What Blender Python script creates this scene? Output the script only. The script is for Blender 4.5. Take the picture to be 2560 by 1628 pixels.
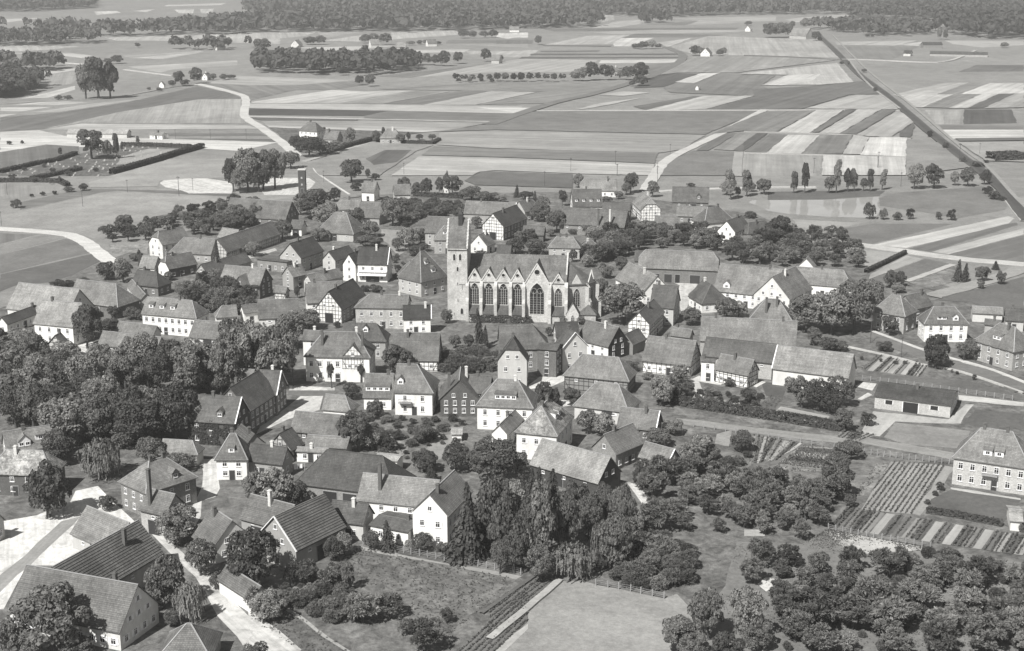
# Aerial view of a small North German market town among strip fields (monochrome postcard).
import bpy, bmesh, math, random
import numpy as np
from mathutils import Vector, Matrix

scene = bpy.context.scene
for o in list(bpy.data.objects):
    bpy.data.objects.remove(o)
PI = math.pi
rad = math.radians

# ------------------------------------------------------------------ camera
CAM_H = 110.0
cam_d = bpy.data.cameras.new('camera')
cam_d.sensor_width = 36.0
cam_d.lens = 36.0 * 3550.0 / 2560.0
cam_d.clip_start = 1.0
cam_d.clip_end = 20000.0
cam = bpy.data.objects.new('camera', cam_d)
scene.collection.objects.link(cam)
PITCH = math.atan(942.0 / 3550.0)
cam.location = (0, 0, CAM_H)
cam.rotation_euler = (PI / 2 - PITCH, 0, 0)
scene.camera = cam

# ------------------------------------------------------------------ sky and sun
SUN_EL, SUN_AZ = rad(48), rad(214)        # azimuth clockwise from +y: behind the camera, over its shoulder
world = bpy.data.worlds.new('World')
scene.world = world
world.use_nodes = True
wn = world.node_tree.nodes
wl = world.node_tree.links
sky = wn.new('ShaderNodeTexSky')
sky.sky_type = 'NISHITA'
sky.sun_disc = False
sky.sun_elevation = SUN_EL
sky.sun_rotation = SUN_AZ
bw = wn.new('ShaderNodeRGBToBW')           # panchromatic film: the sky's light without its blue
wl.new(sky.outputs[0], bw.inputs[0])
wl.new(bw.outputs[0], wn['Background'].inputs['Color'])
wn['Background'].inputs['Strength'].default_value = 0.066
sun_d = bpy.data.lights.new('sun', 'SUN')
sun_d.energy = 4.9
sun_d.angle = rad(0.53)
sun_d.color = (1.0, 0.985, 0.955)
sun = bpy.data.objects.new('sun', sun_d)
scene.collection.objects.link(sun)
sdir = Vector((math.sin(SUN_AZ) * math.cos(SUN_EL), math.cos(SUN_AZ) * math.cos(SUN_EL), math.sin(SUN_EL)))
sun.rotation_euler = sdir.to_track_quat('Z', 'Y').to_euler()
sun.location = (-200, -200, 300)

vs = scene.view_settings
vs.view_transform = 'Standard'
vs.look = 'None'
vs.gamma = 1.0
vs.use_curve_mapping = False
vs.exposure = 0.5
scene.cycles.max_bounces = 4
scene.cycles.diffuse_bounces = 2
scene.cycles.glossy_bounces = 2
scene.cycles.transmission_bounces = 2
scene.cycles.transparent_max_bounces = 4
scene.cycles.volume_bounces = 0
scene.cycles.use_denoising = True

# survey tables, metres (x east of the camera axis, y distance, z up)
HOUSES = [
('barn','broad pale-roofed barn with a black gable,outermost by the meadow',-141.74,423.17,-0.4033,11.75,6.51,3.5,10.35,'gg',172,'P',200,'b',{}),
('house','white house with a row of small eave windows,tall tree at its corner',-129.82,398.08,-0.3186,6.74,5.48,5.8,11.65,'gg',172,'P',222,'h',{'chim': [(0.25,0)]}),
('house','low dark-roofed house squeezed below the broad pale-roofed barn',-147.25,413.37,1.2267,9.31,2.04,3.0,5.15,'gg',112,'P',215,'h',{}),
('farmhouse','farmhouse with two-tone grey roof hipped at one end',-129.99,432.77,-0.4409,7.74,5.51,3.6,9.45,'gh',150,'K',105,'b',{}),
('house','white house with three slim dormers in a row on its roof',-101.26,407.76,-0.3131,7.5,4.09,5.8,10.1,'gh',152,'P',232,'h',{'dorm': [(0.18,0.62,1.5,'s'),(0.42,0.62,1.5,'s'),(0.66,0.62,1.5,'s')],'wn': 'dense'}),
('cottage','small dark tiled cottage behind a leafy tree by the bright road',-120.52,457.45,-0.4233,3.9,3.85,3.2,7.4,'gh',100,'K',110,'h',{}),
('cottage','little grey-roofed cottage wedged beside the two-tone farmhouse',-120.15,444.81,-1.1394,11.87,2.13,3.0,4.95,'gg',140,'P',160,'h',{}),
('house','house with clipped white gable and dark brick side wall',-116.01,484.14,0.8204,5.24,3.57,3.4,7.35,'jg',132,'K',85,'h',{'gA': 228,'chim': [(0.25,0)]}),
('house','low pale-roofed side wing at the clipped white gable house',-126.08,484.82,-0.2875,3.13,3.33,2.8,6.5,'gg',158,'P',200,'b',{}),
('house','tall plastered house with clipped gable,two rows of gable windows',-126.34,517.31,0.8739,5.52,4.4,5.2,9.8,'jg',140,'P',205,'h',{'chim': [(0.35,0),(0.55,0)]}),
('house','grey-roofed house hipped towards the tall clipped house',-113.71,508.12,-0.2364,6.3,4.73,3.2,8.15,'hg',142,'P',150,'h',{}),
('barn','long barn with half-timbered end gable and dark eaves',-100.37,524.04,1.1893,18.84,4.35,3.4,8.05,'gg',134,'T',180,'b',{}),
('shed','pale roof of a small shed behind the long half-timbered barn',-107.87,535.78,-0.583,4.47,3.01,3.0,6.3,'gg',165,'P',180,0,{}),
('house','house with broad grey plaster gable facing a dark tree',-99.95,481.15,1.0532,11.66,2.94,3.4,6.5,'gg',122,'P',150,'h',{}),
('house','brick house with pale roof,front cross gable and shaded end gable',-87.28,454.13,-0.3246,7.57,4.69,4.6,9.5,'gg',156,'K',95,'h',{'cross': [(0.58,5.2,2.0)],'dark': 1}),
('house','dark-roofed house with pale gable rising behind a flat-roofed annex',-74.91,495.62,1.1239,7.4,4.78,5.0,10.0,'gg',96,'P',165,'h',{'chim': [(0.35,0)]}),
('annex','flat-roofed brick annex with pale parapet and wide windows',-83.2,492.31,-0.4236,6.43,3.75,3.8,4.3,'gg',120,'K',130,'h',{'flat': 1}),
('house','plain grey-gabled house next to the white curved-gable house',-61.41,493.27,1.0719,6.31,3.08,4.2,7.4,'gg',104,'P',180,'h',{}),
('house','white house with ornate pointed gable and tall arched windows',-53.94,477.51,1.1326,4.2,2.88,5.6,9.5,'gg',92,'P',228,'h',{}),
('house','shop house with dark roof,white front,balcony and awning',-47.09,476.63,-0.1171,5.37,4.47,6.2,11.35,'gg',88,'P',222,'h',{'verge': 'B','awn': 1}),
('hut','tiny white hut among trees beside the lane',-84.93,555.87,-0.2652,2.62,2.9,2.8,5.95,'gg',120,'P',232,'b',{}),
('farm_building','steep hipped roof of a farm building amid dark trees',-67.09,549.7,-0.3116,2.28,6.82,3.0,10.15,'hh',140,'P',170,'b',{}),
('house','pale-roofed roadside house where the lane enters the village',-68.37,596.78,-0.1508,4.41,3.7,3.2,7.25,'jg',150,'P',200,'h',{}),
('house','long grey roof behind the tall round-topped tree',-58.08,581.41,-0.2513,5.13,5.24,3.0,8.45,'gg',132,'P',150,'b',{}),
('house','outlying house with bright white gable below the bent road',-63.99,637.19,-0.2421,3.17,4.18,4.0,8.5,'gg',142,'P',228,'h',{}),
('cottage','grey-roofed cottage at the field edge near the white tower',-49.77,634.85,0.1566,3.83,3.88,3.2,7.45,'gg',145,'P',190,'h',{}),
('barn','long grey barn roof with pierced dark gable behind bushes',-103.73,580.55,-0.3137,14.18,6.4,3.2,9.85,'gg',130,'K',110,'b',{}),
('house','large grey-roofed house standing behind the church tower',-27.3,535.46,-0.218,5.16,5.16,5.5,11.05,'gg',128,'P',160,'h',{'chim': []}),
('house','house with pyramid roof and one small dormer beside the tower',-24.89,523.23,0.0,0.46,4.51,5.2,9.9,'hh',150,'K',150,'h',{'dorm': [(0.5,0.6,1.6,'s')]}),
('house','big many-sided roof house with oval dormers next to the church tower',-29.48,458.55,0.8016,1.07,5.89,5.0,13.7,'hh',126,'P',170,'h',{'dorm': [(0.2,0.45,1.5,'g'),(0.9,0.75,1.8,'g')]}),
('house','lower wing with white hipped edges in front of the many-sided roof',-33.36,465.11,-1.1167,2.59,4.05,4.0,8.2,'jj',132,'T',200,'h',{}),
('house','dark-roofed house with tall half-timbered gable and arched barn door',-52.82,426.72,1.2669,9.47,4.61,4.2,9.8,'gg',92,'P',140,'h',{'gA': 'T','dA': 1,'chim': [(0.3,0)]}),
('house','wide grey-roofed house with white end gable beside the half-timbered gable',-58.66,430.52,0.1915,5.75,5.08,4.4,9.9,'gg',140,'P',230,'h',{'chim': [(0.05,0),(0.25,0)]}),
('house','house with plastered gable split by a tall stove pipe',-73.01,464.18,0.8657,3.04,3.1,4.5,7.75,'gg',152,'P',150,'h',{}),
('house','pale sloping roof between the stove pipe house and the ornate white house',-62.9,461.48,0.8286,6.89,2.47,3.6,6.2,'gg',150,'P',180,'h',{}),
('shed','low half-timbered shed with grey roof at the stove pipe house',-74.5,446.66,-0.3307,2.3,1.64,2.8,4.65,'gg',140,'T',200,0,{}),
('house','small house with plain white gable showing above park trees',-79.78,418.85,0.5408,2.72,2.01,3.4,5.55,'gg',135,'P',238,'h',{}),
('house','pale low roof attached to the plain white gable house',-85.42,415.99,0.3024,2.22,2.64,3.0,5.95,'hg',158,'P',225,'h',{}),
('house','long grey house roof with small pale end gable behind park trees',-70.36,414.7,0.1439,6.08,4.5,3.4,8.2,'gg',132,'P',200,'b',{}),
('house','rubble stone house with broad flat-pitched roof and few windows',-36.83,415.23,-0.0675,6.04,4.62,6.4,9.5,'hg',138,'S',170,'h',{'chim': [(0.3,0),(0.75,0)]}),
('house','small white house with dark roof and bright verge below the church',-28.14,407.91,0.0459,4.24,3.4,4.6,8.05,'gg',80,'P',232,'h',{'verge': 'B'}),
('house','long low house behind the white half-timbered house',-8.65,582.03,-0.2391,10.81,4.53,4.0,8.7,'gg',142,'P',150,'h',{'verge': 'B'}),
('house','white half-timbered house with steep dark roof behind the church',-2.87,554.86,1.1272,10.91,5.07,5.2,10.5,'gg',104,'P',110,'h',{'gA': 'T','gAt': 225,'dA': 1}),
('house','grey house with patched gable peeping behind the long low house',5.46,588.78,0.7682,3.75,3.85,4.0,8.2,'gj',126,'P',170,'h',{}),
('outbuilding','small dark-gabled outbuilding behind the church ridge',8.66,543.55,-0.2048,4.31,2.83,2.8,5.95,'gg',120,'K',90,0,{}),
('cottage','cottage with light gable tucked directly behind the church nave',-11.04,522.27,1.0812,3.26,3.94,3.0,7.2,'gg',138,'P',210,'h',{}),
('shed','dark shed roof right behind the church ridge',-2.73,508.77,-0.1815,2.67,2.62,2.6,5.45,'gg',100,'P',110,0,{}),
('house','square grey-roofed house with four small dormers in a row',31.37,593.39,0.064,6.42,5.96,5.6,12.0,'gg',118,'P',180,'h',{'dorm': [(0.14,0.72,1.1,'s'),(0.38,0.72,1.1,'s'),(0.62,0.72,1.1,'s'),(0.86,0.72,1.1,'s')]}),
('farmhouse','farthest white-walled farmhouse with pale roof at the field edge',40.79,648.38,-0.1051,7.45,4.6,3.0,7.9,'jg',158,'P',230,'h',{}),
('house','white half-timbered house with clipped gable beside the gravel road',56.66,592.74,-1.4724,8.88,4.55,5.0,9.8,'gj',160,'T',226,'h',{}),
('barn','long brick barn with grey roof and black shaded gable',33.24,558.55,-0.319,13.35,5.66,4.0,9.9,'gg',122,'K',125,'b',{'chim': [(0.6,-1),(0.78,-1)]}),
('barn','dark roof extension joined behind the long brick barn',44.18,588.19,-0.2228,5.84,2.79,4.4,7.4,'gg',112,'K',110,0,{}),
('house','pale hip-roofed house with white bay,half hidden by garden trees',19.43,512.79,-0.1022,2.93,3.52,4.2,7.85,'hh',150,'P',170,'h',{'chim': [(0.2,0),(0.6,0)]}),
('cottage','small grey pyramid roof next to the pale bay house',28.7,513.87,0.3887,1.3,2.69,3.0,5.8,'hh',134,'P',150,'h',{}),
('shed','low brick shed with plain grey roof among garden trees',61.49,557.91,-0.1513,4.64,3.87,3.0,7.2,'gg',138,'K',130,0,{}),
('barn','barn with plain grey roof and one dark roof hatch',78.1,614.77,-0.1246,8.06,5.64,3.6,9.5,'gg',120,'K',110,'b',{'dorm': [(0.72,0.75,1.8,'g')]}),
('house','pale roof house with dark open-raftered gable',74.56,582.26,-0.2096,6.04,3.26,3.0,6.65,'gg',145,'K',120,'h',{}),
('house','hip-roofed white house with chimney standing before an orchard',81.07,565.23,0.4502,2.8,5.19,4.0,9.5,'hh',128,'P',225,'h',{'chim': [(0.9,0)]}),
('house','small house with stained white front gable and picket fence',86.63,545.63,0.9857,7.05,4.04,4.3,8.55,'gg',118,'P',220,'h',{'gA': 222,'chim': [(0.7,0)]}),
('outbuilding','dark hipped outbuilding behind the stained gable house',95.92,547.54,0.515,4.09,3.58,3.0,6.75,'hh',112,'P',130,'h',{}),
('shed','tiny low shed beside the stained gable house',89.47,534.39,0.196,2.14,2.99,2.0,3.9,'gg',125,'P',120,0,{}),
('barn','great brick barn with clipped ends and wide open doorway',57.2,475.75,-0.1933,11.5,5.1,4.8,10.2,'jj',152,'K',110,'b',{'bdoor': [(0.5,1.6,'o'),(0.22,2.6,'c'),(0.38,2.6,'c'),(0.72,3.4,'c')],'verge': 'B'}),
('shed','dark roof end protruding beside the great brick barn',45.11,495.13,-0.2094,1.33,3.05,3.0,6.25,'gg',112,'P',130,0,{}),
('house','slanting pale-roofed house with white gable behind the big dark tree',42.67,452.71,-1.2255,11.09,5.11,3.8,9.1,'gg',156,'P',232,'h',{}),
('house','dark narrow house with steep roof at the farmyard corner',46.67,420.15,-0.2977,3.85,5.5,5.4,11.2,'gg',112,'P',180,'h',{}),
('house','white house with fine half-timbered gable below the big dark tree',39.39,403.82,1.228,8.72,3.64,5.2,9.0,'gg',124,'T',226,'h',{}),
('cottage','dark-roofed cottage with white gable on the farmyard',61.64,437.85,-1.2895,3.32,4.94,3.0,8.2,'gh',112,'P',215,'h',{}),
('farmhouse','very long farmhouse with huge pale roof and arched dormer door',76.28,442.5,-0.4269,10.23,7.03,4.6,12.15,'gg',154,'P',215,'h',{'dorm': [(0.2,0.85,2.2,'g')]}),
('farmhouse','farmhouse wing with broad whitewashed boarded gable',86.01,438.21,0.9783,9.13,6.39,4.8,11.45,'gg',152,'P',205,'h',{'gA': 205}),
('house','white wing with pale roof and slatted verge joining the boarded gable',100.85,455.09,-0.3689,7.78,4.36,4.0,8.7,'gh',154,'P',225,'h',{'chim': [(0.55,0)]}),
('house','pale roofed gable end poking up behind the slatted wing',102.97,484.48,1.1723,2.01,2.98,3.0,6.1,'gg',165,'P',215,0,{}),
('house','hipped house with two white chimneys and layered roof',77.34,409.93,-0.2146,1.87,5.2,4.0,9.45,'hh',146,'P',170,'h',{'chim': [(0.1,-0.6),(0.9,-0.3)]}),
('house','square brick house with pointed hip roof by the road junction',114.34,410.91,-0.6995,1.36,4.6,5.4,10.4,'hh',144,'K',150,'h',{}),
('house','grey roof house behind the pointed hip house',122.71,420.41,0.6345,4.66,3.57,4.8,8.65,'gg',128,'K',130,'h',{}),
('villa','white villa with eyebrow dormer and hip roof along the street',125.41,399.66,-0.0212,2.99,4.01,5.4,9.7,'hh',132,'P',232,'h',{'dorm': [(0.3,0.75,2.6,'e'),(0.95,0.8,1.6,'g')]}),
('shed','long narrow shed with pale flat-pitched roof beyond the villa',145.36,421.31,-0.2356,4.58,3.53,2.8,4.25,'gg',160,'P',200,0,{}),
('house','brick house with paired white windows and one wide dormer',135.24,374.71,-1.0371,2.63,4.98,5.4,10.75,'hh',140,'K',150,'h',{'dorm': [(0.45,0.7,2.6,'s')]}),
('house','grey roof peeking between villa and paired-window brick house',141.28,403.31,-0.4547,2.39,1.44,3.4,4.9,'gg',126,'P',160,'h',{}),
('house','dark-roofed house at the picture edge behind the brick house',150.05,410.63,-0.2758,2.85,2.99,3.2,6.35,'gg',112,'P',180,'h',{}),
('barn','broad grey roof with dark gable standing above the park trees',-105.45,380.28,-0.3534,9.59,3.14,3.4,6.7,'gg',148,'P',200,'b',{}),
('house','low grey roof between the park-edge barn and the three-dormer house',-107.78,395.78,-0.4109,6.77,2.19,3.2,5.6,'gg',140,'P',200,'b',{}),
('house','grey roof with lone chimney half sunk in park trees',-85.58,391.18,-0.3021,5.42,3.92,3.4,7.5,'gg',138,'P',190,'b',{}),
('house','small half-timbered gable house between dark round trees',-127.06,383.03,1.4051,1.9,2.45,3.4,5.95,'gg',140,'T',190,'h',{}),
('house','ivy-clad brick house with tall white windows and white dormer',-67.85,311.89,-0.1901,5.96,4.73,5.6,10.55,'gg',122,'K',80,'h',{'verge': 'B','ivy': 1,'dorm': [(0.66,0.78,1.5,'g')],'wt2': 230,'chim': [(0.42,0)]}),
('school','long brick school with steep roof running towards the square',-63.85,324.35,1.2796,7.69,5.15,5.4,10.85,'gg',112,'K',105,'h',{'wn': 'dense'}),
('school','cross wing of the brick school with bright verge tiles',-59.16,333.03,-0.1293,2.81,4.65,5.4,10.35,'gg',118,'K',105,'h',{'verge': 'B','wn': 'dense'}),
('house','pale roof annex on the park side of the brick school',-67.16,342.42,-0.1807,2.6,3.31,4.4,7.85,'gg',148,'P',160,'b',{}),
('inn','big white two-storey inn with stucco framed windows on the square',-45.41,361.71,-0.0634,4.25,5.19,6.8,12.35,'hh',132,'P',228,'h',{'wn': 'stucco','cross': [(0.98,5.6,-1.2,'T')],'chim': [(0.0,-0.5),(1.25,-0.5),(1.0,0.2)]}),
('house','rear wing of the white inn with level roof',-54.06,374.08,-0.1383,2.83,2.56,7.2,9.4,'gg',126,'P',222,'h',{}),
('house','dark hip-roofed house with dormer hood behind the white inn',-42.26,381.94,-0.0649,4.47,3.91,5.2,9.4,'gh',110,'P',150,'h',{'dorm': [(0.7,0.5,1.5,'g')]}),
('house','speckled grey roof house with white timbered front under the churchyard',-25.88,372.12,-0.0429,6.45,5.93,3.0,9.3,'gg',130,'T',222,'h',{}),
('house','house with long shed dormer beside the white corner house',-32.9,337.66,-0.0625,3.66,4.56,3.2,8.1,'gg',140,'P',226,'h',{'dorm': [(0.5,0.72,6.0,'s')]}),
('house','white corner house with balcony,hip end and small gabled dormer',-25.81,334.51,-0.0923,2.51,5.47,5.8,11.5,'gh',142,'P',224,'h',{'dorm': [(0.3,0.72,1.5,'g')],'balc': 1,'chim': [(0.6,0)]}),
('house','dark brick house with layered gable roofs and white windows',-12.78,333.53,1.5716,5.64,5.0,4.4,9.4,'gg',128,'K',85,'h',{'wn': 'dense','chim': [(0.7,-0.3),(0.19999999999999996,0.5)]}),
('house','cross wing with plain dark roof behind the layered brick house',-7.64,333.61,-0.2398,2.83,3.28,5.2,8.75,'gg',118,'K',85,'h',{}),
('house','tall steep-roofed house with clipped gable and row of white windows',0.35,355.36,1.4873,1.84,4.16,7.0,12.95,'jg',96,'P',185,'h',{'chim': [(0.3,0)]}),
('house','large blotched roof house directly below the church wall',0.79,372.26,0.0631,4.48,5.45,6.0,11.65,'gh',122,'K',120,'h',{}),
('house','three-storey flat-topped brick house with white double windows',10.04,364.31,-0.2809,2.85,3.28,7.6,8.45,'gg',116,'K',98,'h',{'wn': 'dense'}),
('house','gabled shop house with stepped pale verge and six front windows',15.93,368.98,-1.1808,2.74,3.98,6.6,10.85,'gg',108,'P',200,'h',{'verge': 'B'}),
('house','dark twin roof behind the stepped verge shop',15.12,383.03,0.1214,3.38,3.32,5.8,9.45,'gg',92,'P',170,'h',{}),
('house','house with dark half-timbered brick gable and white side wall',25.29,382.82,-0.7616,5.9,4.58,4.2,9.1,'gg',126,'P',226,'h',{'gB': 'T','gBt': 70}),
('shed','small grey roof lean-to in front of the fine half-timbered house',33.88,386.43,0.9784,3.82,2.7,3.0,5.9,'gg',122,'P',130,0,{}),
('hall','big hall with pale hip roof and open timber sides',22.77,351.54,-0.3141,4.8,4.54,3.8,8.7,'hh',152,'T',130,'b',{}),
('barn','pale hipped barn with striped tile side below the hall',23.04,328.01,-0.3921,2.84,4.88,3.4,8.6,'hh',154,'P',190,'b',{}),
('workshop','grey workshop with bright verge and brick end gable',29.78,313.74,-0.342,4.7,3.5,3.0,6.75,'gg',140,'K',100,'h',{'verge': 'B'}),
('cottage','brick cottage with three white gable windows',23.49,297.04,0.8441,5.29,3.64,3.8,7.65,'gg',140,'K',130,'h',{'wn': 'dense'}),
('house','low wing with pale verge stretching from the brick cottage',32.09,291.11,-0.7111,3.92,2.68,3.0,5.9,'gg',148,'K',150,'b',{'verge': 'B'}),
('barn','long pale-roofed barn with dark brick end near tall spruces',13.52,284.21,-0.6836,9.09,4.47,3.2,7.9,'gg',176,'K',70,'b',{}),
('house','house with mottled slate hip front and two long dormers',7.44,304.33,1.274,2.96,5.0,6.2,11.4,'hh',150,'P',215,'h',{'mott': 1,'dorm': [(0.3,0.6,1.6,'s'),(0.75,0.6,1.6,'s')],'chim': [(0.1,0),(0.8,0)]}),
('garage','small pale garage with gable door below the dormer house',-1.08,312.23,1.2536,6.05,2.21,3.0,5.3,'gg',160,'P',220,'h',{}),
('house','white house with tall hip roof and wide flat dormer',-1.08,322.71,-0.1427,2.42,5.12,5.8,11.2,'hh',146,'P',222,'h',{'dorm': [(0.52,0.72,5.0,'s')],'chim': [(0.9,0)]}),
('house','very long pale roof house with dark end gable by chestnut trees',66.29,383.89,-0.2103,13.28,5.35,4.4,10.15,'gg',148,'K',150,'h',{'chim': [(0.15,0),(0.85,0)]}),
('cottage','half-timbered cottage with timber end gable and white chimney',42.98,367.51,-0.4056,6.82,5.27,3.4,9.0,'gg',140,'T',222,'h',{'chim': [(0.38,0)]}),
('house','small grey roof with chimney behind the half-timbered cottage',48.3,388.93,-0.4962,3.06,1.85,4.0,6.0,'gg',138,'P',150,'h',{}),
('house','long dark roof joined to the pale barn row',61.28,365.75,-0.3985,9.62,4.14,4.6,8.9,'gg',112,'K',160,'b',{}),
('barn','long pale barn with whitewashed wall and pale verge',78.68,354.36,-0.4437,10.01,4.85,4.4,9.55,'gg',164,'P',205,0,{'verge': 'A'}),
('house','narrow white link house with square windows',51.67,358.61,-0.281,1.99,1.31,5.4,5.95,'gg',125,'P',220,'h',{}),
('cottage','timbered farm cottage with grey roof and shaded gable in its garden',58.83,355.93,-0.6457,4.98,3.25,3.6,7.15,'gg',142,'T',220,'h',{}),
('garage','new long garage with dark flat-pitched roof and wide open door',100.51,336.52,-0.43,9.33,6.58,3.3,5.0,'gg',98,'K',170,'h',{'gar': 1}),
('villa','large brick villa with hip roof and two white dormers',102.5,284.41,-0.4553,3.12,5.49,6.0,11.8,'hh',156,'K',170,'h',{'dorm': [(0.35,0.78,1.8,'s'),(0.72,0.78,1.8,'s')],'wn': 'dense','chim': [(0.1,0),(0.85,0)],'balc': 2}),
('hut','white garden hut with flat pale roof by the vegetable beds',99.31,261.62,-0.2424,1.32,4.14,2.2,3.1,'gg',200,'P',215,0,{}),
('farmhouse','near farmhouse with white gable full of small windows',-71.65,217.74,-0.3585,11.16,5.75,3.4,9.4,'gg',132,'P',205,'h',{'wn': 'dense','chim': [(0.78,0.1)]}),
('barn','ribbed dark-tiled barn with single stout chimney',-72.43,229.88,1.1398,11.06,5.4,4.2,9.85,'gg',128,'P',150,'b',{'ribs': 1,'chim': [(0.72,-0.35)]}),
('shed','small pale-roofed shed on the bright farmyard',-75.89,248.67,-0.6826,6.67,4.23,3.0,7.4,'gg',152,'P',170,'b',{}),
('house','brick corner house with pale hip roof and little dormer',-72.0,271.31,0.8297,1.89,5.0,5.6,10.1,'hh',150,'K',120,'h',{'chim': [(0.9,0),(0.1,0)],'dorm': [(0.9,0.8,1.6,'g')]}),
('annex','narrow annex with very tall chimney behind the brick corner house',-68.09,258.72,-0.4855,3.38,3.28,4.6,8.05,'gg',138,'K',165,'b',{'chim': [(0.3,-0.6,4.5)]}),
('house','large mottled-roof house at the picture edge by the round yew',-101.78,279.85,-0.0836,3.89,3.84,4.8,8.9,'hh',162,'K',90,'h',{'mott': 1}),
('house','house with pale roof,dark gabled dormer and skylight strip',-107.01,296.54,0.4782,5.07,3.63,4.0,7.9,'gg',156,'P',170,'h',{'dorm': [(0.4,0.8,2.6,'g'),(0.75,0.6,2.2,'s')]}),
('shed','low pale shed roof between ivy house and corner house',-73.88,296.59,-0.1545,3.42,2.29,2.8,5.25,'gh',165,'P',170,'b',{}),
('house','white mansard house with small roof hatch',-59.93,288.7,0.0,0.57,3.46,4.6,9.45,'hh',138,'P',230,'h',{'dorm': [(0.5,0.72,1.3,'s')],'wn': 'dense'}),
('house','striped dark roof wing behind the mansard house',-58.53,298.23,-1.0237,4.18,2.44,4.6,7.15,'gg',110,'P',140,'h',{'ribs': 1}),
('house','dark-roofed house with black gable beside the mansard house',-52.4,289.49,-0.3031,4.43,2.89,3.4,6.5,'gg',104,'P',150,'h',{}),
('barn','grey barn roof with shaded timber gable facing the square',-43.96,307.58,-0.2711,5.87,3.54,4.0,7.85,'gg',138,'T',130,'b',{}),
('cottage','small half-timbered gable between square-side barn and black gable',-50.35,299.08,1.1102,2.53,3.32,3.0,6.55,'gg',106,'T',160,'h',{}),
('lean_to','low pale lean-to roof before the square-side barn',-41.14,301.61,-0.1752,4.95,2.8,2.6,4.4,'gg',150,'P',150,0,{}),
('house','bright little house with hipped end on the square',-42.75,327.85,-0.2688,2.55,2.89,2.6,5.7,'gh',154,'P',232,0,{}),
('barn','huge dark hip-roofed barn with low eaves',-32.38,275.63,-0.3141,6.19,5.8,3.8,9.85,'hh',100,'K',130,'b',{'bdoor': [(0.35,3.0,'o'),(0.55,3.0,'c')]}),
('stable','low white stable with laundry line in front',-44.19,297.08,-0.1502,3.71,1.24,2.6,3.25,'gg',165,'P',225,'h',{}),
('shed','flat white-topped shed beside the huge dark barn',-26.85,292.39,-0.3043,2.81,2.07,2.8,3.2,'gg',215,'P',225,0,{}),
('house','tall white house with trim gable and three rows of windows',-13.49,257.05,1.2525,6.91,3.9,6.6,10.64,'gg',152,'P',234,'h',{'wn': 'dense'}),
('house','pale-roofed wing with tall chimney joined to the tall white house',-21.92,263.83,-0.2623,8.05,4.06,4.8,9.15,'gg',160,'P',222,'h',{'chim': [(0.27,-0.5,2.6)]}),
('sunroom','flat-roofed sunroom with white walls in the hotel garden',-21.94,255.89,-0.4308,4.38,4.13,3.0,3.6,'gg',120,'P',230,'h',{}),
('barn','steep dark-tiled barn with white verge lines',-39.66,247.68,0.9662,6.89,5.35,4.0,9.65,'gg',124,'P',150,'b',{'verge': 'A','ribs': 1}),
('house','dark roof extension with black gable beside the white verge barn',-31.22,256.78,-0.2836,3.82,3.02,3.4,6.6,'gg',106,'P',190,'h',{}),
('barn','grey tiled roof behind the white verge barn with slim chimney',-46.02,255.3,-0.5512,5.57,3.68,3.8,7.7,'gg',128,'P',150,'b',{'chim': [(0.5,-0.2,1.6)]}),
('house','sloping grey roof beside the bright lane behind a leafy tree',-54.26,247.88,-0.9121,4.14,4.57,3.0,7.8,'gg',134,'P',200,'h',{}),
('shed','low roof with long white wall along the bright lane',-46.65,227.2,-0.8573,5.86,2.12,2.6,4.85,'gg',132,'P',235,0,{}),
('shed','pyramid shed roof with pale edges at the bottom lane',-51.34,205.77,0.0,0.31,4.61,2.6,6.5,'hh',138,'P',150,0,{}),
('house','house end at the picture edge casting shadow on the farmyard',-99.94,253.97,-0.2997,2.07,1.62,3.6,5.4,'gg',160,'P',170,'h',{}),
('shed','little white flat shed in the back gardens near the layered brick house',-12.76,312.01,0.0,1.36,2.52,2.0,2.5,'gg',215,'P',225,0,{}),
('shed','long low pale shed beyond the churchyard trees',-249.39,858.78,-0.0614,18.6,4.62,2.6,4.7,'gg',200,'P',190,'b',{}),
('hut','little white works building beside the long field shed',-211.9,850.86,-0.3108,4.55,2.77,2.6,3.9,'gg',165,'P',238,'h',{}),
('cottage','distant white-gabled cottage where the road bends',-264.63,1244.93,1.243,3.78,2.93,3.0,6.3,'gg',150,'P',235,'h',{}),
('hut','tiny distant white hut on the field path',-285.61,1170.68,1.1208,1.17,2.84,2.5,5.55,'gg',150,'P',225,0,{}),
('farmhouse','distant farmhouse roof among the long tree belt',-329.13,1622.49,1.0252,7.1,3.65,3.0,7.1,'gg',175,'P',190,'b',{}),
('villa','white villa with dark hip roof at the road fork',-119.65,850.91,-0.4537,2.69,4.55,5.0,10.1,'hh',130,'P',225,'h',{}),
('house','grey-gabled house beside the white villa at the fork',-104.06,826.36,-0.3128,4.43,4.49,3.2,7.9,'gg',140,'P',170,'h',{}),
('house','house with steep pale roof behind a hedge at the fork',-70.79,832.74,0.0,2.38,4.76,3.2,8.3,'hh',160,'P',160,'h',{}),
('farmhouse','distant pale gabled farm beside a small grove',-249.12,1671.81,1.4095,7.7,5.09,3.0,8.4,'gg',175,'P',205,'b',{}),
('farmhouse','distant farm between two big trees',-158.64,1664.23,0.3997,5.59,5.12,3.5,9.45,'gg',165,'P',190,'b',{}),
('farmhouse','distant farmhouse with pale clipped roof',-124.78,1627.57,0.0,3.6,4.37,3.2,8.45,'jj',178,'P',170,'b',{}),
('farmhouse','distant dark-roofed farm with white side shed',-94.31,1686.57,0.3939,5.74,4.16,3.2,8.1,'gg',140,'P',215,'b',{}),
('barn','distant barn beside one round tree',-15.05,1430.38,-0.3758,4.36,4.6,3.2,8.4,'gg',150,'P',170,0,{}),
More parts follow.
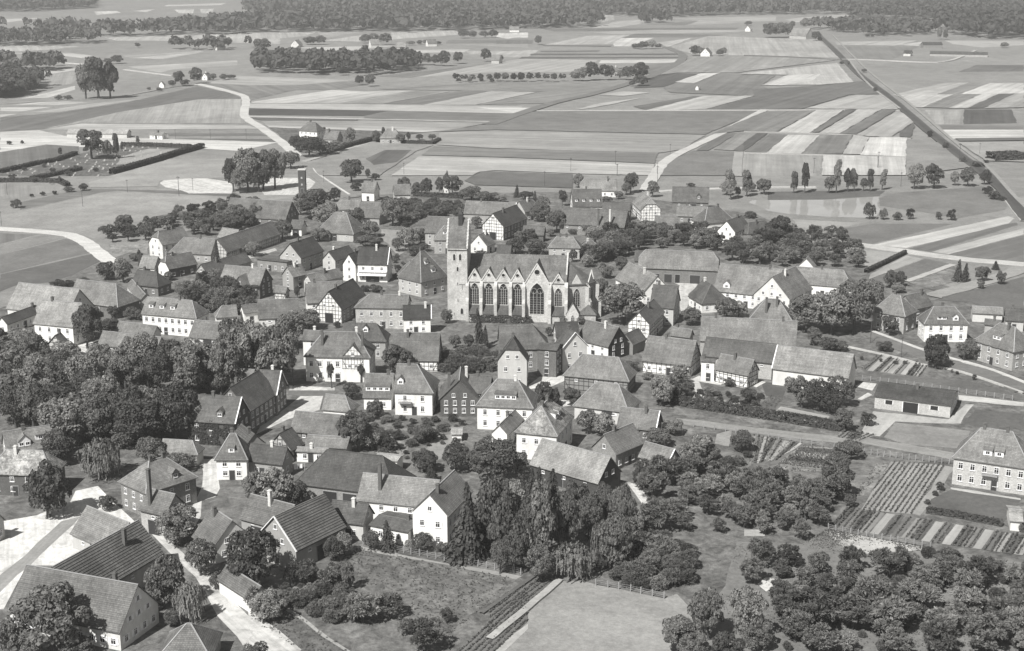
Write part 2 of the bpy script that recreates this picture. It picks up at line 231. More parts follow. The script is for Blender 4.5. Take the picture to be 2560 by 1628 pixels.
('farmhouse','far white farm at the forest edge',3.16,1978.59,0.0,6.75,4.05,3.0,7.45,'gg',160,'P',225,'b',{}),
('farmhouse','distant white gabled farm at the track end',205.19,1522.4,1.2392,6.73,5.29,3.4,9.05,'gg',150,'P',230,'b',{}),
('house','house half hidden between grove trees at the orchard row',92.37,1288.04,0.0,2.6,3.18,4.0,7.85,'gg',140,'P',160,'h',{}),
('hut','tiny white field hut near the track',149.1,1150.14,0.9923,1.8,1.72,2.2,4.2,'gg',190,'P',230,0,{}),
('farmhouse','very far white farm beside a single tree',325.92,1993.98,0.9704,3.7,4.36,3.0,7.75,'gg',190,'P',225,0,{}),
('farmhouse','big distant farm at the head of the railway',365.91,1829.27,-0.8267,12.94,8.13,4.0,13.25,'gg',165,'P',170,'b',{}),
('shed','long dark-roofed brickworks shed on the far plain',481.14,1656.41,0.0,11.33,5.66,4.0,6.65,'gg',95,'P',130,0,{}),
('hut','low works hut before the brickworks shed',421.06,1533.49,-0.4683,3.96,5.6,2.8,5.7,'gg',90,'P',200,0,{}),
('shed','long low drying shed on the brickworks ground',472.96,1526.76,-0.3037,29.43,6.45,2.6,4.95,'gg',110,'P',160,0,{}),
]
FIELDS = [
(200,'f',0.046,[(-827.8,2346.3),(-772.9,2386.2),(-777.0,2252.0),(-788.8,2234.1)]),
(215,'f',0.052,[(-756.8,2632.0),(-723.5,2656.9),(-695.5,2583.7),(-713.0,2492.0)]),
(212,'f',0.053,[(-693.7,2656.9),(-672.2,2734.3),(-656.0,2607.6)]),
(205,'f',0.053,[(-629.0,2708.0),(-597.8,2734.3),(-562.2,2560.1),(-586.8,2560.1)]),
(200,'f',0.053,[(-586.9,2734.3),(-566.1,2761.1),(-529.4,2560.1),(-547.8,2560.1)]),
(205,'f',0.059,[(-699.6,2933.6),(-600.0,3061.0),(-587.0,2933.6),(-683.1,2873.8)]),
(190,'f',0.037,[(-520.9,1849.6),(-430.9,1913.1),(-315.2,1967.0),(-276.8,1723.7),(-428.1,1790.2),(-490.1,1790.2)]),
(185,'f',0.033,[(-607.2,1713.1),(-501.5,1682.0),(-523.5,1623.0),(-562.8,1585.9)]),
(195,'f',0.031,[(-559.7,1576.8),(-483.4,1576.8),(-445.6,1533.2),(-448.2,1500.0),(-477.7,1533.2)]),
(175,'f',0.031,[(-414.7,1533.2),(-346.9,1604.2),(-337.9,1585.9),(-397.4,1500.0)]),
(192,'f',0.061,[(-396.2,1500.0),(-339.2,1585.9),(-359.7,1483.9)]),
(182,'f',0.028,[(-370.3,1387.0),(-280.1,1468.1),(-268.9,1408.3),(-319.8,1353.0),(-323.0,1320.6)]),
(205,'f',0.027,[(-437.3,1320.6),(-407.2,1387.0),(-402.2,1373.2),(-419.6,1301.8)]),
(168,'f',0.05,[(-427.2,1289.6),(-401.8,1326.9),(-369.1,1210.0),(-382.7,1178.8),(-408.5,1231.8)]),
(205,'f',0.068,[(-373.4,1085.2),(-362.8,1189.0),(-352.9,1158.8),(-354.1,1093.9)]),
(187,'f',0.021,[(-362.8,1043.6),(-342.1,1072.4),(-312.0,1055.8),(-331.9,1039.6)]),
(200,'f',0.02,[(-367.0,1024.0),(-330.7,1027.8),(-343.2,997.7),(-359.1,1001.3)]),
(190,'f',0.02,[(-351.6,979.6),(-340.8,983.2),(-345.5,962.3)]),
(118,'f',0.082,[(-345.5,962.3),(-314.5,988.9),(-284.7,1059.9),(-260.2,1187.0),(-209.5,1109.9),(-205.6,1083.5),(-237.1,1079.2),(-274.2,988.9),(-295.0,897.1),(-318.7,885.3)]),
(176,'f',0.103,[(-336.0,990.4),(-302.0,1059.9),(-278.1,1085.2),(-314.5,994.0)]),
(172,'f',0.117,[(-295.3,898.3),(-274.6,990.4),(-237.1,1079.2),(-205.0,1083.5),(-183.1,962.3),(-174.0,929.2),(-220.2,929.2),(-280.9,929.2)]),
(195,'f',0.127,[(-296.4,892.4),(-280.0,926.0),(-170.9,916.6),(-159.5,898.3)]),
(210,'f',0.084,[(-318.1,883.6),(-296.0,891.2),(-271.6,863.7),(-136.9,834.3),(-153.9,797.0),(-175.5,806.6),(-229.1,821.5),(-286.3,792.3)]),
(122,'f',0.104,[(-213.4,877.8),(-154.1,875.0),(-148.6,863.7),(-208.3,862.1)]),
(115,'f',0.101,[(-203.8,851.7),(-141.9,848.5),(-137.1,835.8),(-173.0,844.2)]),
(128,'f',0.094,[(-286.3,792.3),(-270.3,824.0),(-249.2,816.5),(-239.3,783.0),(-244.5,752.1),(-261.0,719.6)]),
(112,'g',0.105,[(-259.6,715.7),(-243.9,752.1),(-240.6,783.0),(-227.8,816.5),(-183.9,811.5),(-199.5,715.7),(-201.7,706.6),(-256.4,706.6)]),
(165,'f',0.124,[(-213.8,774.0),(-206.6,806.6),(-181.7,801.8),(-198.1,752.1),(-208.2,743.7)]),
(165,'m',0.127,[(-206.3,686.1),(-185.2,766.5),(-153.5,766.5),(-141.2,700.1),(-150.4,698.4),(-172.6,690.1),(-169.7,674.0),(-200.9,670.9)]),
(128,'f',0.013,[(-214.3,611.0),(-191.5,657.1),(-185.8,661.6),(-122.9,643.3),(-130.2,658.6),(-200.8,667.1),(-208.9,655.6),(-220.6,629.8)]),
(160,'m',0.024,[(-217.8,595.7),(-201.9,632.6),(-190.6,655.6),(-179.6,657.1),(-122.3,642.4),(-124.7,629.8),(-147.2,603.3),(-164.7,567.3),(-164.2,547.2),(-171.8,556.2),(-209.1,570.7)]),
(160,'f',0.04,[(-247.8,681.9),(-213.6,670.9),(-212.3,658.6),(-228.2,638.2),(-235.6,646.8)]),
(135,'f',0.033,[(-204.8,558.4),(-188.8,556.2),(-197.4,537.2)]),
(152,'m',0.043,[(-196.7,535.2),(-186.6,554.7),(-176.3,548.7),(-190.5,517.5)]),
(128,'m',0.052,[(-190.1,516.2),(-175.0,547.2),(-168.8,543.0),(-157.6,521.4),(-179.3,485.3)]),
(112,'m',0.058,[(-178.7,483.7),(-156.2,519.1),(-149.8,506.4),(-152.8,483.7),(-156.6,472.2),(-167.7,467.5),(-169.9,458.2)]),
(206,'s',0.136,[(-171.0,683.5),(-170.9,691.7),(-161.2,697.4),(-150.9,698.4),(-137.6,686.8),(-133.6,674.0),(-130.1,652.6),(-149.8,652.6),(-164.8,670.2)]),
(200,'s',0.014,[(-124.5,700.1),(-100.7,700.1),(-95.8,686.8),(-95.7,649.7),(-114.4,649.7),(-119.5,667.7)]),
(150,'g',0.011,[(-155.0,535.2),(-143.6,535.2),(-142.0,543.4),(-136.0,519.4),(-140.1,521.4),(-149.1,519.4)]),
(178,'f',0.025,[(-260.1,1218.6),(-247.3,1287.2),(-138.0,1242.9),(-181.1,1194.2),(-219.8,1194.2)]),
(138,'f',0.165,[(-257.8,1207.9),(-219.8,1194.2),(-181.1,1194.2),(-134.8,1231.8),(-115.3,1215.4),(-145.2,1154.0),(-173.1,1158.8),(-197.2,1068.2)]),
(206,'f',0.175,[(-193.1,1059.9),(-145.2,1154.0),(-117.5,1139.5),(-166.0,1051.7),(-190.8,1051.7)]),
(192,'f',0.198,[(-166.0,1051.7),(-117.5,1139.5),(-77.4,1149.1),(-126.6,1051.7)]),
(152,'f',0.219,[(-126.6,1051.7),(-77.4,1149.1),(-49.1,1139.5),(-94.6,1047.6)]),
(122,'f',0.241,[(-94.6,1047.6),(-38.3,1149.1),(-15.8,1144.3),(-65.2,1039.6)]),
(182,'f',0.261,[(-65.2,1039.6),(-15.8,1144.3),(19.6,1133.9),(-12.0,1069.9),(-27.1,1039.6)]),
(188,'f',0.266,[(-193.5,1047.6),(-125.5,1049.3),(-65.2,1039.6),(7.5,1027.8),(5.6,983.2),(-87.3,1001.3),(-187.9,1016.3)]),
(92,'f',0.277,[(-186.6,1014.0),(-86.3,999.1),(-100.4,969.1),(-179.9,976.1)]),
(128,'f',0.291,[(-100.4,969.1),(-86.3,999.1),(5.6,983.2),(-13.0,935.6),(-99.0,955.5)]),
(192,'f',0.304,[(-178.6,969.1),(-13.8,937.6),(-13.7,932.4),(-177.1,960.9)]),
(108,'f',0.321,[(-176.8,958.8),(-102.2,948.8),(-102.8,932.4),(-165.3,942.2)]),
(160,'f',0.332,[(-165.9,940.8),(-101.0,937.6),(-13.7,931.1),(-41.3,886.5),(-158.7,916.6)]),
(195,'f',0.341,[(-158.7,916.6),(-41.4,888.2),(-55.4,879.5),(-154.4,904.3)]),
(112,'g',0.336,[(-154.4,904.3),(-55.4,879.5),(-83.7,844.7),(-101.0,783.0),(-120.3,792.3)]),
(142,'f',0.305,[(-108.2,1158.8),(-13.7,1226.3),(96.8,1215.4),(61.5,1144.3),(19.6,1136.7),(-77.6,1152.0)]),
(182,'f',0.027,[(-89.2,1265.8),(-22.0,1430.1),(12.3,1491.9),(88.0,1468.1),(53.9,1326.9),(-14.7,1324.4),(-51.7,1301.8)]),
(128,'f',0.054,[(-121.1,1277.6),(-41.7,1394.0),(-22.0,1430.1),(-89.2,1265.8)]),
(187,'f',0.076,[(-353.8,1939.7),(-267.4,1981.0),(-268.5,1887.2),(-322.9,1767.5)]),
(170,'f',0.039,[(-263.9,1967.0),(-202.1,1981.0),(-239.4,1837.4)]),
(187,'f',0.073,[(-233.3,1790.2),(-195.3,1913.1),(-184.9,1767.5)]),
(192,'f',0.039,[(-164.4,1967.0),(-75.9,2009.5),(-70.8,1913.1),(-150.3,1813.5)]),
(197,'f',0.033,[(-246.3,1661.8),(-137.7,1692.2),(-189.0,1595.0),(-213.2,1623.0)]),
(202,'f',0.032,[(-119.0,1623.0),(-47.4,1632.5),(-52.5,1585.9),(-100.5,1576.8)]),
(215,'f',0.038,[(-18.8,1939.7),(21.7,1967.0),(20.5,1849.6),(-17.9,1849.6)]),
(130,'f',0.035,[(-79.8,1801.8),(20.1,1813.5),(19.3,1745.3),(-79.6,1734.4)]),
(168,'f',0.034,[(-79.1,1723.7),(19.2,1734.4),(18.4,1661.8)]),
(187,'f',0.063,[(-50.5,1604.2),(17.8,1604.2),(17.0,1533.2),(-46.3,1550.4)]),
(150,'m',0.321,[(-106.4,756.4),(-82.6,832.7),(-45.1,820.5),(-53.6,797.0),(-66.4,706.6),(-96.1,706.6),(-104.1,735.5)]),
(108,'f',0.339,[(-79.2,765.1),(-71.5,799.4),(-56.4,799.4),(-61.2,752.1),(-72.6,741.7)]),
(150,'f',0.307,[(-27.1,1038.8),(-11.9,1066.5),(19.5,1130.1),(106.0,1231.8),(62.5,1111.7),(31.0,1051.7),(-11.7,1043.6)]),
(214,'f',0.322,[(-26.7,1024.0),(14.3,1020.1),(2.6,983.2),(-5.7,997.7)]),
(130,'m',0.374,[(-46.9,881.8),(-9.1,929.2),(3.4,976.1),(18.1,997.7),(174.1,997.7),(118.2,869.3),(-10.0,892.4)]),
(167,'f',0.351,[(-44.5,877.8),(-10.0,889.4),(117.9,866.5),(96.2,801.8),(81.6,787.7),(-9.1,806.6),(-43.8,821.5)]),
(135,'f',0.344,[(-49.9,779.4),(-44.8,815.5),(-9.1,804.2),(82.0,791.4),(75.2,747.9),(15.2,765.1),(-8.7,771.7)]),
(186,'f',0.336,[(-60.6,706.6),(-50.4,776.2),(-8.7,768.6),(75.0,745.8),(69.4,706.6),(35.9,711.9),(-8.2,723.5),(-16.0,719.6),(-19.8,706.6)]),
(135,'f',0.367,[(15.4,771.7),(53.9,760.7),(53.1,757.3),(15.3,767.7)]),
(112,'m',0.331,[(-23.3,690.1),(-15.6,720.9),(30.6,710.4),(28.9,667.7),(1.6,673.4),(-17.8,677.1)]),
(192,'f',0.336,[(67.0,1111.7),(89.0,1139.5),(109.4,1130.1),(86.2,1102.7)]),
(190,'f',0.312,[(45.4,1008.8),(65.2,1051.7),(98.5,1089.5),(73.2,1043.6),(49.5,1008.8)]),
(115,'f',0.339,[(87.2,1027.8),(140.0,1102.7),(147.1,1102.7),(95.2,1005.0)]),
(187,'f',0.359,[(95.2,1005.0),(147.1,1102.7),(188.2,1107.2),(136.6,1008.8)]),
(98,'f',0.374,[(98.8,1168.7),(124.4,1277.6),(150.5,1308.0),(170.9,1301.8),(124.5,1178.8)]),
(216,'f',0.404,[(138.7,1220.8),(171.7,1308.0),(190.6,1314.2),(153.2,1210.0)]),
(130,'f',0.43,[(123.5,1168.7),(140.5,1218.6),(153.0,1207.9),(188.8,1301.8),(237.0,1289.6),(206.6,1189.0),(208.3,1130.1),(187.5,1102.7),(125.0,1130.1)]),
(200,'f',0.459,[(207.4,1194.2),(228.6,1242.9),(218.9,1189.0)]),
(205,'f',0.029,[(90.4,1468.1),(171.5,1483.9),(165.1,1437.6),(85.7,1430.1)]),
(130,'f',0.469,[(99.7,1366.4),(162.8,1437.6),(164.1,1408.3),(125.6,1301.8)]),
(185,'f',0.094,[(-17.7,1595.0),(31.7,1623.0),(14.8,1500.0),(-16.8,1516.4)]),
(110,'f',0.12,[(10.1,1516.4),(181.3,1516.4),(176.6,1496.7),(7.5,1490.3)]),
(105,'f',0.124,[(20.5,1562.6),(184.7,1566.1),(182.0,1543.5),(18.9,1540.0)]),
(110,'f',0.032,[(32.7,1607.9),(99.2,1615.4),(95.3,1593.1),(31.0,1587.7)]),
(125,'f',0.07,[(-19.9,1794.8),(26.3,1794.8),(24.0,1728.0),(-19.1,1728.0)]),
(110,'f',0.034,[(36.1,1706.7),(117.6,1694.3),(114.6,1669.8),(35.7,1690.1)]),
(187,'f',0.036,[(38.9,1713.1),(97.4,1887.2),(157.2,1913.1),(119.6,1723.7),(69.3,1713.1)]),
(218,'f',0.07,[(122.5,1745.3),(139.2,1837.4),(181.8,1849.6),(161.0,1767.5),(137.1,1682.0),(118.2,1682.0)]),
(125,'f',0.076,[(140.1,1849.6),(165.6,1939.7),(286.3,1913.1),(239.9,1862.0)]),
(195,'f',0.035,[(174.5,1745.3),(230.8,1849.6),(180.7,1671.8)]),
(190,'f',0.044,[(114.2,2084.4),(169.2,2288.8),(209.3,2326.8),(203.0,2216.4),(153.8,2100.0)]),
(185,'f',0.095,[(142.9,2470.1),(174.1,2492.0),(164.5,2326.8),(131.9,2216.4)]),
(130,'f',0.044,[(199.9,2181.9),(294.0,2288.8),(255.5,2148.4)]),
(180,'f',0.093,[(250.7,2366.0),(395.2,2427.4),(445.2,2448.6),(416.5,2288.8),(260.7,2148.4),(294.0,2288.8)]),
(190,'f',0.059,[(329.9,2964.5),(402.8,2995.9),(385.9,2903.4),(325.5,2903.4)]),
(120,'f',0.082,[(43.4,2059.8),(329.2,2090.6),(312.6,2035.8),(57.9,1989.4)]),
(180,'f',0.119,[(107.8,1967.0),(201.1,2032.9),(341.7,2024.0),(302.1,1967.0),(133.5,1926.3)]),
(220,'f',0.075,[(-18.5,1953.3),(21.7,1900.1),(-5.5,1825.4),(-20.6,1862.0)]),
(130,'m',0.346,[(71.2,706.6),(85.2,760.7),(102.2,797.0),(125.5,791.4),(111.9,706.6)]),
(165,'f',0.015,[(128.2,787.7),(170.4,778.5),(154.0,706.6),(114.3,706.6)]),
(120,'f',0.366,[(103.6,798.0),(129.7,875.0),(139.0,875.0),(115.9,811.5),(110.0,797.0)]),
(150,'f',0.385,[(113.9,801.8),(139.0,875.0),(150.5,875.0),(124.4,797.0)]),
(110,'f',0.401,[(124.4,797.0),(150.5,875.0),(157.6,875.0),(128.9,792.3)]),
(178,'f',0.166,[(179.7,1661.8),(256.7,1887.2),(381.9,1801.8),(340.7,1500.0),(246.7,1533.2),(195.3,1550.4)]),
(158,'f',0.528,[(123.3,1277.6),(193.6,1516.4),(244.1,1516.4),(331.3,1468.1),(214.1,1326.9),(208.7,1314.2),(151.2,1314.2)]),
(190,'f',0.509,[(205.7,1301.8),(322.9,1430.1),(290.4,1220.8),(256.1,1194.2),(207.7,1194.2),(247.9,1289.6)]),
(212,'f',0.521,[(207.7,1194.2),(247.9,1289.6),(279.7,1301.8),(258.0,1231.8),(223.2,1189.0)]),
(116,'f',0.491,[(136.9,1005.0),(187.2,1101.0),(192.5,1154.0),(255.1,1189.0),(300.9,1231.8),(295.4,1120.8),(261.4,1111.7),(205.4,1011.0)]),
(178,'f',0.484,[(207.4,1012.5),(266.9,1111.7),(286.7,1111.7),(276.2,1020.1),(272.4,1008.8)]),
(135,'f',0.463,[(121.9,870.4),(174.9,992.5),(213.6,1002.8),(163.8,880.7),(144.6,886.5)]),
(202,'f',0.489,[(164.0,877.8),(213.3,1001.3),(233.7,1005.0),(182.9,875.0)]),
(112,'f',0.509,[(182.9,875.0),(234.5,1005.0),(243.4,1008.0),(190.5,880.7)]),
(187,'f',0.527,[(189.3,875.0),(244.2,1008.0),(260.7,1008.0),(200.8,872.1)]),
(122,'f',0.544,[(200.8,872.1),(261.5,1008.0),(270.6,1005.0),(210.9,869.3)]),
(182,'f',0.542,[(210.2,866.5),(270.8,999.9),(264.6,935.6),(229.3,858.2),(216.0,858.2)]),
(118,'f',0.549,[(240.2,880.7),(262.1,929.2),(257.7,910.4),(239.1,852.8),(234.3,858.2)]),
(105,'f',0.439,[(135.9,831.7),(151.2,873.8),(156.7,872.7),(131.2,801.8)]),
(125,'f',0.448,[(129.6,791.4),(157.8,871.0),(168.4,866.5),(141.3,787.7)]),
(208,'f',0.462,[(141.3,787.7),(168.4,866.5),(186.9,863.7),(159.8,783.0)]),
(140,'f',0.478,[(159.8,783.0),(186.9,863.7),(208.1,866.5),(182.3,783.0)]),
(190,'f',0.509,[(182.9,783.0),(207.4,863.7),(215.3,855.5),(192.0,780.8)]),
(220,'f',0.521,[(191.5,778.5),(215.1,854.4),(237.0,852.8),(214.6,771.7)]),
(198,'f',0.488,[(155.2,706.6),(170.8,777.6),(213.8,768.6),(197.1,706.6)]),
(150,'m',0.514,[(235.2,847.4),(253.0,826.5),(241.8,735.5),(197.4,706.6)]),
(192,'f',0.023,[(296.9,1116.3),(366.0,1215.4),(388.3,1220.8),(331.9,1118.1),(301.2,1111.7)]),
(150,'f',0.047,[(332.7,1120.8),(389.3,1220.8),(403.4,1215.4),(350.0,1120.8)]),
(207,'f',0.07,[(350.9,1120.8),(404.4,1215.4),(433.7,1215.4),(402.4,1125.5)]),
(198,'f',0.511,[(297.3,1107.2),(343.5,1114.4),(292.8,1020.1),(289.5,1020.1)]),
(142,'f',0.533,[(292.8,1020.1),(342.7,1111.7),(365.8,1116.3),(311.6,1016.3)]),
(197,'f',0.555,[(310.7,1016.3),(365.2,1114.4),(380.3,1119.0),(324.8,1016.3)]),
(112,'f',0.576,[(324.0,1016.3),(379.4,1116.3),(393.7,1120.8),(335.6,1016.3)]),
(178,'f',0.598,[(334.8,1014.0),(393.1,1119.0),(400.8,1120.8),(365.7,1020.1)]),
(172,'f',0.019,[(291.6,1007.3),(304.6,1007.3),(279.8,922.9),(274.7,922.9)]),
(162,'f',0.019,[(304.9,1007.3),(318.7,1007.3),(292.0,922.9),(280.1,922.9)]),
(100,'f',0.039,[(320.0,1011.0),(353.6,1011.0),(329.6,929.2),(292.5,922.9)]),
(135,'f',0.018,[(275.3,919.7),(329.6,916.6),(323.2,898.3),(272.0,898.3)]),
(212,'f',0.017,[(269.3,894.1),(321.8,894.1),(308.3,855.5),(264.1,850.1)]),
(118,'f',0.574,[(264.5,849.0),(307.4,852.8),(302.7,839.5),(263.6,836.9)]),
(165,'m',0.54,[(261.3,831.7),(300.9,834.3),(272.3,752.1),(253.4,756.4)]),
(118,'f',0.027,[(411.6,1326.9),(454.5,1408.3),(501.0,1408.3),(474.8,1333.3)]),
(182,'f',0.209,[(394.6,1767.5),(503.3,1790.2),(448.9,1692.2),(383.1,1702.6)]),
(200,'f',0.24,[(451.7,1702.6),(502.7,1767.5),(473.4,1682.0)]),
(140,'f',0.189,[(378.6,1682.0),(473.4,1682.0),(419.5,1550.4),(392.2,1483.9),(346.7,1483.9)]),
(187,'f',0.035,[(535.0,1790.2),(634.1,1790.2),(603.5,1702.6),(541.4,1661.8),(526.5,1723.7)]),
(192,'f',0.047,[(437.3,2326.8),(481.0,2406.6),(582.8,2514.3),(566.8,2427.4),(491.4,2326.8),(436.2,2234.1)]),
(216,'f',0.058,[(986.1,3028.1),(1076.9,3061.0),(953.9,2708.0),(928.5,2734.3)]),
(190,'f',0.045,[(681.6,2366.0),(698.6,2366.0),(627.4,2115.9),(606.4,2084.4)]),
(108,'m',0.013,[(119.8,658.6),(150.4,661.6),(175.5,662.2),(169.1,646.8),(140.1,636.8),(115.8,635.4)]),
(188,'w',0.025,[(106.2,629.8),(108.2,635.9),(115.9,635.9),(140.1,636.8),(161.0,643.3),(170.7,645.3),(163.9,629.8),(160.7,611.0),(155.0,595.7),(148.7,592.0),(134.0,594.5),(118.9,600.8),(111.1,608.4)]),
(130,'m',0.038,[(167.2,641.0),(178.8,655.6),(225.8,674.0),(220.3,624.3),(214.9,611.0),(188.3,590.8),(174.8,608.4),(162.9,621.6)]),
(125,'m',0.011,[(129.8,565.0),(149.9,578.8),(182.9,578.8),(138.9,537.2),(131.9,537.2),(131.7,556.2)]),
(205,'f',0.045,[(138.4,535.2),(211.1,595.7),(212.1,590.8),(205.4,578.8),(149.8,529.2)]),
(118,'f',0.056,[(150.4,528.2),(204.8,578.4),(209.6,580.7),(208.4,576.0),(157.2,522.3)]),
(196,'f',0.065,[(157.6,522.3),(208.5,569.1),(204.0,556.2),(162.5,517.5)]),
(125,'f',0.073,[(162.4,517.2),(203.3,554.0),(186.0,504.5),(172.0,510.0)]),
(165,'m',0.01,[(130.8,527.2),(146.4,519.4),(124.7,487.0),(128.2,506.4)]),
(172,'f',0.02,[(125.0,483.7),(146.2,515.6),(150.9,510.0),(123.0,477.1)]),
(122,'m',0.077,[(122.6,475.4),(151.6,509.7),(158.9,500.1),(135.0,473.8),(128.9,464.3),(124.4,475.4)]),
(138,'g',0.086,[(134.9,472.2),(158.3,497.0),(158.8,480.3),(139.1,462.8)]),
(115,'m',0.09,[(136.2,446.4),(177.6,480.3),(157.0,421.2),(147.4,443.6)]),
(165,'d',0.023,[(117.9,588.4),(146.1,581.2),(130.2,565.0),(117.3,569.6)]),
(118,'m',0.007,[(93.0,365.1),(107.3,361.2),(120.5,357.4),(130.0,343.8),(129.1,341.2),(96.7,357.4)]),
(120,'b',0.007,[(94.2,367.8),(95.6,367.2),(103.9,381.8),(102.8,382.9)]),
(175,'b',0.015,[(95.8,367.1),(97.2,366.5),(105.1,380.6),(104.0,381.7)]),
(105,'b',0.022,[(97.4,366.4),(98.8,365.8),(106.3,379.3),(105.2,380.4)]),
(165,'b',0.03,[(99.0,365.7),(100.4,365.1),(107.4,378.1),(106.4,379.2)]),
(185,'b',0.037,[(100.6,365.0),(102.0,364.3),(108.6,376.9),(107.6,377.9)]),
(150,'b',0.044,[(102.2,364.2),(103.5,363.6),(109.8,375.7),(108.8,376.7)]),
(190,'b',0.052,[(103.8,363.5),(105.1,362.9),(111.0,374.4),(110.0,375.5)]),
(100,'b',0.059,[(105.3,362.8),(106.7,362.2),(112.1,373.2),(111.1,374.3)]),
(165,'b',0.066,[(106.9,362.1),(108.3,361.5),(113.3,372.0),(112.3,373.1)]),
(215,'d',0.014,[(113.8,345.4),(128.5,339.4),(127.3,336.2),(112.7,341.0)]),
(192,'d',0.021,[(88.9,332.2),(94.9,330.2),(105.6,326.0),(113.3,337.7),(115.4,337.7),(107.5,322.9),(92.3,324.5),(85.8,313.7),(81.3,314.5),(86.5,326.9)]),
(108,'m',0.028,[(107.7,322.9),(114.4,333.5),(125.2,330.2),(121.4,319.0),(111.6,320.6)]),
(150,'m',0.035,[(86.6,313.0),(91.8,323.6),(108.1,317.5),(103.0,305.0),(90.4,307.8)]),
(160,'d',0.042,[(60.4,317.5),(81.1,313.7),(100.4,302.2),(99.0,297.3),(80.0,309.3),(60.0,315.2)]),
(205,'s',0.014,[(89.2,352.9),(92.1,356.6),(95.4,355.2),(92.8,349.2)]),
(200,'s',0.014,[(87.3,342.1),(91.2,347.4),(91.9,345.6),(88.1,341.2)]),
(160,'g',0.007,[(45.8,336.9),(48.4,344.7),(62.2,336.9),(58.7,330.2)]),
(105,'g',0.014,[(58.6,329.4),(65.8,345.6),(69.6,343.8),(62.8,328.5)]),
(182,'b',0.021,[(62.8,328.5),(66.8,336.0),(77.3,328.5),(75.2,322.1)]),
(158,'d',0.049,[(39.9,326.9),(56.4,320.4),(79.8,311.5),(78.7,307.0),(58.0,315.2),(38.9,322.9)]),
(165,'m',0.056,[(48.0,315.2),(52.0,318.3),(49.5,306.4),(46.6,308.6)]),
(138,'g',0.056,[(56.8,315.2),(66.4,308.6),(58.5,297.3),(52.1,294.0)]),
(148,'g',0.063,[(58.3,294.7),(66.4,307.1),(74.6,305.7),(67.7,290.4),(56.2,290.7)]),
(195,'d',0.07,[(54.9,299.4),(58.3,297.3),(66.7,308.6),(66.3,309.3),(59.0,298.7)]),
(98,'m',0.021,[(65.5,356.6),(72.2,354.7),(68.8,343.8),(64.6,344.7)]),
(205,'s',0.007,[(47.1,358.5),(49.8,362.4),(55.2,356.6),(54.5,353.8)]),
(215,'s',0.028,[(62.7,352.9),(65.7,357.6),(66.7,356.6),(63.3,351.8)]),
(150,'b',0.014,[(48.3,344.3),(50.0,343.3),(47.5,336.5),(46.0,337.3)]),
(110,'b',0.021,[(50.3,343.2),(52.0,342.3),(49.4,335.5),(47.8,336.3)]),
(165,'b',0.028,[(52.3,342.1),(53.9,341.2),(51.2,334.5),(49.7,335.4)]),
(120,'b',0.035,[(54.2,341.1),(55.9,340.2),(53.1,333.6),(51.5,334.4)]),
(175,'b',0.042,[(56.2,340.0),(57.8,339.1),(54.9,332.6),(53.3,333.4)]),
(105,'b',0.049,[(58.1,338.9),(59.7,338.1),(56.7,331.7),(55.2,332.5)]),
(150,'b',0.056,[(60.0,337.9),(61.6,337.0),(58.5,330.7),(57.0,331.5)]),
(120,'b',0.077,[(57.1,314.5),(58.4,313.6),(53.4,295.1),(52.6,294.7)]),
(165,'b',0.084,[(58.6,313.4),(59.9,312.6),(54.5,295.6),(53.6,295.2)]),
(100,'b',0.091,[(60.1,312.4),(61.3,311.6),(55.5,296.1),(54.6,295.7)]),
(150,'b',0.098,[(61.6,311.4),(62.8,310.6),(56.6,296.6),(55.7,296.2)]),
(175,'b',0.105,[(63.0,310.4),(64.3,309.6),(57.6,297.1),(56.7,296.7)]),
(110,'b',0.112,[(64.5,309.4),(65.7,308.6),(58.7,297.6),(57.8,297.2)]),
(150,'b',0.112,[(58.8,294.7),(60.3,297.1),(69.2,294.2),(67.9,291.4)]),
(105,'b',0.119,[(60.6,297.5),(62.2,300.0),(70.6,297.5),(69.4,294.7)]),
(170,'b',0.126,[(62.4,300.4),(64.0,302.9),(72.2,300.9),(70.9,298.0)]),
(120,'b',0.133,[(64.3,303.4),(66.0,305.9),(73.7,304.4),(72.4,301.5)]),
(140,'b',0.056,[(78.1,318.3),(80.3,317.2),(77.1,312.1),(75.5,313.0)]),
(110,'b',0.063,[(80.7,317.0),(82.9,315.9),(79.0,311.1),(77.4,312.0)]),
(150,'b',0.07,[(83.2,315.7),(85.4,314.7),(80.9,310.2),(79.3,311.0)]),
(170,'b',0.056,[(63.4,328.9),(64.5,330.8),(75.6,324.1),(75.0,322.5)]),
(115,'b',0.063,[(64.6,331.1),(65.7,333.0),(76.2,326.0),(75.7,324.4)]),
(180,'b',0.07,[(65.9,333.4),(66.9,335.3),(76.9,327.9),(76.3,326.3)]),
(150,'g',0.007,[(71.1,276.3),(80.3,295.3),(83.1,295.3),(72.5,275.7)]),
(168,'b',0.014,[(70.9,269.1),(84.1,296.9),(95.3,294.6),(80.4,266.6)]),
(168,'d',0.021,[(80.5,266.6),(95.3,294.2),(97.3,293.0),(82.0,265.9)]),
(100,'b',0.007,[(62.2,259.7),(63.8,259.1),(69.8,269.7),(68.3,270.5)]),
(135,'b',0.021,[(64.1,258.9),(65.6,258.3),(71.6,268.8),(70.1,269.6)]),
(92,'b',0.028,[(65.9,258.2),(67.5,257.6),(73.4,268.0),(71.9,268.7)]),
(150,'b',0.035,[(67.8,257.4),(69.3,256.8),(75.2,267.1),(73.7,267.8)]),
(185,'b',0.042,[(69.6,256.7),(71.1,256.1),(77.0,266.2),(75.5,267.0)]),
(110,'b',0.049,[(71.4,256.0),(72.9,255.3),(78.7,265.4),(77.2,266.1)]),
(128,'b',0.056,[(73.2,255.2),(74.7,254.6),(80.5,264.5),(79.0,265.3)]),
(160,'b',0.063,[(75.0,254.5),(76.5,253.9),(82.2,263.7),(80.8,264.4)]),
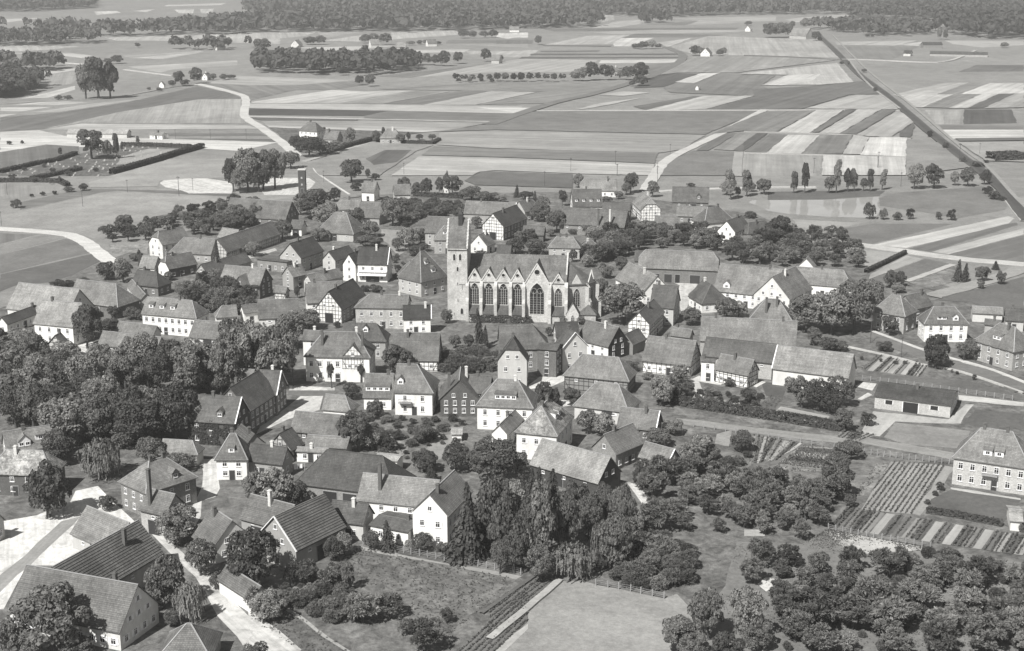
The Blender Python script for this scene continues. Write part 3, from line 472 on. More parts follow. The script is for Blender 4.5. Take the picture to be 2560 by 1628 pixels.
(105,'b',0.07,[(76.8,253.8),(78.3,253.2),(84.0,262.9),(82.5,263.6)]),
(178,'b',0.077,[(78.6,253.1),(80.1,252.5),(85.7,262.0),(84.2,262.7)]),
(120,'b',0.084,[(80.4,252.3),(81.8,251.7),(87.4,261.2),(86.0,261.9)]),
(180,'b',0.091,[(82.1,251.6),(83.6,251.0),(89.1,260.4),(87.7,261.1)]),
(112,'b',0.098,[(83.9,250.9),(85.3,250.3),(90.8,259.5),(89.4,260.2)]),
(140,'b',0.105,[(85.6,250.2),(87.1,249.6),(92.5,258.7),(91.1,259.4)]),
(185,'b',0.112,[(87.4,249.5),(88.8,248.9),(94.2,257.9),(92.7,258.6)]),
(120,'b',0.119,[(89.1,248.8),(90.5,248.2),(95.8,257.1),(94.4,257.8)]),
(165,'b',0.126,[(90.8,248.1),(92.2,247.5),(97.5,256.3),(96.1,257.0)]),
(105,'b',0.133,[(92.5,247.4),(93.9,246.8),(99.1,255.5),(97.7,256.2)]),
(170,'b',0.14,[(94.2,246.7),(95.6,246.1),(100.8,254.7),(99.4,255.4)]),
(198,'m',0.084,[(52.5,248.0),(61.8,258.8),(79.3,249.6),(69.4,241.9),(68.0,245.2),(63.5,246.6)]),
(108,'m',0.091,[(86.6,274.4),(92.5,279.8),(104.8,273.8),(97.0,261.5),(83.8,267.2)]),
(195,'d',0.098,[(92.6,281.0),(105.2,274.8),(104.9,273.8),(92.3,279.9)]),
(185,'m',0.007,[(45.5,258.8),(49.7,258.5),(49.0,255.5),(45.0,255.5)]),
(160,'m',0.007,[(-3.8,208.9),(7.7,234.9),(12.5,235.5),(15.3,233.5),(26.7,228.1),(29.1,230.0),(31.4,221.1),(26.8,206.0),(-4.5,206.0)]),
(118,'b',0.014,[(-3.6,226.0),(3.7,236.6),(8.3,235.0),(-4.4,212.7)]),
(122,'g',0.021,[(-32.7,243.6),(-29.2,249.7),(0.9,236.1),(-11.3,212.7),(-17.9,221.1),(-17.3,228.2),(-27.6,234.1)]),
(172,'d',0.028,[(-29.3,250.7),(1.8,237.2),(0.7,235.9),(-29.4,249.4)]),
(118,'b',0.028,[(-10.0,206.0),(2.9,232.6),(2.7,219.3),(-3.5,206.0)]),
(185,'d',0.035,[(-4.1,206.0),(2.7,218.4),(2.7,216.6),(-2.7,206.0)]),
(112,'g',0.028,[(-40.1,225.8),(-23.7,206.0),(-32.1,206.0),(-45.0,221.1)]),
(175,'d',0.035,[(-38.6,224.3),(-23.5,206.0),(-24.6,206.0),(-38.9,223.4)]),
(136,'m',0.147,[(43.1,252.5),(55.5,251.4),(60.7,257.3),(64.1,246.3),(78.7,249.1),(95.4,242.5),(82.0,204.4),(31.1,204.4),(32.6,221.1),(38.1,233.1)]),
(205,'s',0.154,[(43.9,233.6),(46.0,236.7),(47.8,235.6),(47.1,233.1),(44.9,230.6)]),
(216,'s',0.007,[(-102.5,262.2),(-95.5,265.9),(-90.5,273.8),(-81.1,271.8),(-75.0,262.8),(-76.1,249.1),(-84.3,241.9),(-89.5,241.9),(-87.6,223.9),(-89.5,223.9)]),
(216,'s',0.014,[(-90.8,272.4),(-91.6,279.2),(-87.7,282.0),(-81.0,271.4),(-84.8,271.8)]),
(165,'d',0.014,[(-93.4,236.1),(-89.6,262.8),(-86.5,265.3),(-90.7,228.6)]),
(198,'s',0.035,[(-70.6,257.3),(-68.8,257.3),(-62.5,248.3),(-59.4,243.6),(-38.3,213.5),(-37.4,207.7),(-41.6,206.0),(-50.1,221.1),(-62.3,244.1)]),
(198,'s',0.042,[(-45.5,223.9),(-33.1,207.7),(-42.6,207.7)]),
(202,'s',0.007,[(-69.5,298.5),(-65.4,298.5),(-61.6,280.6),(-61.6,275.8),(-64.0,273.8),(-62.4,265.3),(-62.6,257.3),(-64.5,257.3),(-65.2,273.8)]),
(196,'s',0.007,[(-53.8,344.5),(-48.1,344.7),(-47.5,333.5),(-54.2,326.1),(-60.0,315.2),(-60.0,322.1),(-56.4,333.5)]),
(120,'r',0.007,[(-57.7,349.2),(-45.3,348.3),(-44.9,345.1),(-54.1,345.1),(-57.2,345.6)]),
(210,'s',0.007,[(-58.2,353.8),(-46.0,351.8),(-45.7,349.4),(-57.4,349.4)]),
(212,'s',0.007,[(4.2,353.8),(7.4,361.4),(14.5,362.4),(14.4,358.5),(10.3,352.9),(4.7,350.6)]),
(220,'s',0.007,[(12.4,341.2),(17.5,342.1),(17.8,337.7),(12.7,336.0)]),
(196,'s',0.009,[(53.6,475.4),(64.2,475.4),(58.1,455.2),(54.4,432.5),(53.0,432.5),(56.7,467.5)]),
(160,'d',0.007,[(-18.6,313.7),(-11.5,316.0),(-11.1,305.0),(-16.8,297.3),(-19.5,304.3)]),
(150,'g',0.007,[(-34.1,305.7),(-28.9,313.0),(-23.2,308.6),(-25.0,297.3)]),
(215,'s',0.008,[(-128.2,392.9),(-122.1,396.3),(-114.1,390.6),(-116.8,382.9),(-124.6,384.0)]),
(120,'m',0.007,[(-117.1,354.7),(-94.7,353.8),(-89.5,343.8),(-99.6,341.2),(-111.1,343.8)]),
(205,'s',0.007,[(-80.4,320.6),(-82.2,335.2),(-80.3,335.2),(-77.7,322.1)]),
(205,'s',0.007,[(24.3,284.9),(27.2,282.0),(29.0,268.5),(27.4,267.8),(25.9,276.5)]),
(205,'d',0.076,[(107.0,404.5),(113.6,394.0),(115.7,385.1),(133.5,353.8),(132.5,351.0),(113.1,381.3),(105.8,400.9)]),
(165,'d',0.011,[(-53.0,567.3),(-46.0,565.0),(-38.5,531.2),(-42.1,515.6),(-50.1,543.4)]),
(190,'s',0.01,[(-98.1,515.6),(-90.1,529.2),(-88.6,525.2),(-96.3,510.0)]),
]
ROADS = [
(6,215,'road',0.375,[(-264.0,1204.7),(-235.8,1160.8),(-209.3,1111.7),(-201.6,1085.2),(-194.3,1043.6),(-184.1,976.1),(-176.0,948.8),(-154.9,892.4),(-137.2,839.5),(-129.9,816.5),(-117.0,774.0)]),
(6,150,'road',0.276,[(-117.0,774.0),(-108.3,750.7),(-105.1,731.8),(-98.5,706.9),(-87.0,674.0),(-79.4,652.6),(-71.9,642.4)]),
(3.5,188,'path',0.32,[(-111.6,754.3),(-104.8,773.1),(-94.4,804.2),(-81.2,832.7)]),
(1.2,225,'footpath',0.296,[(-103.6,762.5),(-104.4,743.0),(-100.9,720.9),(-88.3,685.2),(-75.1,649.7)]),
(6,225,'road',0.232,[(-210.9,568.4),(-193.6,563.3),(-178.9,557.3),(-170.8,549.7),(-162.4,535.2),(-153.3,517.5),(-143.1,500.1)]),
(3.5,165,'path',0.493,[(-379.0,1043.6),(-340.7,1068.2),(-303.7,1085.2),(-286.6,1149.1),(-278.7,1183.9),(-261.8,1194.2)]),
(4,215,'path',0.643,[(-453.1,1437.6),(-413.4,1408.3)]),
(3.5,205,'path',0.611,[(-363.9,1350.3),(-302.7,1283.6)]),
(6,208,'road',0.38,[(178.5,1008.8),(142.2,910.4),(114.3,839.5),(95.1,792.3),(81.6,756.4),(74.6,723.5),(69.7,696.9),(62.6,661.6)]),
(3,205,'path',0.49,[(17.3,999.9),(94.9,1002.8),(178.6,1005.0),(220.9,1006.5),(272.6,1003.6)]),
(9,128,'track',0.61,[(-14.8,919.7),(5.0,979.6),(31.1,1055.8),(62.8,1116.3),(94.2,1194.2),(106.0,1231.8),(133.0,1301.8),(186.2,1516.4),(178.0,1671.8)]),
(2.2,180,'path',0.503,[(-14.9,926.0),(5.0,986.8),(22.0,1031.7)]),
(3,178,'path',0.455,[(144.1,883.6),(185.7,875.0),(209.5,866.5),(239.1,850.1)]),
(3,190,'path',0.418,[(129.1,788.6),(170.9,780.8),(214.9,770.4)]),
(5,172,'path',0.41,[(126.9,792.3),(112.2,704.3)]),
(3,115,'path',0.843,[(246.7,1533.2),(292.4,1513.1),(336.0,1468.1)]),
(3.5,205,'path',0.855,[(337.8,1476.0),(362.8,1476.0),(405.8,1437.6),(434.8,1437.6),(481.7,1533.2),(515.2,1604.2)]),
(6.5,96,'railway_embankment',0.601,[(405.1,1913.1),(349.4,1533.2),(309.8,1277.6),(296.7,1158.8),(284.0,1059.9),(265.1,929.2),(251.5,821.5),(240.5,731.5),(235.1,683.5),(224.1,624.3),(215.9,583.6)]),
(2.0,165,'track',0.624,[(423.5,1913.1),(356.5,1500.0),(322.2,1277.6),(292.2,1051.7),(267.8,886.5),(254.7,797.0),(247.9,735.5),(231.3,649.7),(224.1,608.4)]),
(1.8,175,'track',0.746,[(343.1,1468.1),(297.1,1199.5),(275.0,1012.5)]),
(3,200,'track',0.391,[(231.4,670.9),(224.0,635.4),(213.5,583.6)]),
(6,205,'road',0.325,[(131.0,536.8),(147.8,523.3),(163.9,509.1),(184.4,500.1),(186.9,499.2)]),
(2.6,195,'path',0.322,[(134.6,472.5),(146.3,485.3),(158.6,499.2)]),
(6.5,165,'road',0.328,[(137.1,450.8),(157.2,468.3),(172.2,482.8),(183.1,494.8)]),
(6.5,128,'road',0.334,[(104.4,406.9),(106.5,403.9),(110.8,390.6),(115.0,381.8),(119.7,373.4),(123.9,368.3),(128.5,359.5),(132.2,348.3)]),
(1.6,215,'pavement',0.34,[(106.6,408.1),(112.2,395.7),(116.7,385.6),(122.1,377.6),(126.8,371.9),(131.1,363.9),(134.4,354.7)]),
(1.0,200,'pavement',0.346,[(95.1,391.2),(107.7,378.6),(111.8,372.4),(117.3,369.3),(122.4,363.4),(130.9,346.5)]),
(3,205,'path',0.469,[(67.9,657.1),(76.4,661.6),(97.0,666.2),(115.3,670.2),(121.9,670.2),(144.6,670.2)]),
(2,205,'path',0.358,[(47.9,358.5),(48.2,347.4),(46.1,339.4)]),
(0.8,110,'garden_border',0.364,[(-5.2,222.0),(4.0,236.9)]),
(1.4,190,'path',0.37,[(-3.8,212.7),(1.4,221.6),(8.6,235.4)]),
]
HEDGES = [
(2.2,1.8,'long dark clipped hedge along the garden lane',[(37.1,340.7),(45.5,334.8),(55.3,329.8),(65.9,324.1),(78.6,317.1)]),
(2.5,3,'dark hedge edging the cemetery towards the meadow',[(-202.0,711.9),(-189.8,756.4),(-185.6,778.5),(-177.0,810.6)]),
(2,3,'low hedge at the back of the cemetery',[(-224.7,817.5),(-207.5,815.5),(-183.3,809.1)]),
(1.8,2.4,'dark hedge crossing the cemetery lengthwise',[(-236.1,693.4),(-227.8,710.4),(-221.8,726.3)]),
(1.8,2.4,'hedge along the near edge of the cemetery',[(-249.5,686.8),(-234.5,688.4),(-220.0,685.2),(-212.5,674.0)]),
(1.8,2.6,'hedge between dark meadow and cemetery',[(-259.6,715.7),(-251.0,743.7),(-243.9,756.4),(-241.3,783.0)]),
(2,2.5,'dark hedge beside the path at the road fork',[(-101.8,790.0),(-92.0,819.0),(-82.3,844.7)]),
(1.6,2,'straight hedge behind the hedge house',[(-81.8,839.5),(-59.1,829.1),(-46.1,826.5),(-43.1,842.1)]),
(4,10,'dark bushy hedge block near the railway',[(257.3,760.7),(275.0,765.1)]),
(1.4,1.2,'thin hedge running up to the gravel road',[(124.1,486.2),(135.8,502.7),(146.6,518.5)]),
(2,2,'churchyard hedge below the nave',[(-12.9,418.7),(-4.1,418.1),(5.6,417.4)]),
(1.8,1.6,'hedge behind the white tower garden',[(-45.4,646.8),(-34.5,643.9),(-22.7,639.6)]),
(1.2,1.0,'low flowering hedge behind the vegetable beds',[(83.6,267.2),(88.2,265.3),(92.3,262.8),(96.6,260.3)]),
]
FENCES = [
(16,'post and wire fence along the garden lane',[(78.1,302.2),(88.0,298.0),(97.7,294.7)]),
(18,'wire fence with white posts behind the new garage',[(92.5,358.5),(102.8,353.8),(114.1,347.4),(126.2,341.2)]),
(14,'wooden post fence between vegetable beds and pale field',[(61.9,258.5),(69.5,254.3),(79.3,249.7)]),
(20,'garden post fence before the clover field',[(-28.4,251.1),(-15.1,245.2),(1.6,238.0)]),
(14,'thin post fence beside the rough lane',[(43.2,320.6),(57.8,313.7),(73.2,305.0)]),
(7,'broken paling fence at the meadow edge',[(15.1,233.3),(21.0,230.9),(26.5,227.9)]),
]
POLES = [
(-233.2,649.7,6.7),
(-189.3,618.9,7.3),
(-179.6,657.1,6),
(-153.2,646.8,9.2),
(-150.0,661.6,6),
(-209.6,574.2,6),
(-91.5,685.2,6),
(-54.4,710.4,6.1),
(15.6,674.0,7.4),
(30.0,720.9,6.8),
(52.6,706.9,6),
(71.2,690.1,7.6),
(54.4,743.7,7.6),
(87.4,783.0,6.0),
(30.1,723.5,6.8),
(73.2,711.9,6),
(52.7,706.6,6),
(237.7,752.1,10.3),
(258.4,783.0,6.4),
(189.5,731.5,8.8),
(153.0,715.7,8.0),
(103.5,395.1,7.4),
(108.3,379.7,6),
(124.4,375.5,6),
(186.1,674.0,6.9),
(189.3,731.8,6.3),
(-56.9,352.9,8.8),
(-200.7,847.4,6),
(-179.9,847.4,6),
(-158.5,847.4,6),
]
TREES = [
('p',-323.1,1085.2,25.2,16.8,'tall slender tree in fields near the field path hut,shortest of three'),
('p',-312.9,1083.5,30.5,19.4,'tall slender tree in fields near the field path hut,tallest of three'),
('p',-305.0,1086.9,26.8,16.8,'tall slender tree in fields near the field path hut,middle sized of three'),
('b',-227.1,765.1,17.3,15.9,'tall broadleaf tree in fields near the white works hut,the taller one'),
('b',-218.3,765.1,11.1,6.2,'tall broadleaf tree in fields near the white works hut,the shorter one'),
('p',-214.5,767.3,13.3,4.7,'tall narrow slender tree in fields near the white works hut'),
('p',-214.9,816.5,5.9,2.7,'middling narrow slender tree before the white works hut'),
('p',-219.6,797.0,5.2,2.5,'middling narrow slender tree in fields near the white works hut'),
('p',-248.2,778.5,4.4,2.9,'small slender tree in fields near the long low field shed'),
('u',-291.9,824.0,2.7,3.5,'bushy broad shrub in fields near the long low field shed'),
('u',-285.4,826.5,2.7,2.2,'bushy shrub in fields near the long low field shed'),
('u',-281.7,1144.3,3.7,5.8,'bushy broad shrub before the field path hut,the taller one'),
('u',-334.6,1076.6,4.3,8.3,'bushy broad shrub in fields near the field path hut,the taller one'),
('u',-341.2,1076.6,4.3,6.1,'bushy broad shrub in fields near the field path hut,the shorter one'),
('u',-292.5,1154.0,2.8,3.7,'bushy broad shrub before the field path hut,the shorter one'),
('b',-430.4,1657.9,6.2,6.6,'middling broad broadleaf tree in fields near the tree belt farm,middle sized of three'),
('b',-276.1,1189.0,13.3,9.5,'tall broadleaf tree behind the field path hut'),
('b',-265.7,1207.9,13.9,12.9,'tall broadleaf tree before the road bend cottage'),
('b',-270.3,1187.0,5.9,9.5,'middling broad broadleaf tree beside the field path hut'),
('b',-258.6,1240.7,6.1,7.2,'middling broad broadleaf tree before the road bend cottage'),
('b',-245.7,1252.0,4.2,11.2,'small broad broadleaf tree beside the road bend cottage'),
('b',-250.0,1242.9,5.5,7.8,'middling broad broadleaf tree beside the road bend cottage'),
('b',-281.4,1187.0,4.9,7.4,'small broad broadleaf tree behind the field path hut'),
('b',-390.7,1425.7,8.8,13.9,'middling broad broadleaf tree in fields near the tree belt farm,tallest of three'),
('b',-398.3,1419.8,5.9,11.4,'middling broad broadleaf tree in fields near the tree belt farm,shortest of three'),
('b',-130.4,658.6,17.6,9.3,0),
('b',-123.4,658.6,22.5,13.1,0),
('b',-117.4,664.7,19.8,12.2,0),
('b',-112.4,667.7,20.9,12.2,0),
('b',-118.4,658.6,13.2,10.9,0),
('b',-126.5,654.1,12.4,8.2,0),
('b',-114.5,731.8,9.2,10.3,'middling broad broadleaf tree in fields near the fork grey house'),
('b',-65.4,1394.0,15.0,13.0,'tall broadleaf tree in fields near the round tree barn,the taller one'),
('b',-53.5,1422.8,13.0,12.0,'tall broadleaf tree beside the round tree barn'),
('b',-83.1,1408.3,12.3,11.9,'tall broad broadleaf tree in fields near the round tree barn'),
('b',-74.8,1401.1,11.7,10.0,'tall broadleaf tree in fields near the round tree barn,the shorter one'),
('b',-127.4,1194.2,9.1,8.0,'middling broadleaf tree in fields near the road bend cottage,the shorter one'),
('b',-117.2,1183.9,10.9,10.0,'middling broadleaf tree in fields near the road bend cottage,the taller one'),
('b',-26.4,1449.7,13.5,12.2,'tall broadleaf tree behind the round tree barn'),
('b',-11.2,1449.7,7.1,5.4,'middling broadleaf tree behind the round tree barn'),
('o',-47.9,1231.8,7.7,7.2,1),
('o',-40.9,1228.5,6.9,7.2,2),
('o',-33.8,1225.2,7.3,7.2,2),
('o',-27.0,1231.8,7.0,7.2,2),
('o',-19.9,1228.5,7.4,7.2,2),
('o',-12.9,1225.2,7.9,7.2,1),
('o',-6.0,1231.8,7.6,7.2,2),
('o',1.0,1228.5,6.8,7.2,2),
('o',7.9,1225.2,7.2,7.2,2),
('o',-12.8,1236.2,8.0,7.5,1),
('o',-5.7,1230.7,8.3,7.5,1),
('o',1.2,1225.2,8.7,7.4,1),
('o',8.2,1232.9,8.0,7.5,1),
('o',15.2,1227.4,8.3,7.4,1),
('o',22.3,1235.1,7.6,7.5,2),
('o',29.1,1229.6,7.9,7.5,1),
('o',35.9,1224.1,8.3,7.4,1),
('o',43.2,1231.8,7.6,7.5,2),
('o',-45.2,1218.6,4.3,5.0,3),
('o',-35.8,1218.6,4.3,5.0,3),
('o',-26.4,1218.6,4.3,5.0,3),
('o',-17.0,1218.6,4.3,5.0,3),
('b',-110.6,774.0,11.9,14.0,'tall broad broadleaf tree in fields near the fork grey house'),
('b',-106.1,783.0,9.5,10.6,'middling broad broadleaf tree before the fork grey house,tallest of three'),
('b',-121.0,797.0,9.7,8.6,'middling broadleaf tree before the fork grey house'),
('b',-94.2,826.5,9.7,7.1,'middling broadleaf tree beside the fork grey house'),
('b',-98.8,797.0,6.4,10.8,'middling broad broadleaf tree before the fork grey house,middle sized of three'),
('b',-79.3,834.3,7.1,5.6,'middling broadleaf tree beside the hedge house'),
('b',-65.2,829.1,6.4,6.4,'middling broad broadleaf tree beside the hedge house'),
('b',-101.0,783.0,6.3,9.9,'middling broad broadleaf tree before the fork grey house,shortest of three'),
('b',-116.7,875.0,4.2,6.3,'small broad broadleaf tree behind the fork villa'),
('p',-77.2,852.8,6.3,2.8,'middling narrow slender tree behind the hedge house'),
('p',-61.2,839.5,5.4,3.1,'middling slender tree beside the hedge house'),
('b',-55.0,844.2,3.8,4.7,'small broad broadleaf tree beside the hedge house,the taller one'),
('b',-47.4,844.2,3.8,5.0,'small broad broadleaf tree beside the hedge house,the shorter one'),
('b',-72.5,834.3,4.0,3.8,'small broadleaf tree behind the hedge house'),
('b',-78.0,685.2,12.5,12.2,'tall broad broadleaf tree in fields beyond the bright gable house'),
('u',-73.4,661.6,4.9,6.0,'bushy broad shrub behind the bright gable house'),
('u',-66.9,693.4,4.1,5.2,'bushy broad shrub in fields beyond the bright gable house'),
('u',-71.7,700.1,5.7,3.2,'bushy shrub in fields beyond the bright gable house'),
('b',-276.7,1604.2,15.3,21.3,'tall broad broadleaf tree in fields near the tree belt farm'),
('b',-62.1,1837.4,11.6,15.4,'tall broad broadleaf tree in fields beyond the white shed farm'),
('b',-50.3,1837.4,9.9,11.4,'middling broad broadleaf tree in fields near the forest edge farm,middle sized of three'),
('b',-35.6,1842.3,9.6,14.7,'middling broad broadleaf tree in fields near the forest edge farm,shortest of three'),
('b',-23.8,1847.2,10.4,14.7,'middling broad broadleaf tree in fields near the forest edge farm,tallest of three'),
('b',-176.6,1740.9,11.3,15.4,'tall broad broadleaf tree in fields beyond the two-tree farm,the shorter one'),
('b',-169.3,1767.5,10.9,14.1,'middling broad broadleaf tree in fields beyond the two-tree farm'),
('b',-150.4,1713.1,14.0,18.2,'tall broad broadleaf tree in fields beyond the two-tree farm,the taller one'),
('b',-238.6,1713.1,9.5,19.7,'middling broad broadleaf tree behind the grove farm'),
('b',-227.6,1713.1,11.5,15.2,'tall broad broadleaf tree in fields beyond the grove farm'),
('b',-119.3,1702.6,5.4,12.1,'middling broad broadleaf tree beside the white shed farm'),
('b',-109.7,1713.1,5.4,7.6,'middling broad broadleaf tree behind the white shed farm,the shorter one'),
('b',-102.5,1719.4,5.7,8.4,'middling broad broadleaf tree behind the white shed farm,the taller one'),
('b',-86.9,1713.1,4.1,8.3,'small broad broadleaf tree behind the white shed farm'),
('b',30.6,1708.8,11.8,10.3,'tall broadleaf tree in fields near the white shed farm'),
('b',149.5,1638.3,9.4,11.6,4),
('b',158.7,1638.3,10.0,12.3,4),
('b',140.5,1642.2,5.9,10.9,4),
('b',167.0,1642.2,6.5,8.7,4),
('b',145.0,1632.5,7.8,10.1,4),
('b',194.4,1533.2,11.0,12.9,'middling broad broadleaf tree beside the track end farm,the taller one'),
('b',199.5,1524.8,10.3,9.5,'middling broadleaf tree beside the track end farm'),
('b',220.6,1529.8,7.5,9.5,'middling broad broadleaf tree beside the track end farm,the shorter one'),
('b',227.2,1550.4,7.6,8.3,'middling broad broadleaf tree behind the track end farm'),
('b',349.2,2141.8,7.4,11.7,'middling broad broadleaf tree in fields beyond the single tree farm,the shorter one'),
('b',59.2,1234.0,12.1,14.3,'tall broad broadleaf tree in fields near the grove house,shortest of three'),
('b',68.4,1237.3,16.5,14.9,'tall broadleaf tree in fields near the grove house,tallest of three'),
('b',79.6,1240.7,14.5,12.2,'tall broadleaf tree in fields near the grove house,middle sized of three'),
('b',84.8,1242.9,12.9,7.8,'tall broadleaf tree in fields near the grove house,shortest of three'),
('b',100.9,1242.9,12.7,12.2,'tall broad broadleaf tree in fields near the grove house,middle sized of three'),
('b',111.5,1242.9,15.4,15.5,'tall broad broadleaf tree in fields near the grove house,tallest of three'),
('b',94.8,1248.6,8.5,8.9,'middling broad broadleaf tree before the grove house'),
('b',106.1,1187.0,9.7,13.8,'middling broad broadleaf tree in fields near the white field hut'),
('b',99.4,1187.0,4.9,5.8,'small broad broadleaf tree in fields near the white field hut'),
('b',54.4,1237.3,8.4,9.9,'middling broad broadleaf tree in fields near the grove house'),
('b',329.4,1849.6,19.8,21.3,'tall broad broadleaf tree beside the railway farm,the shorter one'),
('b',341.3,1849.6,21.5,22.9,'tall broad broadleaf tree beside the railway farm,the taller one'),
('b',353.1,1857.0,19.4,18.1,'tall broadleaf tree behind the railway farm'),
('b',416.3,2053.8,16.9,22.7,'tall broad broadleaf tree in fields near the single tree farm'),
('b',403.2,2084.4,10.2,10.1,'middling broad broadleaf tree in fields beyond the single tree farm,the taller one'),
('b',375.6,1785.6,12.3,13.4,'tall broad broadleaf tree before the railway farm'),
('b',321.9,1405.4,4.7,5.2,'small broad broadleaf tree in fields near the works hut'),
('b',323.7,1320.6,3.9,6.1,'small broad broadleaf tree in fields near the grove house'),
('b',565.5,1657.9,6.8,11.0,'middling broad broadleaf tree in fields near the brickworks shed'),
('b',536.0,1813.5,14.4,8.0,'tall broadleaf tree in fields beyond the brickworks shed,the taller one'),
('b',540.6,1801.8,13.6,7.2,'tall broadleaf tree in fields beyond the brickworks shed,the shorter one'),
('u',380.5,1837.4,8.7,10.3,'bushy broad shrub beside the railway farm'),
('u',379.9,1785.6,5.9,7.2,'bushy broad shrub in fields near the railway farm,tallest of three'),
('u',457.3,1862.0,4.4,7.5,'bushy broad shrub in fields near the railway farm,middle sized of three'),
('u',464.0,1862.0,3.7,6.0,'bushy broad shrub in fields near the railway farm,shortest of three'),
('u',242.4,735.5,3.9,8.5,'bushy broad shrub in fields near the hatch barn,shortest of three'),
('u',252.3,752.1,1.8,3.7,'low broad shrub in fields beyond the hatch barn'),
('p',131.1,655.0,9.8,4.6,5),
('p',136.3,655.0,13.2,4.9,'tall narrow slender tree in fields near the hatch barn,the shorter one'),
('p',150.9,655.0,14.8,5.4,'tall narrow slender tree in fields near the hatch barn,the taller one'),
('p',157.2,658.6,10.8,4.7,5),
('p',160.4,659.5,10.7,4.7,5),
('p',167.8,659.5,10.3,4.5,5),
('p',174.5,664.1,9.4,4.8,'middling slender tree in fields near the hatch barn'),
('b',147.4,655.0,8.9,6.0,6),
('b',165.0,661.0,6.5,3.6,6),
('b',190.1,666.2,12.2,9.7,'tall broadleaf tree in fields near the hatch barn,the taller one'),
('b',200.3,668.4,11.9,9.2,'tall broadleaf tree in fields near the hatch barn,the shorter one'),
('b',212.8,676.5,7.6,4.8,6),
('b',218.2,674.0,10.1,8.1,6),
('b',227.7,679.7,7.7,5.9,6),
('p',99.2,636.8,13.3,6.3,'tall narrow slender tree behind the hatch barn'),
('p',107.8,645.3,11.9,6.3,'tall slender tree behind the hatch barn'),
('b',99.1,649.7,6.3,7.0,'middling broad broadleaf tree behind the hatch barn'),
('b',103.5,643.3,5.5,3.3,'middling broadleaf tree behind the hatch barn'),
('b',116.8,651.2,8.1,7.9,'middling broad broadleaf tree in fields beyond the hatch barn'),
('b',85.3,673.4,2.0,4.5,'small broad broadleaf tree in fields near the field farmhouse'),
('b',111.9,658.6,4.9,4.9,'small broad broadleaf tree in fields beyond the hatch barn'),
('u',150.7,589.1,8.5,5.1,'bushy shrub in fields beyond the dark hipped outbuilding'),
('u',155.8,587.9,5.8,3.8,7),
('u',161.2,586.7,4.3,4.7,'bushy broad shrub in fields near the dark hipped outbuilding'),
('u',167.5,589.1,5.6,4.0,7),
('u',179.0,587.9,4.0,3.1,7),
('u',184.2,586.7,5.7,5.1,7),
('u',219.2,638.2,4.8,6.3,'bushy broad shrub in fields near the hatch barn,tallest of three'),
('u',220.4,652.6,4.4,5.4,'bushy broad shrub in fields near the hatch barn,middle sized of three'),
('u',221.1,635.4,2.4,4.8,'low broad shrub in fields near the hatch barn'),
('u',101.0,592.0,3.3,6.7,'bushy broad shrub beside the raftered gable house'),
('b',103.7,542.4,10.3,10.9,'middling broad broadleaf tree beside the dark hipped outbuilding'),
('s',152.3,473.5,8.0,4.1,'middling spruce in fields near the pale gable end'),
('s',154.7,473.0,7.0,3.8,'middling spruce in fields beyond the long narrow shed'),
('s',171.5,491.8,3.4,3.4,'small broad spruce in fields near the pale gable end'),
('b',160.3,472.2,5.9,6.0,'middling broad broadleaf tree in fields beyond the long narrow shed'),
('b',165.7,468.7,5.0,3.8,'middling broadleaf tree in fields beyond the long narrow shed'),
('b',156.8,462.5,3.2,2.9,'small broadleaf tree behind the long narrow shed'),
('b',126.9,463.6,6.5,5.3,'middling broadleaf tree beside the slatted wing,the taller one'),
('b',131.0,465.6,5.7,3.7,'middling broadleaf tree beside the slatted wing,the shorter one'),
('b',127.9,456.7,3.1,5.4,'small broad broadleaf tree beside the slatted wing'),
('y',114.9,369.1,10.0,8.2,'middling dense dark tree beside the paired-window brick house'),
('b',87.4,406.9,12.1,13.2,'tall broad broadleaf tree beside the two-chimney house,the shorter one'),
('b',94.3,404.3,14.6,14.5,'tall broad broadleaf tree beside the two-chimney house,the taller one'),
('b',101.1,405.1,17.2,13.8,'tall broadleaf tree beside the pointed hip house'),
('b',110.9,423.2,12.6,7.9,'tall broadleaf tree beside the grey rear house'),
('b',111.0,403.1,6.5,5.3,'middling broadleaf tree before the pointed hip house'),
('b',126.1,378.1,5.9,6.5,'middling broad broadleaf tree beside the paired-window brick house'),
('b',88.9,386.0,4.5,6.6,'small broad broadleaf tree beside the very long pale house,the taller one'),
('b',92.6,386.7,3.0,5.0,'small broad broadleaf tree beside the very long pale house,the shorter one'),
('b',105.1,386.0,3.1,4.6,'small broad broadleaf tree before the white villa'),
('b',86.4,391.7,5.7,4.7,'middling broadleaf tree before the two-chimney house'),
('u',121.9,358.3,2.0,1.3,'low shrub before the paired-window brick house,tallest of three'),
('u',96.8,377.6,1.2,1.3,'low broad shrub behind the whitewashed barn,the taller one'),
('u',101.6,375.5,1.2,1.2,'low broad shrub behind the whitewashed barn,the shorter one'),
('u',105.1,373.2,1.2,1.9,'low broad shrub beside the paired-window brick house,the taller one'),
('u',107.7,373.4,1.2,1.3,'low broad shrub beside the paired-window brick house,the shorter one'),
('u',84.8,321.8,4.1,4.2,'bushy broad shrub before the new garage'),
('u',118.1,365.3,1.2,0.9,'low shrub before the paired-window brick house,middle sized of three'),
('u',119.0,363.4,1.2,1.0,'low shrub before the paired-window brick house,shortest of three'),
('b',71.8,334.8,8.2,6.7,'middling broadleaf tree before the whitewashed barn,the shorter one'),
('b',75.5,332.2,8.5,7.5,'middling broadleaf tree before the whitewashed barn,the taller one'),
('b',80.6,335.2,8.0,8.4,'middling broad broadleaf tree before the whitewashed barn'),
('b',77.4,330.0,6.2,6.9,'middling broad broadleaf tree beside the new garage'),
('b',78.1,317.1,6.0,5.2,'middling broadleaf tree before the new garage'),
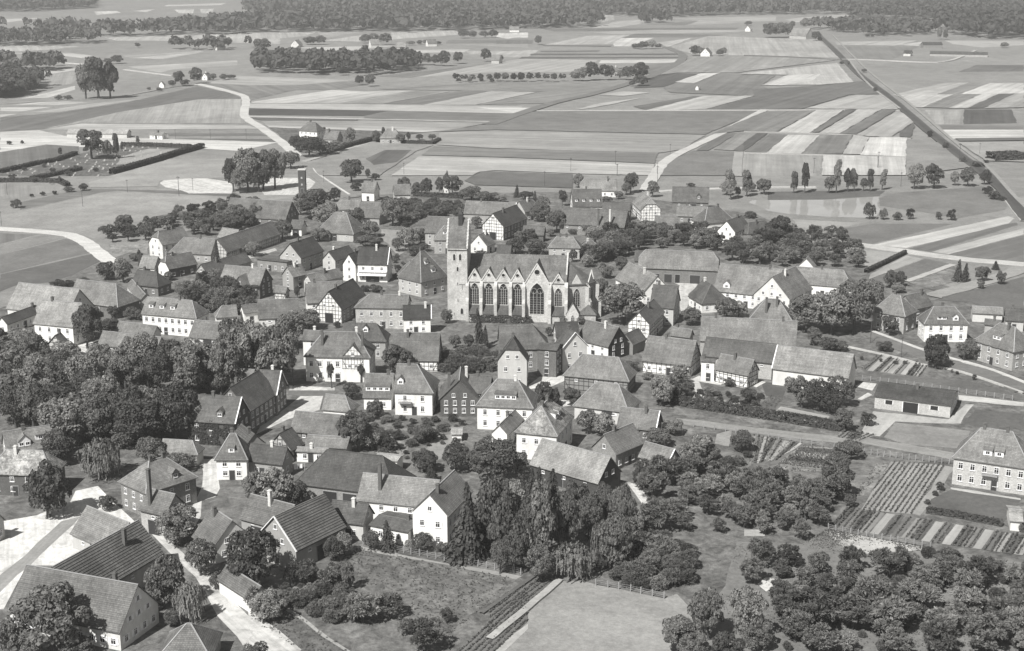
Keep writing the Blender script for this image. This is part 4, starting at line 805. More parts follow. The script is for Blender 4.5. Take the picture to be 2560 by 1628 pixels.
('b',71.3,347.4,4.3,3.9,'small broadleaf tree before the whitewashed barn'),
('s',75.9,354.7,4.9,2.8,'small spruce beside the whitewashed barn'),
('o',38.2,340.7,7.2,7.4,'middling broad fruit tree beside the hip-roofed hall,the taller one'),
('o',43.9,352.9,6.1,6.1,'middling broad fruit tree beside the narrow link house'),
('o',40.7,341.0,5.1,7.4,'middling broad fruit tree beside the hip-roofed hall,the shorter one'),
('o',44.5,343.8,4.3,4.8,'small broad fruit tree before the narrow link house,the taller one'),
('o',59.0,338.4,4.5,5.3,'small broad fruit tree before the garden timber cottage,the taller one'),
('o',37.3,339.4,3.9,4.1,'small broad fruit tree beside the striped side barn'),
('o',50.1,343.8,2.9,3.3,'small broad fruit tree before the narrow link house,the shorter one'),
('o',56.3,352.9,2.2,4.0,'small broad fruit tree before the garden timber cottage,the shorter one'),
('b',51.9,303.2,5.0,6.0,'small broad broadleaf tree beside the low cottage wing,the taller one'),
('b',42.0,297.3,6.7,6.8,'middling broad broadleaf tree beside the low cottage wing,the taller one'),
('b',39.0,293.7,6.1,5.9,'middling broad broadleaf tree beside the low cottage wing,the shorter one'),
('b',44.1,297.3,4.0,4.7,'small broad broadleaf tree beside the low cottage wing,the shorter one'),
('u',47.0,294.0,2.8,4.0,'bushy broad shrub beside the low cottage wing'),
('u',49.9,294.7,2.3,4.2,'low broad shrub beside the low cottage wing,the taller one'),
('u',74.4,300.8,3.5,4.8,'bushy broad shrub beside the brick villa'),
('u',52.7,299.4,1.9,2.6,'low broad shrub beside the low cottage wing,the shorter one'),
('b',75.2,298.7,4.4,6.3,'small broad broadleaf tree beside the brick villa'),
('b',69.7,286.8,6.1,6.5,'middling broad broadleaf tree beside the brick villa'),
('y',8.0,334.8,6.9,5.3,'middling dense dark tree behind the wide dormer house'),
('y',10.2,336.4,4.8,4.0,'small dense dark tree beside the striped side barn'),
('b',14.9,336.4,5.1,5.5,'middling broad broadleaf tree beside the striped side barn'),
('b',17.8,315.2,6.1,6.0,'middling broad broadleaf tree beside the bright verge workshop,the taller one'),
('b',21.4,313.7,6.1,6.0,'middling broad broadleaf tree beside the bright verge workshop,the shorter one'),
('b',37.4,336.7,8.4,7.3,'middling broadleaf tree beside the striped side barn'),
('b',30.2,312.2,4.3,4.6,'small broad broadleaf tree before the bright verge workshop,the shorter one'),
('b',33.4,306.8,4.4,6.7,'small broad broadleaf tree before the bright verge workshop,the taller one'),
('b',37.7,315.2,3.7,5.5,'small broad broadleaf tree beside the bright verge workshop'),
('b',40.3,343.8,4.3,4.5,'small broad broadleaf tree before the narrow link house'),
('b',32.1,366.3,3.1,4.7,'small broad broadleaf tree beside the half-timbered cottage'),
('b',36.0,358.5,2.2,3.4,'small broad broadleaf tree before the half-timbered cottage'),
('b',-16.0,388.9,4.6,3.8,'small broadleaf tree behind the speckled roof house'),
('b',-12.4,390.4,4.1,3.5,'small broadleaf tree behind the blotched roof house'),
('s',-9.0,388.9,12.4,3.8,'tall narrow spruce behind the blotched roof house'),
('s',-7.8,388.9,7.3,3.0,'middling narrow spruce behind the blotched roof house'),
('b',-19.3,416.8,4.8,3.9,'small broadleaf tree beside the white verge house'),
('b',10.7,402.1,3.1,2.4,'small broadleaf tree behind the dark twin roof house'),
('b',16.2,416.8,2.9,2.8,'small broad broadleaf tree beside the church'),
('b',21.0,415.5,2.9,2.5,'small broadleaf tree beside the fine half-timbered house'),
('b',-83.1,588.4,13.6,16.2,'tall broad broadleaf tree beside the roadside house'),
('b',-75.8,569.6,10.2,13.3,'middling broad broadleaf tree behind the tiny white hut'),
('b',-79.9,632.0,6.7,6.6,'middling broad broadleaf tree beside the bright gable house'),
('b',-48.8,573.7,12.5,10.3,'tall broadleaf tree before the long grey roof house'),
('b',-65.1,578.8,6.9,8.7,'middling broad broadleaf tree beside the long grey roof house'),
('b',-56.2,550.8,6.4,9.2,'middling broad broadleaf tree beside the steep hipped farm,the taller one'),
('b',-54.6,530.2,5.0,12.5,'small broad broadleaf tree before the steep hipped farm,the taller one'),
('b',-68.7,546.6,4.3,7.3,'small broad broadleaf tree before the steep hipped farm,the shorter one'),
('b',-74.8,542.4,5.1,9.1,'middling broad broadleaf tree beside the steep hipped farm,the shorter one'),
('b',-90.0,546.6,8.0,8.2,'middling broad broadleaf tree before the tiny white hut'),
('b',-95.6,514.7,5.6,6.7,'middling broad broadleaf tree before the long half-timbered barn'),
('b',-106.0,578.8,9.1,8.7,'middling broad broadleaf tree beside the pierced gable barn,middle sized of three'),
('b',-113.0,573.7,9.5,9.6,'middling broad broadleaf tree beside the pierced gable barn,tallest of three'),
('b',-116.4,573.7,7.0,7.2,'middling broad broadleaf tree beside the pierced gable barn,shortest of three'),
('b',-39.2,530.2,8.2,10.2,'middling broad broadleaf tree beside the tower-side house,the taller one'),
('b',-50.2,652.1,8.8,7.3,'middling broadleaf tree behind the field edge cottage,the taller one'),
('b',-39.2,649.1,8.3,6.7,'middling broadleaf tree behind the field edge cottage,the shorter one'),
('b',-27.3,645.3,10.3,10.2,'middling broad broadleaf tree beside the field edge cottage,tallest of three'),
('b',-43.6,648.2,6.5,7.0,'middling broad broadleaf tree behind the field edge cottage'),
('b',-33.8,649.7,8.7,4.9,'middling broadleaf tree beside the field edge cottage'),
('b',-61.4,556.2,4.2,5.1,'small broad broadleaf tree beside the steep hipped farm'),
('b',-42.7,523.3,5.5,5.3,'middling broad broadleaf tree beside the pyramid roof house'),
('b',-90.3,598.2,9.8,9.0,'middling broadleaf tree beside the roadside house'),
('b',-96.1,558.4,5.0,4.2,'middling broadleaf tree beside the tiny white hut'),
('b',-35.2,537.2,6.1,5.9,'middling broad broadleaf tree beside the tower-side house,the shorter one'),
('b',-33.1,523.3,3.1,5.3,'small broad broadleaf tree beside the pyramid roof house,the shorter one'),
('b',-36.2,515.6,3.9,5.6,'small broad broadleaf tree beside the pyramid roof house,the taller one'),
('s',-32.6,597.7,8.6,4.2,'middling narrow spruce beside the long low house'),
('s',-31.7,690.1,5.6,3.1,'middling spruce in fields beyond the field edge cottage'),
('u',-45.1,458.2,3.1,4.9,'bushy broad shrub beside the white-edged wing'),
('u',-62.8,569.6,3.4,4.8,'bushy broad shrub before the long grey roof house'),
('u',-69.9,449.3,5.1,2.1,'bushy narrow shrub beside the low timber shed'),
('u',-48.6,458.2,2.8,3.9,'bushy broad shrub beside the pale sloping house'),
('u',-64.8,556.2,6.7,3.4,'bushy shrub behind the steep hipped farm'),
('s',2.1,643.3,6.2,3.5,'middling spruce beside the field farmhouse,the taller one'),
('s',10.1,629.2,5.8,3.0,'middling spruce beside the field farmhouse,the shorter one'),
('s',9.4,649.7,1.9,1.5,'small spruce beside the field farmhouse'),
('b',-18.2,634.8,6.7,10.0,'middling broad broadleaf tree beside the field edge cottage,middle sized of three'),
('b',-10.9,629.2,5.3,10.0,'middling broad broadleaf tree beside the field edge cottage,shortest of three'),
('b',-5.1,629.8,3.8,7.3,'small broad broadleaf tree behind the patched gable house'),
('b',6.4,637.6,3.9,6.9,'small broad broadleaf tree beside the field farmhouse'),
('b',22.2,620.3,7.7,4.4,'middling broadleaf tree behind the four-dormer house'),
('b',13.8,583.6,10.9,7.8,'middling broadleaf tree beside the patched gable house'),
('b',18.0,559.5,10.3,8.9,'middling broadleaf tree beside the long brick barn'),
('b',10.7,583.1,7.1,7.3,'middling broad broadleaf tree before the patched gable house'),
('b',7.5,542.4,5.1,8.2,'middling broad broadleaf tree before the dark outbuilding'),
('b',1.3,518.5,6.4,7.8,'middling broad broadleaf tree behind the dark ridge shed'),
('b',9.2,516.6,6.0,10.9,'middling broad broadleaf tree beside the pale bay house'),
('b',31.5,670.2,7.2,6.4,'middling broadleaf tree behind the field farmhouse'),
('b',55.1,655.0,10.7,7.9,'middling broadleaf tree beside the field farmhouse,tallest of three'),
('b',64.3,643.3,7.8,6.2,'middling broadleaf tree beside the field farmhouse,middle sized of three'),
('b',29.9,550.8,5.2,5.5,'middling broad broadleaf tree before the long brick barn'),
('b',54.1,567.3,3.8,6.6,'small broad broadleaf tree behind the low brick shed'),
('b',60.0,558.4,5.0,4.4,'middling broadleaf tree beside the low brick shed'),
('b',28.1,442.9,8.9,7.1,'middling broadleaf tree beside the slanting pale house'),
('b',33.9,416.1,14.2,15.6,'tall broad broadleaf tree beside the dark narrow house'),
('b',3.0,539.3,4.9,5.0,'small broad broadleaf tree beside the dark outbuilding'),
('b',15.2,551.9,3.3,4.2,'small broad broadleaf tree behind the dark outbuilding'),
('b',22.1,504.5,4.9,3.8,'small broadleaf tree before the pale bay house'),
('b',27.1,495.6,4.9,5.4,'small broad broadleaf tree beside the dark roof end'),
('b',-14.1,567.3,5.5,4.7,'middling broadleaf tree before the long low house'),
('b',-30.1,593.3,5.8,5.5,'middling broadleaf tree beside the long low house'),
('b',-11.3,515.6,1.9,5.2,'small broad broadleaf tree before the nave cottage'),
('b',42.5,629.8,2.8,5.8,'small broad broadleaf tree before the field farmhouse,the shorter one'),
('b',48.4,638.2,4.3,4.8,'small broad broadleaf tree before the field farmhouse,the taller one'),
('b',52.7,649.7,5.8,4.9,'middling broadleaf tree beside the field farmhouse,shortest of three'),
('b',31.5,482.0,4.7,3.3,'small broadleaf tree before the dark roof end'),
('b',24.2,556.2,2.5,4.2,'small broad broadleaf tree beside the long brick barn'),
('b',65.7,420.6,7.7,9.3,'middling broad broadleaf tree beside the two-chimney house'),
('b',69.9,424.5,5.2,5.4,'middling broad broadleaf tree before the farmyard cottage'),
('b',54.2,414.3,5.7,6.7,'middling broad broadleaf tree beside the dark narrow house'),
('b',80.4,442.2,2.7,5.3,'small broad broadleaf tree beside the huge-roofed farmhouse'),
('b',84.2,442.2,5.0,4.9,'middling broad broadleaf tree behind the boarded gable wing'),
('b',52.1,475.4,5.8,6.0,'middling broad broadleaf tree beside the great brick barn'),
('b',32.6,478.7,4.7,5.3,'small broad broadleaf tree before the dark roof end'),
('b',38.6,490.4,5.2,5.0,'middling broad broadleaf tree beside the dark roof end'),
('b',60.1,560.6,4.6,4.2,'small broadleaf tree behind the low brick shed'),
('b',75.7,556.2,3.8,2.8,'small broadleaf tree before the hip-roofed white house'),
('b',-132.4,471.4,8.4,8.2,'middling broad broadleaf tree before the pale wing'),
('b',-117.6,474.6,3.4,4.4,'small broad broadleaf tree before the clipped white gable house'),
('b',-98.0,460.5,7.2,9.2,'middling broad broadleaf tree beside the cross-gabled brick house,the taller one'),
('b',-92.2,436.6,7.0,9.3,'middling broad broadleaf tree before the cross-gabled brick house,the taller one'),
('b',-105.7,445.7,6.9,6.2,'middling broadleaf tree beside the wedge cottage'),
('b',-139.2,476.2,6.3,7.6,'middling broad broadleaf tree beside the pale wing'),
('b',-97.1,440.8,5.4,5.6,'middling broad broadleaf tree beside the cross-gabled brick house,the shorter one'),
('b',-87.0,445.0,5.7,5.7,'middling broad broadleaf tree before the cross-gabled brick house,the shorter one'),
('b',-116.7,421.9,4.2,5.4,'small broad broadleaf tree before the two-tone farmhouse,the shorter one'),
('b',-113.5,420.6,3.5,4.3,'small broad broadleaf tree behind the three-dormer house'),
('b',-109.9,508.2,6.1,4.7,'middling broadleaf tree beside the hipped grey house'),
('b',-100.0,515.6,4.3,4.8,'small broad broadleaf tree before the long half-timbered barn'),
('b',-137.4,506.4,2.7,5.1,'small broad broadleaf tree beside the tall clipped house'),
('b',-84.4,449.3,4.1,4.2,'small broad broadleaf tree before the cross-gabled brick house'),
('p',-130.0,486.2,6.8,3.4,'middling slender tree beside the pale wing'),
('p',-104.7,462.0,5.8,2.2,'middling narrow slender tree beside the dark cottage'),
('p',-136.8,510.0,3.5,1.6,'small narrow slender tree beside the tall clipped house'),
('u',-132.8,517.5,2.7,4.0,'bushy broad shrub beside the tall clipped house'),
('u',-153.2,465.9,2.8,5.0,'bushy broad shrub beside the pale wing'),
('u',-146.4,472.2,2.1,4.4,'low broad shrub beside the pale wing,the shorter one'),
('u',-149.6,465.9,2.5,4.7,'low broad shrub beside the pale wing,the taller one'),
('u',-220.0,643.9,1.9,2.2,'low broad shrub in fields near the pierced gable barn,shortest of three'),
('u',-216.5,648.2,2.2,2.5,'low broad shrub in fields near the pierced gable barn,tallest of three'),
('u',-211.8,651.2,2.2,3.0,'low broad shrub in fields near the pierced gable barn,middle sized of three'),
('u',-201.8,661.6,4.4,5.0,'bushy broad shrub in fields beyond the pierced gable barn,tallest of three'),
('u',-207.3,658.6,2.9,5.5,'bushy broad shrub in fields beyond the pierced gable barn,shortest of three'),
('u',-217.9,616.3,4.6,5.6,'bushy broad shrub in fields near the pierced gable barn'),
('b',-120.9,389.0,13.5,9.5,'tall broadleaf tree beside the small timber gable house'),
('b',-119.8,409.1,3.7,6.1,'small broad broadleaf tree beside the row-window house'),
('b',-122.3,423.2,4.5,4.8,'small broad broadleaf tree before the two-tone farmhouse,the taller one'),
('b',-134.8,373.5,11.0,13.8,'tall broad broadleaf tree beside the small timber gable house'),
('b',-131.5,357.1,6.5,8.6,'middling broad broadleaf tree before the small timber gable house,the shorter one'),
('b',-122.1,350.3,10.1,10.5,'middling broad broadleaf tree before the small timber gable house,the taller one'),
('b',-113.9,346.1,11.5,8.7,'tall broadleaf tree before the park-edge barn,the shorter one'),
('b',-105.9,342.6,13.5,11.3,'tall broadleaf tree before the park-edge barn,the taller one'),
('b',-97.4,342.0,12.8,10.3,8),
('b',-90.0,345.7,12.4,9.0,8),
('b',-81.6,344.9,14.6,11.0,8),
('b',-73.4,341.4,16.6,10.2,8),
('b',-69.9,354.6,18.1,11.3,9),
('b',-77.5,310.1,14.5,10.6,'tall broadleaf tree beside the ivy house'),
('b',-117.8,319.8,11.9,8.1,'tall broadleaf tree behind the skylight house,the shorter one'),
('b',-113.0,318.1,12.2,8.1,'tall broadleaf tree behind the skylight house,the taller one'),
('b',-101.5,306.8,12.3,12.6,'tall broad broadleaf tree beside the skylight house'),
('b',-94.8,307.1,11.6,9.9,'tall broadleaf tree beside the skylight house'),
('b',-84.8,307.0,11.8,13.5,'tall broad broadleaf tree behind the low pale shed'),
('b',-109.5,319.8,7.7,7.8,'middling broad broadleaf tree behind the skylight house'),
('b',-99.8,294.7,7.8,8.4,'middling broad broadleaf tree beside the skylight house'),
('b',-87.2,306.8,5.9,10.2,'middling broad broadleaf tree behind the low pale shed'),
('b',-79.6,294.8,6.7,6.9,'middling broad broadleaf tree beside the low pale shed'),
('b',-72.4,291.7,3.8,7.2,'small broad broadleaf tree before the low pale shed'),
('b',-77.0,347.4,6.4,8.4,'middling broad broadleaf tree beside the school annex,the taller one'),
('b',-94.1,349.2,5.4,6.1,'middling broad broadleaf tree beside the school annex,the shorter one'),
('b',-111.1,349.2,5.4,6.1,'middling broad broadleaf tree before the park-edge barn'),
('b',-73.2,358.7,17.6,10.7,9),
('b',-66.1,349.9,18.2,11.2,9),
('b',-61.1,349.8,18.5,11.1,8),
('b',-70.1,354.1,14.7,9.6,9),
('b',-62.6,388.7,12.1,9.7,'tall broadleaf tree behind the inn rear wing'),
('b',-60.7,409.9,6.4,9.8,'middling broad broadleaf tree beside the long park house'),
('b',-30.5,364.5,8.1,8.2,'middling broad broadleaf tree before the speckled roof house'),
('b',-40.4,341.6,4.4,5.8,'small broad broadleaf tree beside the long dormer house'),
('b',-34.6,303.2,10.3,8.3,'middling broadleaf tree beside the low lean-to'),
('b',-32.3,304.6,5.6,6.2,'middling broad broadleaf tree beside the low lean-to'),
('b',-20.3,308.9,4.5,6.9,'small broad broadleaf tree beside the white back shed'),
('b',-19.2,290.7,5.2,7.1,'middling broad broadleaf tree beside the flat white shed'),
('b',-27.9,303.9,3.2,3.7,'small broad broadleaf tree behind the flat white shed'),
('b',-60.2,357.9,11.2,9.0,'tall broadleaf tree beside the white inn'),
('b',-52.6,411.8,2.2,2.4,'small broad broadleaf tree before the tall half-timbered house'),
('q',-46.7,351.5,6.0,2.3,'middling narrow pollarded tree before the white inn'),
('q',-39.6,356.2,4.7,2.4,'small pollarded tree before the white inn'),
('y',-33.0,326.9,4.7,4.9,'small broad dense dark tree beside the bright little house'),
('y',-23.7,375.5,5.8,1.8,'middling narrow dense dark tree behind the speckled roof house'),
('y',-62.6,318.3,5.7,3.3,'middling dense dark tree before the brick school'),
('u',-29.9,324.5,1.8,3.8,'low broad shrub before the white corner house,the taller one'),
('u',-26.4,325.3,1.6,2.3,'low broad shrub before the white corner house,the shorter one'),
('u',-29.9,310.0,2.2,2.9,'low broad shrub beside the low lean-to'),
('u',-26.4,311.5,2.4,3.7,'low broad shrub beside the white back shed,the taller one'),
('u',-28.7,316.0,1.2,2.2,'low broad shrub beside the white back shed,the shorter one'),
('w',-88.2,286.8,9.1,11.0,'middling broad weeping willow beside the mottled edge house'),
('y',-92.7,265.0,11.9,9.5,'tall dense dark tree beside the farmyard edge house'),
('b',-63.1,251.1,8.2,8.5,'middling broad broadleaf tree before the tall chimney annex'),
('b',-56.5,237.5,7.3,6.1,'middling broadleaf tree before the lane-side house'),
('b',-60.1,224.5,9.5,7.7,'middling broadleaf tree beside the near farmhouse,the taller one'),
('b',-45.8,232.2,11.7,10.3,'tall broadleaf tree behind the long white wall shed'),
('b',-73.9,207.9,12.6,11.7,'tall broadleaf tree before the near farmhouse'),
('b',-41.1,219.4,5.9,6.8,'middling broad broadleaf tree before the long white wall shed'),
('b',-80.3,205.8,7.8,4.7,'middling broadleaf tree beside the near farmhouse,the shorter one'),
('b',-81.9,268.4,3.4,4.1,'small broad broadleaf tree beside the brick corner house'),
('b',-40.6,204.2,4.1,4.1,'small broad broadleaf tree beside the pale-edged shed'),
('b',-77.2,206.5,4.8,5.4,'small broad broadleaf tree before the near farmhouse,the taller one'),
('b',-69.6,206.7,3.9,6.5,'small broad broadleaf tree before the near farmhouse,the shorter one'),
('b',-61.3,224.1,4.7,4.6,'small broad broadleaf tree beside the near farmhouse'),
('b',-82.9,219.5,4.6,1.4,'small narrow broadleaf tree beside the near farmhouse'),
('b',-52.7,231.7,3.1,2.1,'small broadleaf tree behind the long white wall shed'),
('b',-57.0,218.1,2.7,4.1,'small broad broadleaf tree behind the pale-edged shed'),
('w',-54.1,219.3,7.3,6.8,'middling weeping willow beside the long white wall shed'),
('b',-52.4,270.6,8.0,6.3,'middling broadleaf tree behind the slim chimney barn'),
('b',-47.8,268.3,9.0,9.0,'middling broad broadleaf tree behind the slim chimney barn'),
('b',-43.8,269.7,6.6,5.7,'middling broadleaf tree beside the huge dark barn'),
('o',-39.2,232.8,5.0,4.3,'middling fruit tree beside the long white wall shed,shortest of three'),
('o',-36.2,232.8,5.7,4.6,'middling fruit tree beside the long white wall shed,middle sized of three'),
('o',-32.1,231.8,5.5,5.7,'middling broad fruit tree beside the long white wall shed,shortest of three'),
('o',-29.0,230.9,5.9,3.1,'middling fruit tree beside the long white wall shed,tallest of three'),
('o',-43.2,221.8,5.7,6.4,'middling broad fruit tree before the long white wall shed'),
('o',-38.2,224.6,3.6,3.5,10),
('o',-35.2,225.5,3.2,3.5,10),
('o',-31.5,223.2,2.6,4.4,10),
('o',-25.2,219.3,5.9,7.5,'middling broad fruit tree beside the long white wall shed,middle sized of three'),
('o',-20.6,220.6,4.5,5.9,10),
('o',-14.3,209.3,6.4,7.0,'middling broad fruit tree beside the long white wall shed,tallest of three'),
('o',-11.1,218.8,3.0,2.7,'small fruit tree beside the long white wall shed,the shorter one'),
('o',-27.0,218.8,4.1,3.6,'small fruit tree beside the long white wall shed,the taller one'),
('o',-17.4,214.4,3.0,3.3,10),
('s',-23.3,248.7,6.4,4.0,'middling spruce before the white sunroom'),
('s',-9.1,244.1,13.7,7.1,'tall spruce before the tall white house'),
('s',-5.8,249.7,13.7,6.0,'tall narrow spruce before the tall white house,the shorter one'),
('s',-17.2,285.0,4.1,3.7,'small spruce beside the flat white shed'),
('b',-26.6,248.7,4.2,3.4,'small broadleaf tree before the white sunroom'),
('b',-33.1,243.7,5.3,3.7,'middling broadleaf tree beside the white verge barn'),
('b',-31.5,246.9,4.7,3.5,'small broadleaf tree beside the white verge barn'),
('b',-16.9,248.6,3.6,4.6,'small broad broadleaf tree before the white sunroom,the taller one'),
('b',-13.0,244.7,3.6,3.3,'small broadleaf tree before the tall white house'),
('b',-19.2,248.4,2.6,2.5,'small broad broadleaf tree before the white sunroom,the shorter one'),
('b',-3.3,282.1,10.9,11.4,'middling broad broadleaf tree beside the long pale barn'),
('b',-8.0,290.7,3.9,5.1,'small broad broadleaf tree beside the flat white shed'),
('b',-12.2,289.7,6.9,6.3,'middling broadleaf tree beside the flat white shed'),
('b',1.2,292.0,4.1,5.1,'small broad broadleaf tree before the mottled slate house'),
('s',4.0,271.9,8.1,3.9,'middling narrow spruce before the long pale barn,the shorter one'),
('s',8.1,274.2,7.2,4.4,'middling spruce before the long pale barn'),
('s',2.0,275.5,5.4,2.8,'middling spruce beside the long pale barn'),
('b',-0.7,250.3,13.7,7.9,'tall broadleaf tree beside the tall white house,tallest of three'),
('b',2.7,241.5,15.0,6.4,'tall narrow broadleaf tree before the tall white house,shortest of three'),
('b',7.4,251.2,10.6,5.9,'middling broadleaf tree beside the tall white house,tallest of three'),
('b',12.4,256.9,11.4,6.3,'tall broadleaf tree beside the tall white house,middle sized of three'),
('b',10.0,252.2,7.3,6.2,'middling broadleaf tree beside the tall white house,shortest of three'),
('b',14.6,253.8,9.7,5.4,'middling broadleaf tree beside the tall white house,middle sized of three'),
('b',17.9,258.6,9.9,4.5,'middling narrow broadleaf tree before the long pale barn'),
('b',20.8,249.4,12.9,5.1,'tall narrow broadleaf tree beside the tall white house,the shorter one'),
('b',22.8,250.7,8.3,6.4,'middling broadleaf tree before the long pale barn'),
('b',18.6,239.9,11.2,6.9,'tall broadleaf tree beside the tall white house,shortest of three'),
('b',5.0,234.9,7.5,5.8,'middling broadleaf tree before the tall white house,middle sized of three'),
('b',0.4,238.5,8.7,4.9,'middling broadleaf tree before the tall white house,tallest of three'),
('b',-2.2,238.3,7.4,4.4,'middling broadleaf tree before the tall white house,shortest of three'),
('b',24.8,255.0,3.7,3.6,'small broad broadleaf tree before the long pale barn'),
('w',16.5,243.0,8.7,5.2,'middling weeping willow beside the tall white house'),
('w',10.8,236.4,7.2,8.4,'middling broad weeping willow beside the tall white house'),
('b',32.4,212.5,10.2,6.4,11),
('b',26.6,207.6,7.0,6.3,11),
('b',38.8,211.4,10.2,6.6,11),
('b',29.2,206.4,5.0,5.2,'middling broad broadleaf tree in fields near the tall white house,the shorter one'),
('b',34.4,204.7,5.4,5.6,'middling broad broadleaf tree in fields near the tall white house,the taller one'),
('b',40.0,208.8,5.5,5.2,11),
('b',67.4,275.6,8.3,7.5,'middling broadleaf tree beside the white garden hut'),
('b',58.3,263.1,8.3,5.1,'middling broadleaf tree beside the low cottage wing'),
('b',68.7,270.2,3.0,3.0,'small broad broadleaf tree beside the white garden hut'),
('u',89.8,279.2,2.3,2.1,'low shrub beside the brick villa'),
('u',85.1,271.8,1.2,1.5,'low broad shrub beside the white garden hut'),
('u',88.0,276.5,1.3,1.5,'low broad shrub before the brick villa'),
('u',99.4,257.3,2.1,1.4,'low shrub before the white garden hut'),
('u',329.4,1408.3,4.5,3.4,'bushy shrub in fields near the works hut'),
('u',289.1,1139.5,4.6,4.2,'bushy shrub in fields near the white field hut'),
('u',252.5,858.2,4.8,4.2,'bushy shrub in fields beyond the field farmhouse'),
('u',246.4,806.6,4.6,4.6,'bushy broad shrub in fields beyond the hatch barn,the taller one'),
('u',239.6,752.1,4.3,4.3,'bushy broad shrub in fields beyond the hatch barn,the shorter one'),
('u',-245.5,693.4,3.6,4.7,12),
('u',-232.4,686.8,3.1,4.1,12),
('u',-233.2,717.4,3.2,3.8,12),
('u',-221.9,706.9,3.1,4.3,12),
('u',-243.3,735.5,2.7,3.3,12),
('u',-250.1,724.5,2.1,3.3,'low broad shrub in fields near the white works hut'),
('u',-219.0,683.5,3.6,3.6,'bushy broad shrub in fields beyond the pierced gable barn,middle sized of three'),
('u',-223.9,726.3,3.0,3.3,12),
('u',-212.6,720.9,2.7,3.3,12),
('u',-222.6,680.3,3.5,1.8,'bushy shrub in fields beyond the pierced gable barn'),
('u',-218.0,680.3,5.1,1.5,'bushy narrow shrub in fields beyond the pierced gable barn'),
('b',-1.4,243.8,18.7,8.0,'tall narrow broadleaf tree before the tall white house,tallest of three'),
('b',4.5,240.8,17.5,7.4,'tall narrow broadleaf tree before the tall white house,middle sized of three'),
('b',9.8,245.3,13.2,6.5,'tall narrow broadleaf tree beside the tall white house,the taller one'),
('s',-7.5,244.5,16.2,5.7,'tall narrow spruce before the tall white house,the taller one'),
('s',5.9,268.8,9.7,3.7,'middling narrow spruce before the long pale barn,the taller one'),
('v',-143.8,552.1,6.1,7.4,13),
('v',-131.6,570.4,7.4,8.0,13),
('v',-158.3,547.0,6.3,7.1,13),
('v',-155.2,558.3,7.1,8.9,13),
('v',-113.2,563.9,6.6,7.8,13),
('v',-125.8,570.9,4.7,6.0,13),
('v',-116.9,598.7,7.4,9.6,13),
('v',-120.6,563.8,5.0,6.2,13),
('v',-118.6,588.0,6.3,7.9,13),
('v',-129.1,578.1,6.8,7.7,13),
('v',-114.3,619.6,5.2,6.5,13),
('v',-135.2,595.8,6.2,7.2,13),
('v',-152.7,549.2,7.1,7.1,13),
('v',-115.5,612.7,3.7,4.3,13),
('v',-146.4,574.6,4.1,5.1,13),
('v',-128.6,561.6,4.0,5.1,13),
('v',-141.2,587.4,4.6,4.7,13),
('v',-110.9,605.6,6.6,8.0,13),
('v',-139.8,573.2,5.3,6.2,13),
('v',-142.8,543.7,5.8,7.5,13),
('v',-147.8,568.8,5.7,6.6,13),
('v',-135.6,580.4,5.5,6.2,13),
('v',-143.4,558.2,6.4,6.6,13),
('v',-107.7,570.3,6.4,8.1,13),
('v',-125.0,607.3,6.6,7.7,13),
('v',-120.9,553.7,5.1,5.2,13),
('v',-154.8,540.5,4.0,4.7,13),
('v',-115.1,557.2,7.1,8.9,13),
('v',-148.1,562.8,4.4,5.4,13),
('v',-129.7,598.8,6.8,7.8,13),
('v',-121.9,593.4,7.0,7.4,13),
('v',-128.8,584.3,5.0,5.8,13),
('v',-140.0,567.0,6.5,7.4,13),
('v',-111.3,592.6,4.9,6.1,13),
('v',-149.1,541.9,5.2,5.9,13),
('v',-130.4,592.7,4.6,5.2,13),
('v',-120.4,577.6,6.4,7.1,13),
('v',-118.6,605.6,6.3,7.2,13),
('v',-160.1,554.8,3.7,4.8,13),
('v',-142.4,599.2,4.8,5.6,13),
('v',-121.0,614.1,7.4,7.9,13),
('v',-135.5,587.1,3.9,4.2,13),
('v',-142.1,593.6,4.3,5.4,13),
('v',-114.6,569.4,5.7,5.8,13),
('v',-141.3,579.6,4.7,5.5,13),
('v',-150.8,554.6,4.4,4.8,13),
('v',-156.7,563.9,7.2,8.1,13),
('v',-137.1,601.8,4.6,5.4,13),
('v',-123.1,599.7,4.1,4.8,13),
('v',-120.3,569.9,6.2,6.4,13),
('v',-110.3,599.3,5.8,6.4,13),
('v',-126.6,555.3,6.6,7.8,13),
('v',-122.2,583.2,7.2,8.5,13),
('o',107.4,503.2,3.9,4.5,14),
('o',122.2,540.6,4.4,5.0,14),
('o',110.3,520.1,5.7,6.1,14),
('o',127.0,525.6,3.9,4.5,14),
('o',110.1,529.1,6.0,6.9,14),
('o',117.3,532.0,6.4,8.3,14),
('o',106.8,510.9,6.9,7.6,14),
('o',126.3,551.0,5.2,6.1,14),
('o',112.6,549.0,4.4,5.7,14),
('o',123.9,501.8,6.2,8.1,14),
('o',112.1,536.3,5.0,5.7,14),
('o',128.3,545.6,5.4,5.6,14),
('o',118.3,523.6,4.5,5.4,14),
('o',119.7,511.5,6.8,6.9,14),
('o',127.6,513.9,4.8,5.5,14),
('o',127.2,536.1,5.1,5.5,14),
('o',126.0,507.0,4.3,4.7,14),
('o',123.1,532.2,3.9,4.2,14),
('o',116.6,505.0,3.9,4.9,14),
('o',109.6,542.6,5.8,6.7,14),
('o',115.5,496.8,4.8,5.7,14),
('o',123.6,495.0,4.8,6.0,14),
('o',117.0,544.1,6.5,7.0,14),
('o',120.1,549.4,5.4,6.0,14),
('o',114.0,513.1,7.0,7.5,14),
('o',129.7,531.2,3.8,4.1,14),
('o',104.8,517.3,6.8,8.1,14),
('o',121.3,518.5,6.1,7.0,14),
('o',102.8,506.4,6.0,6.8,14),
('o',111.5,507.8,5.4,6.5,14),
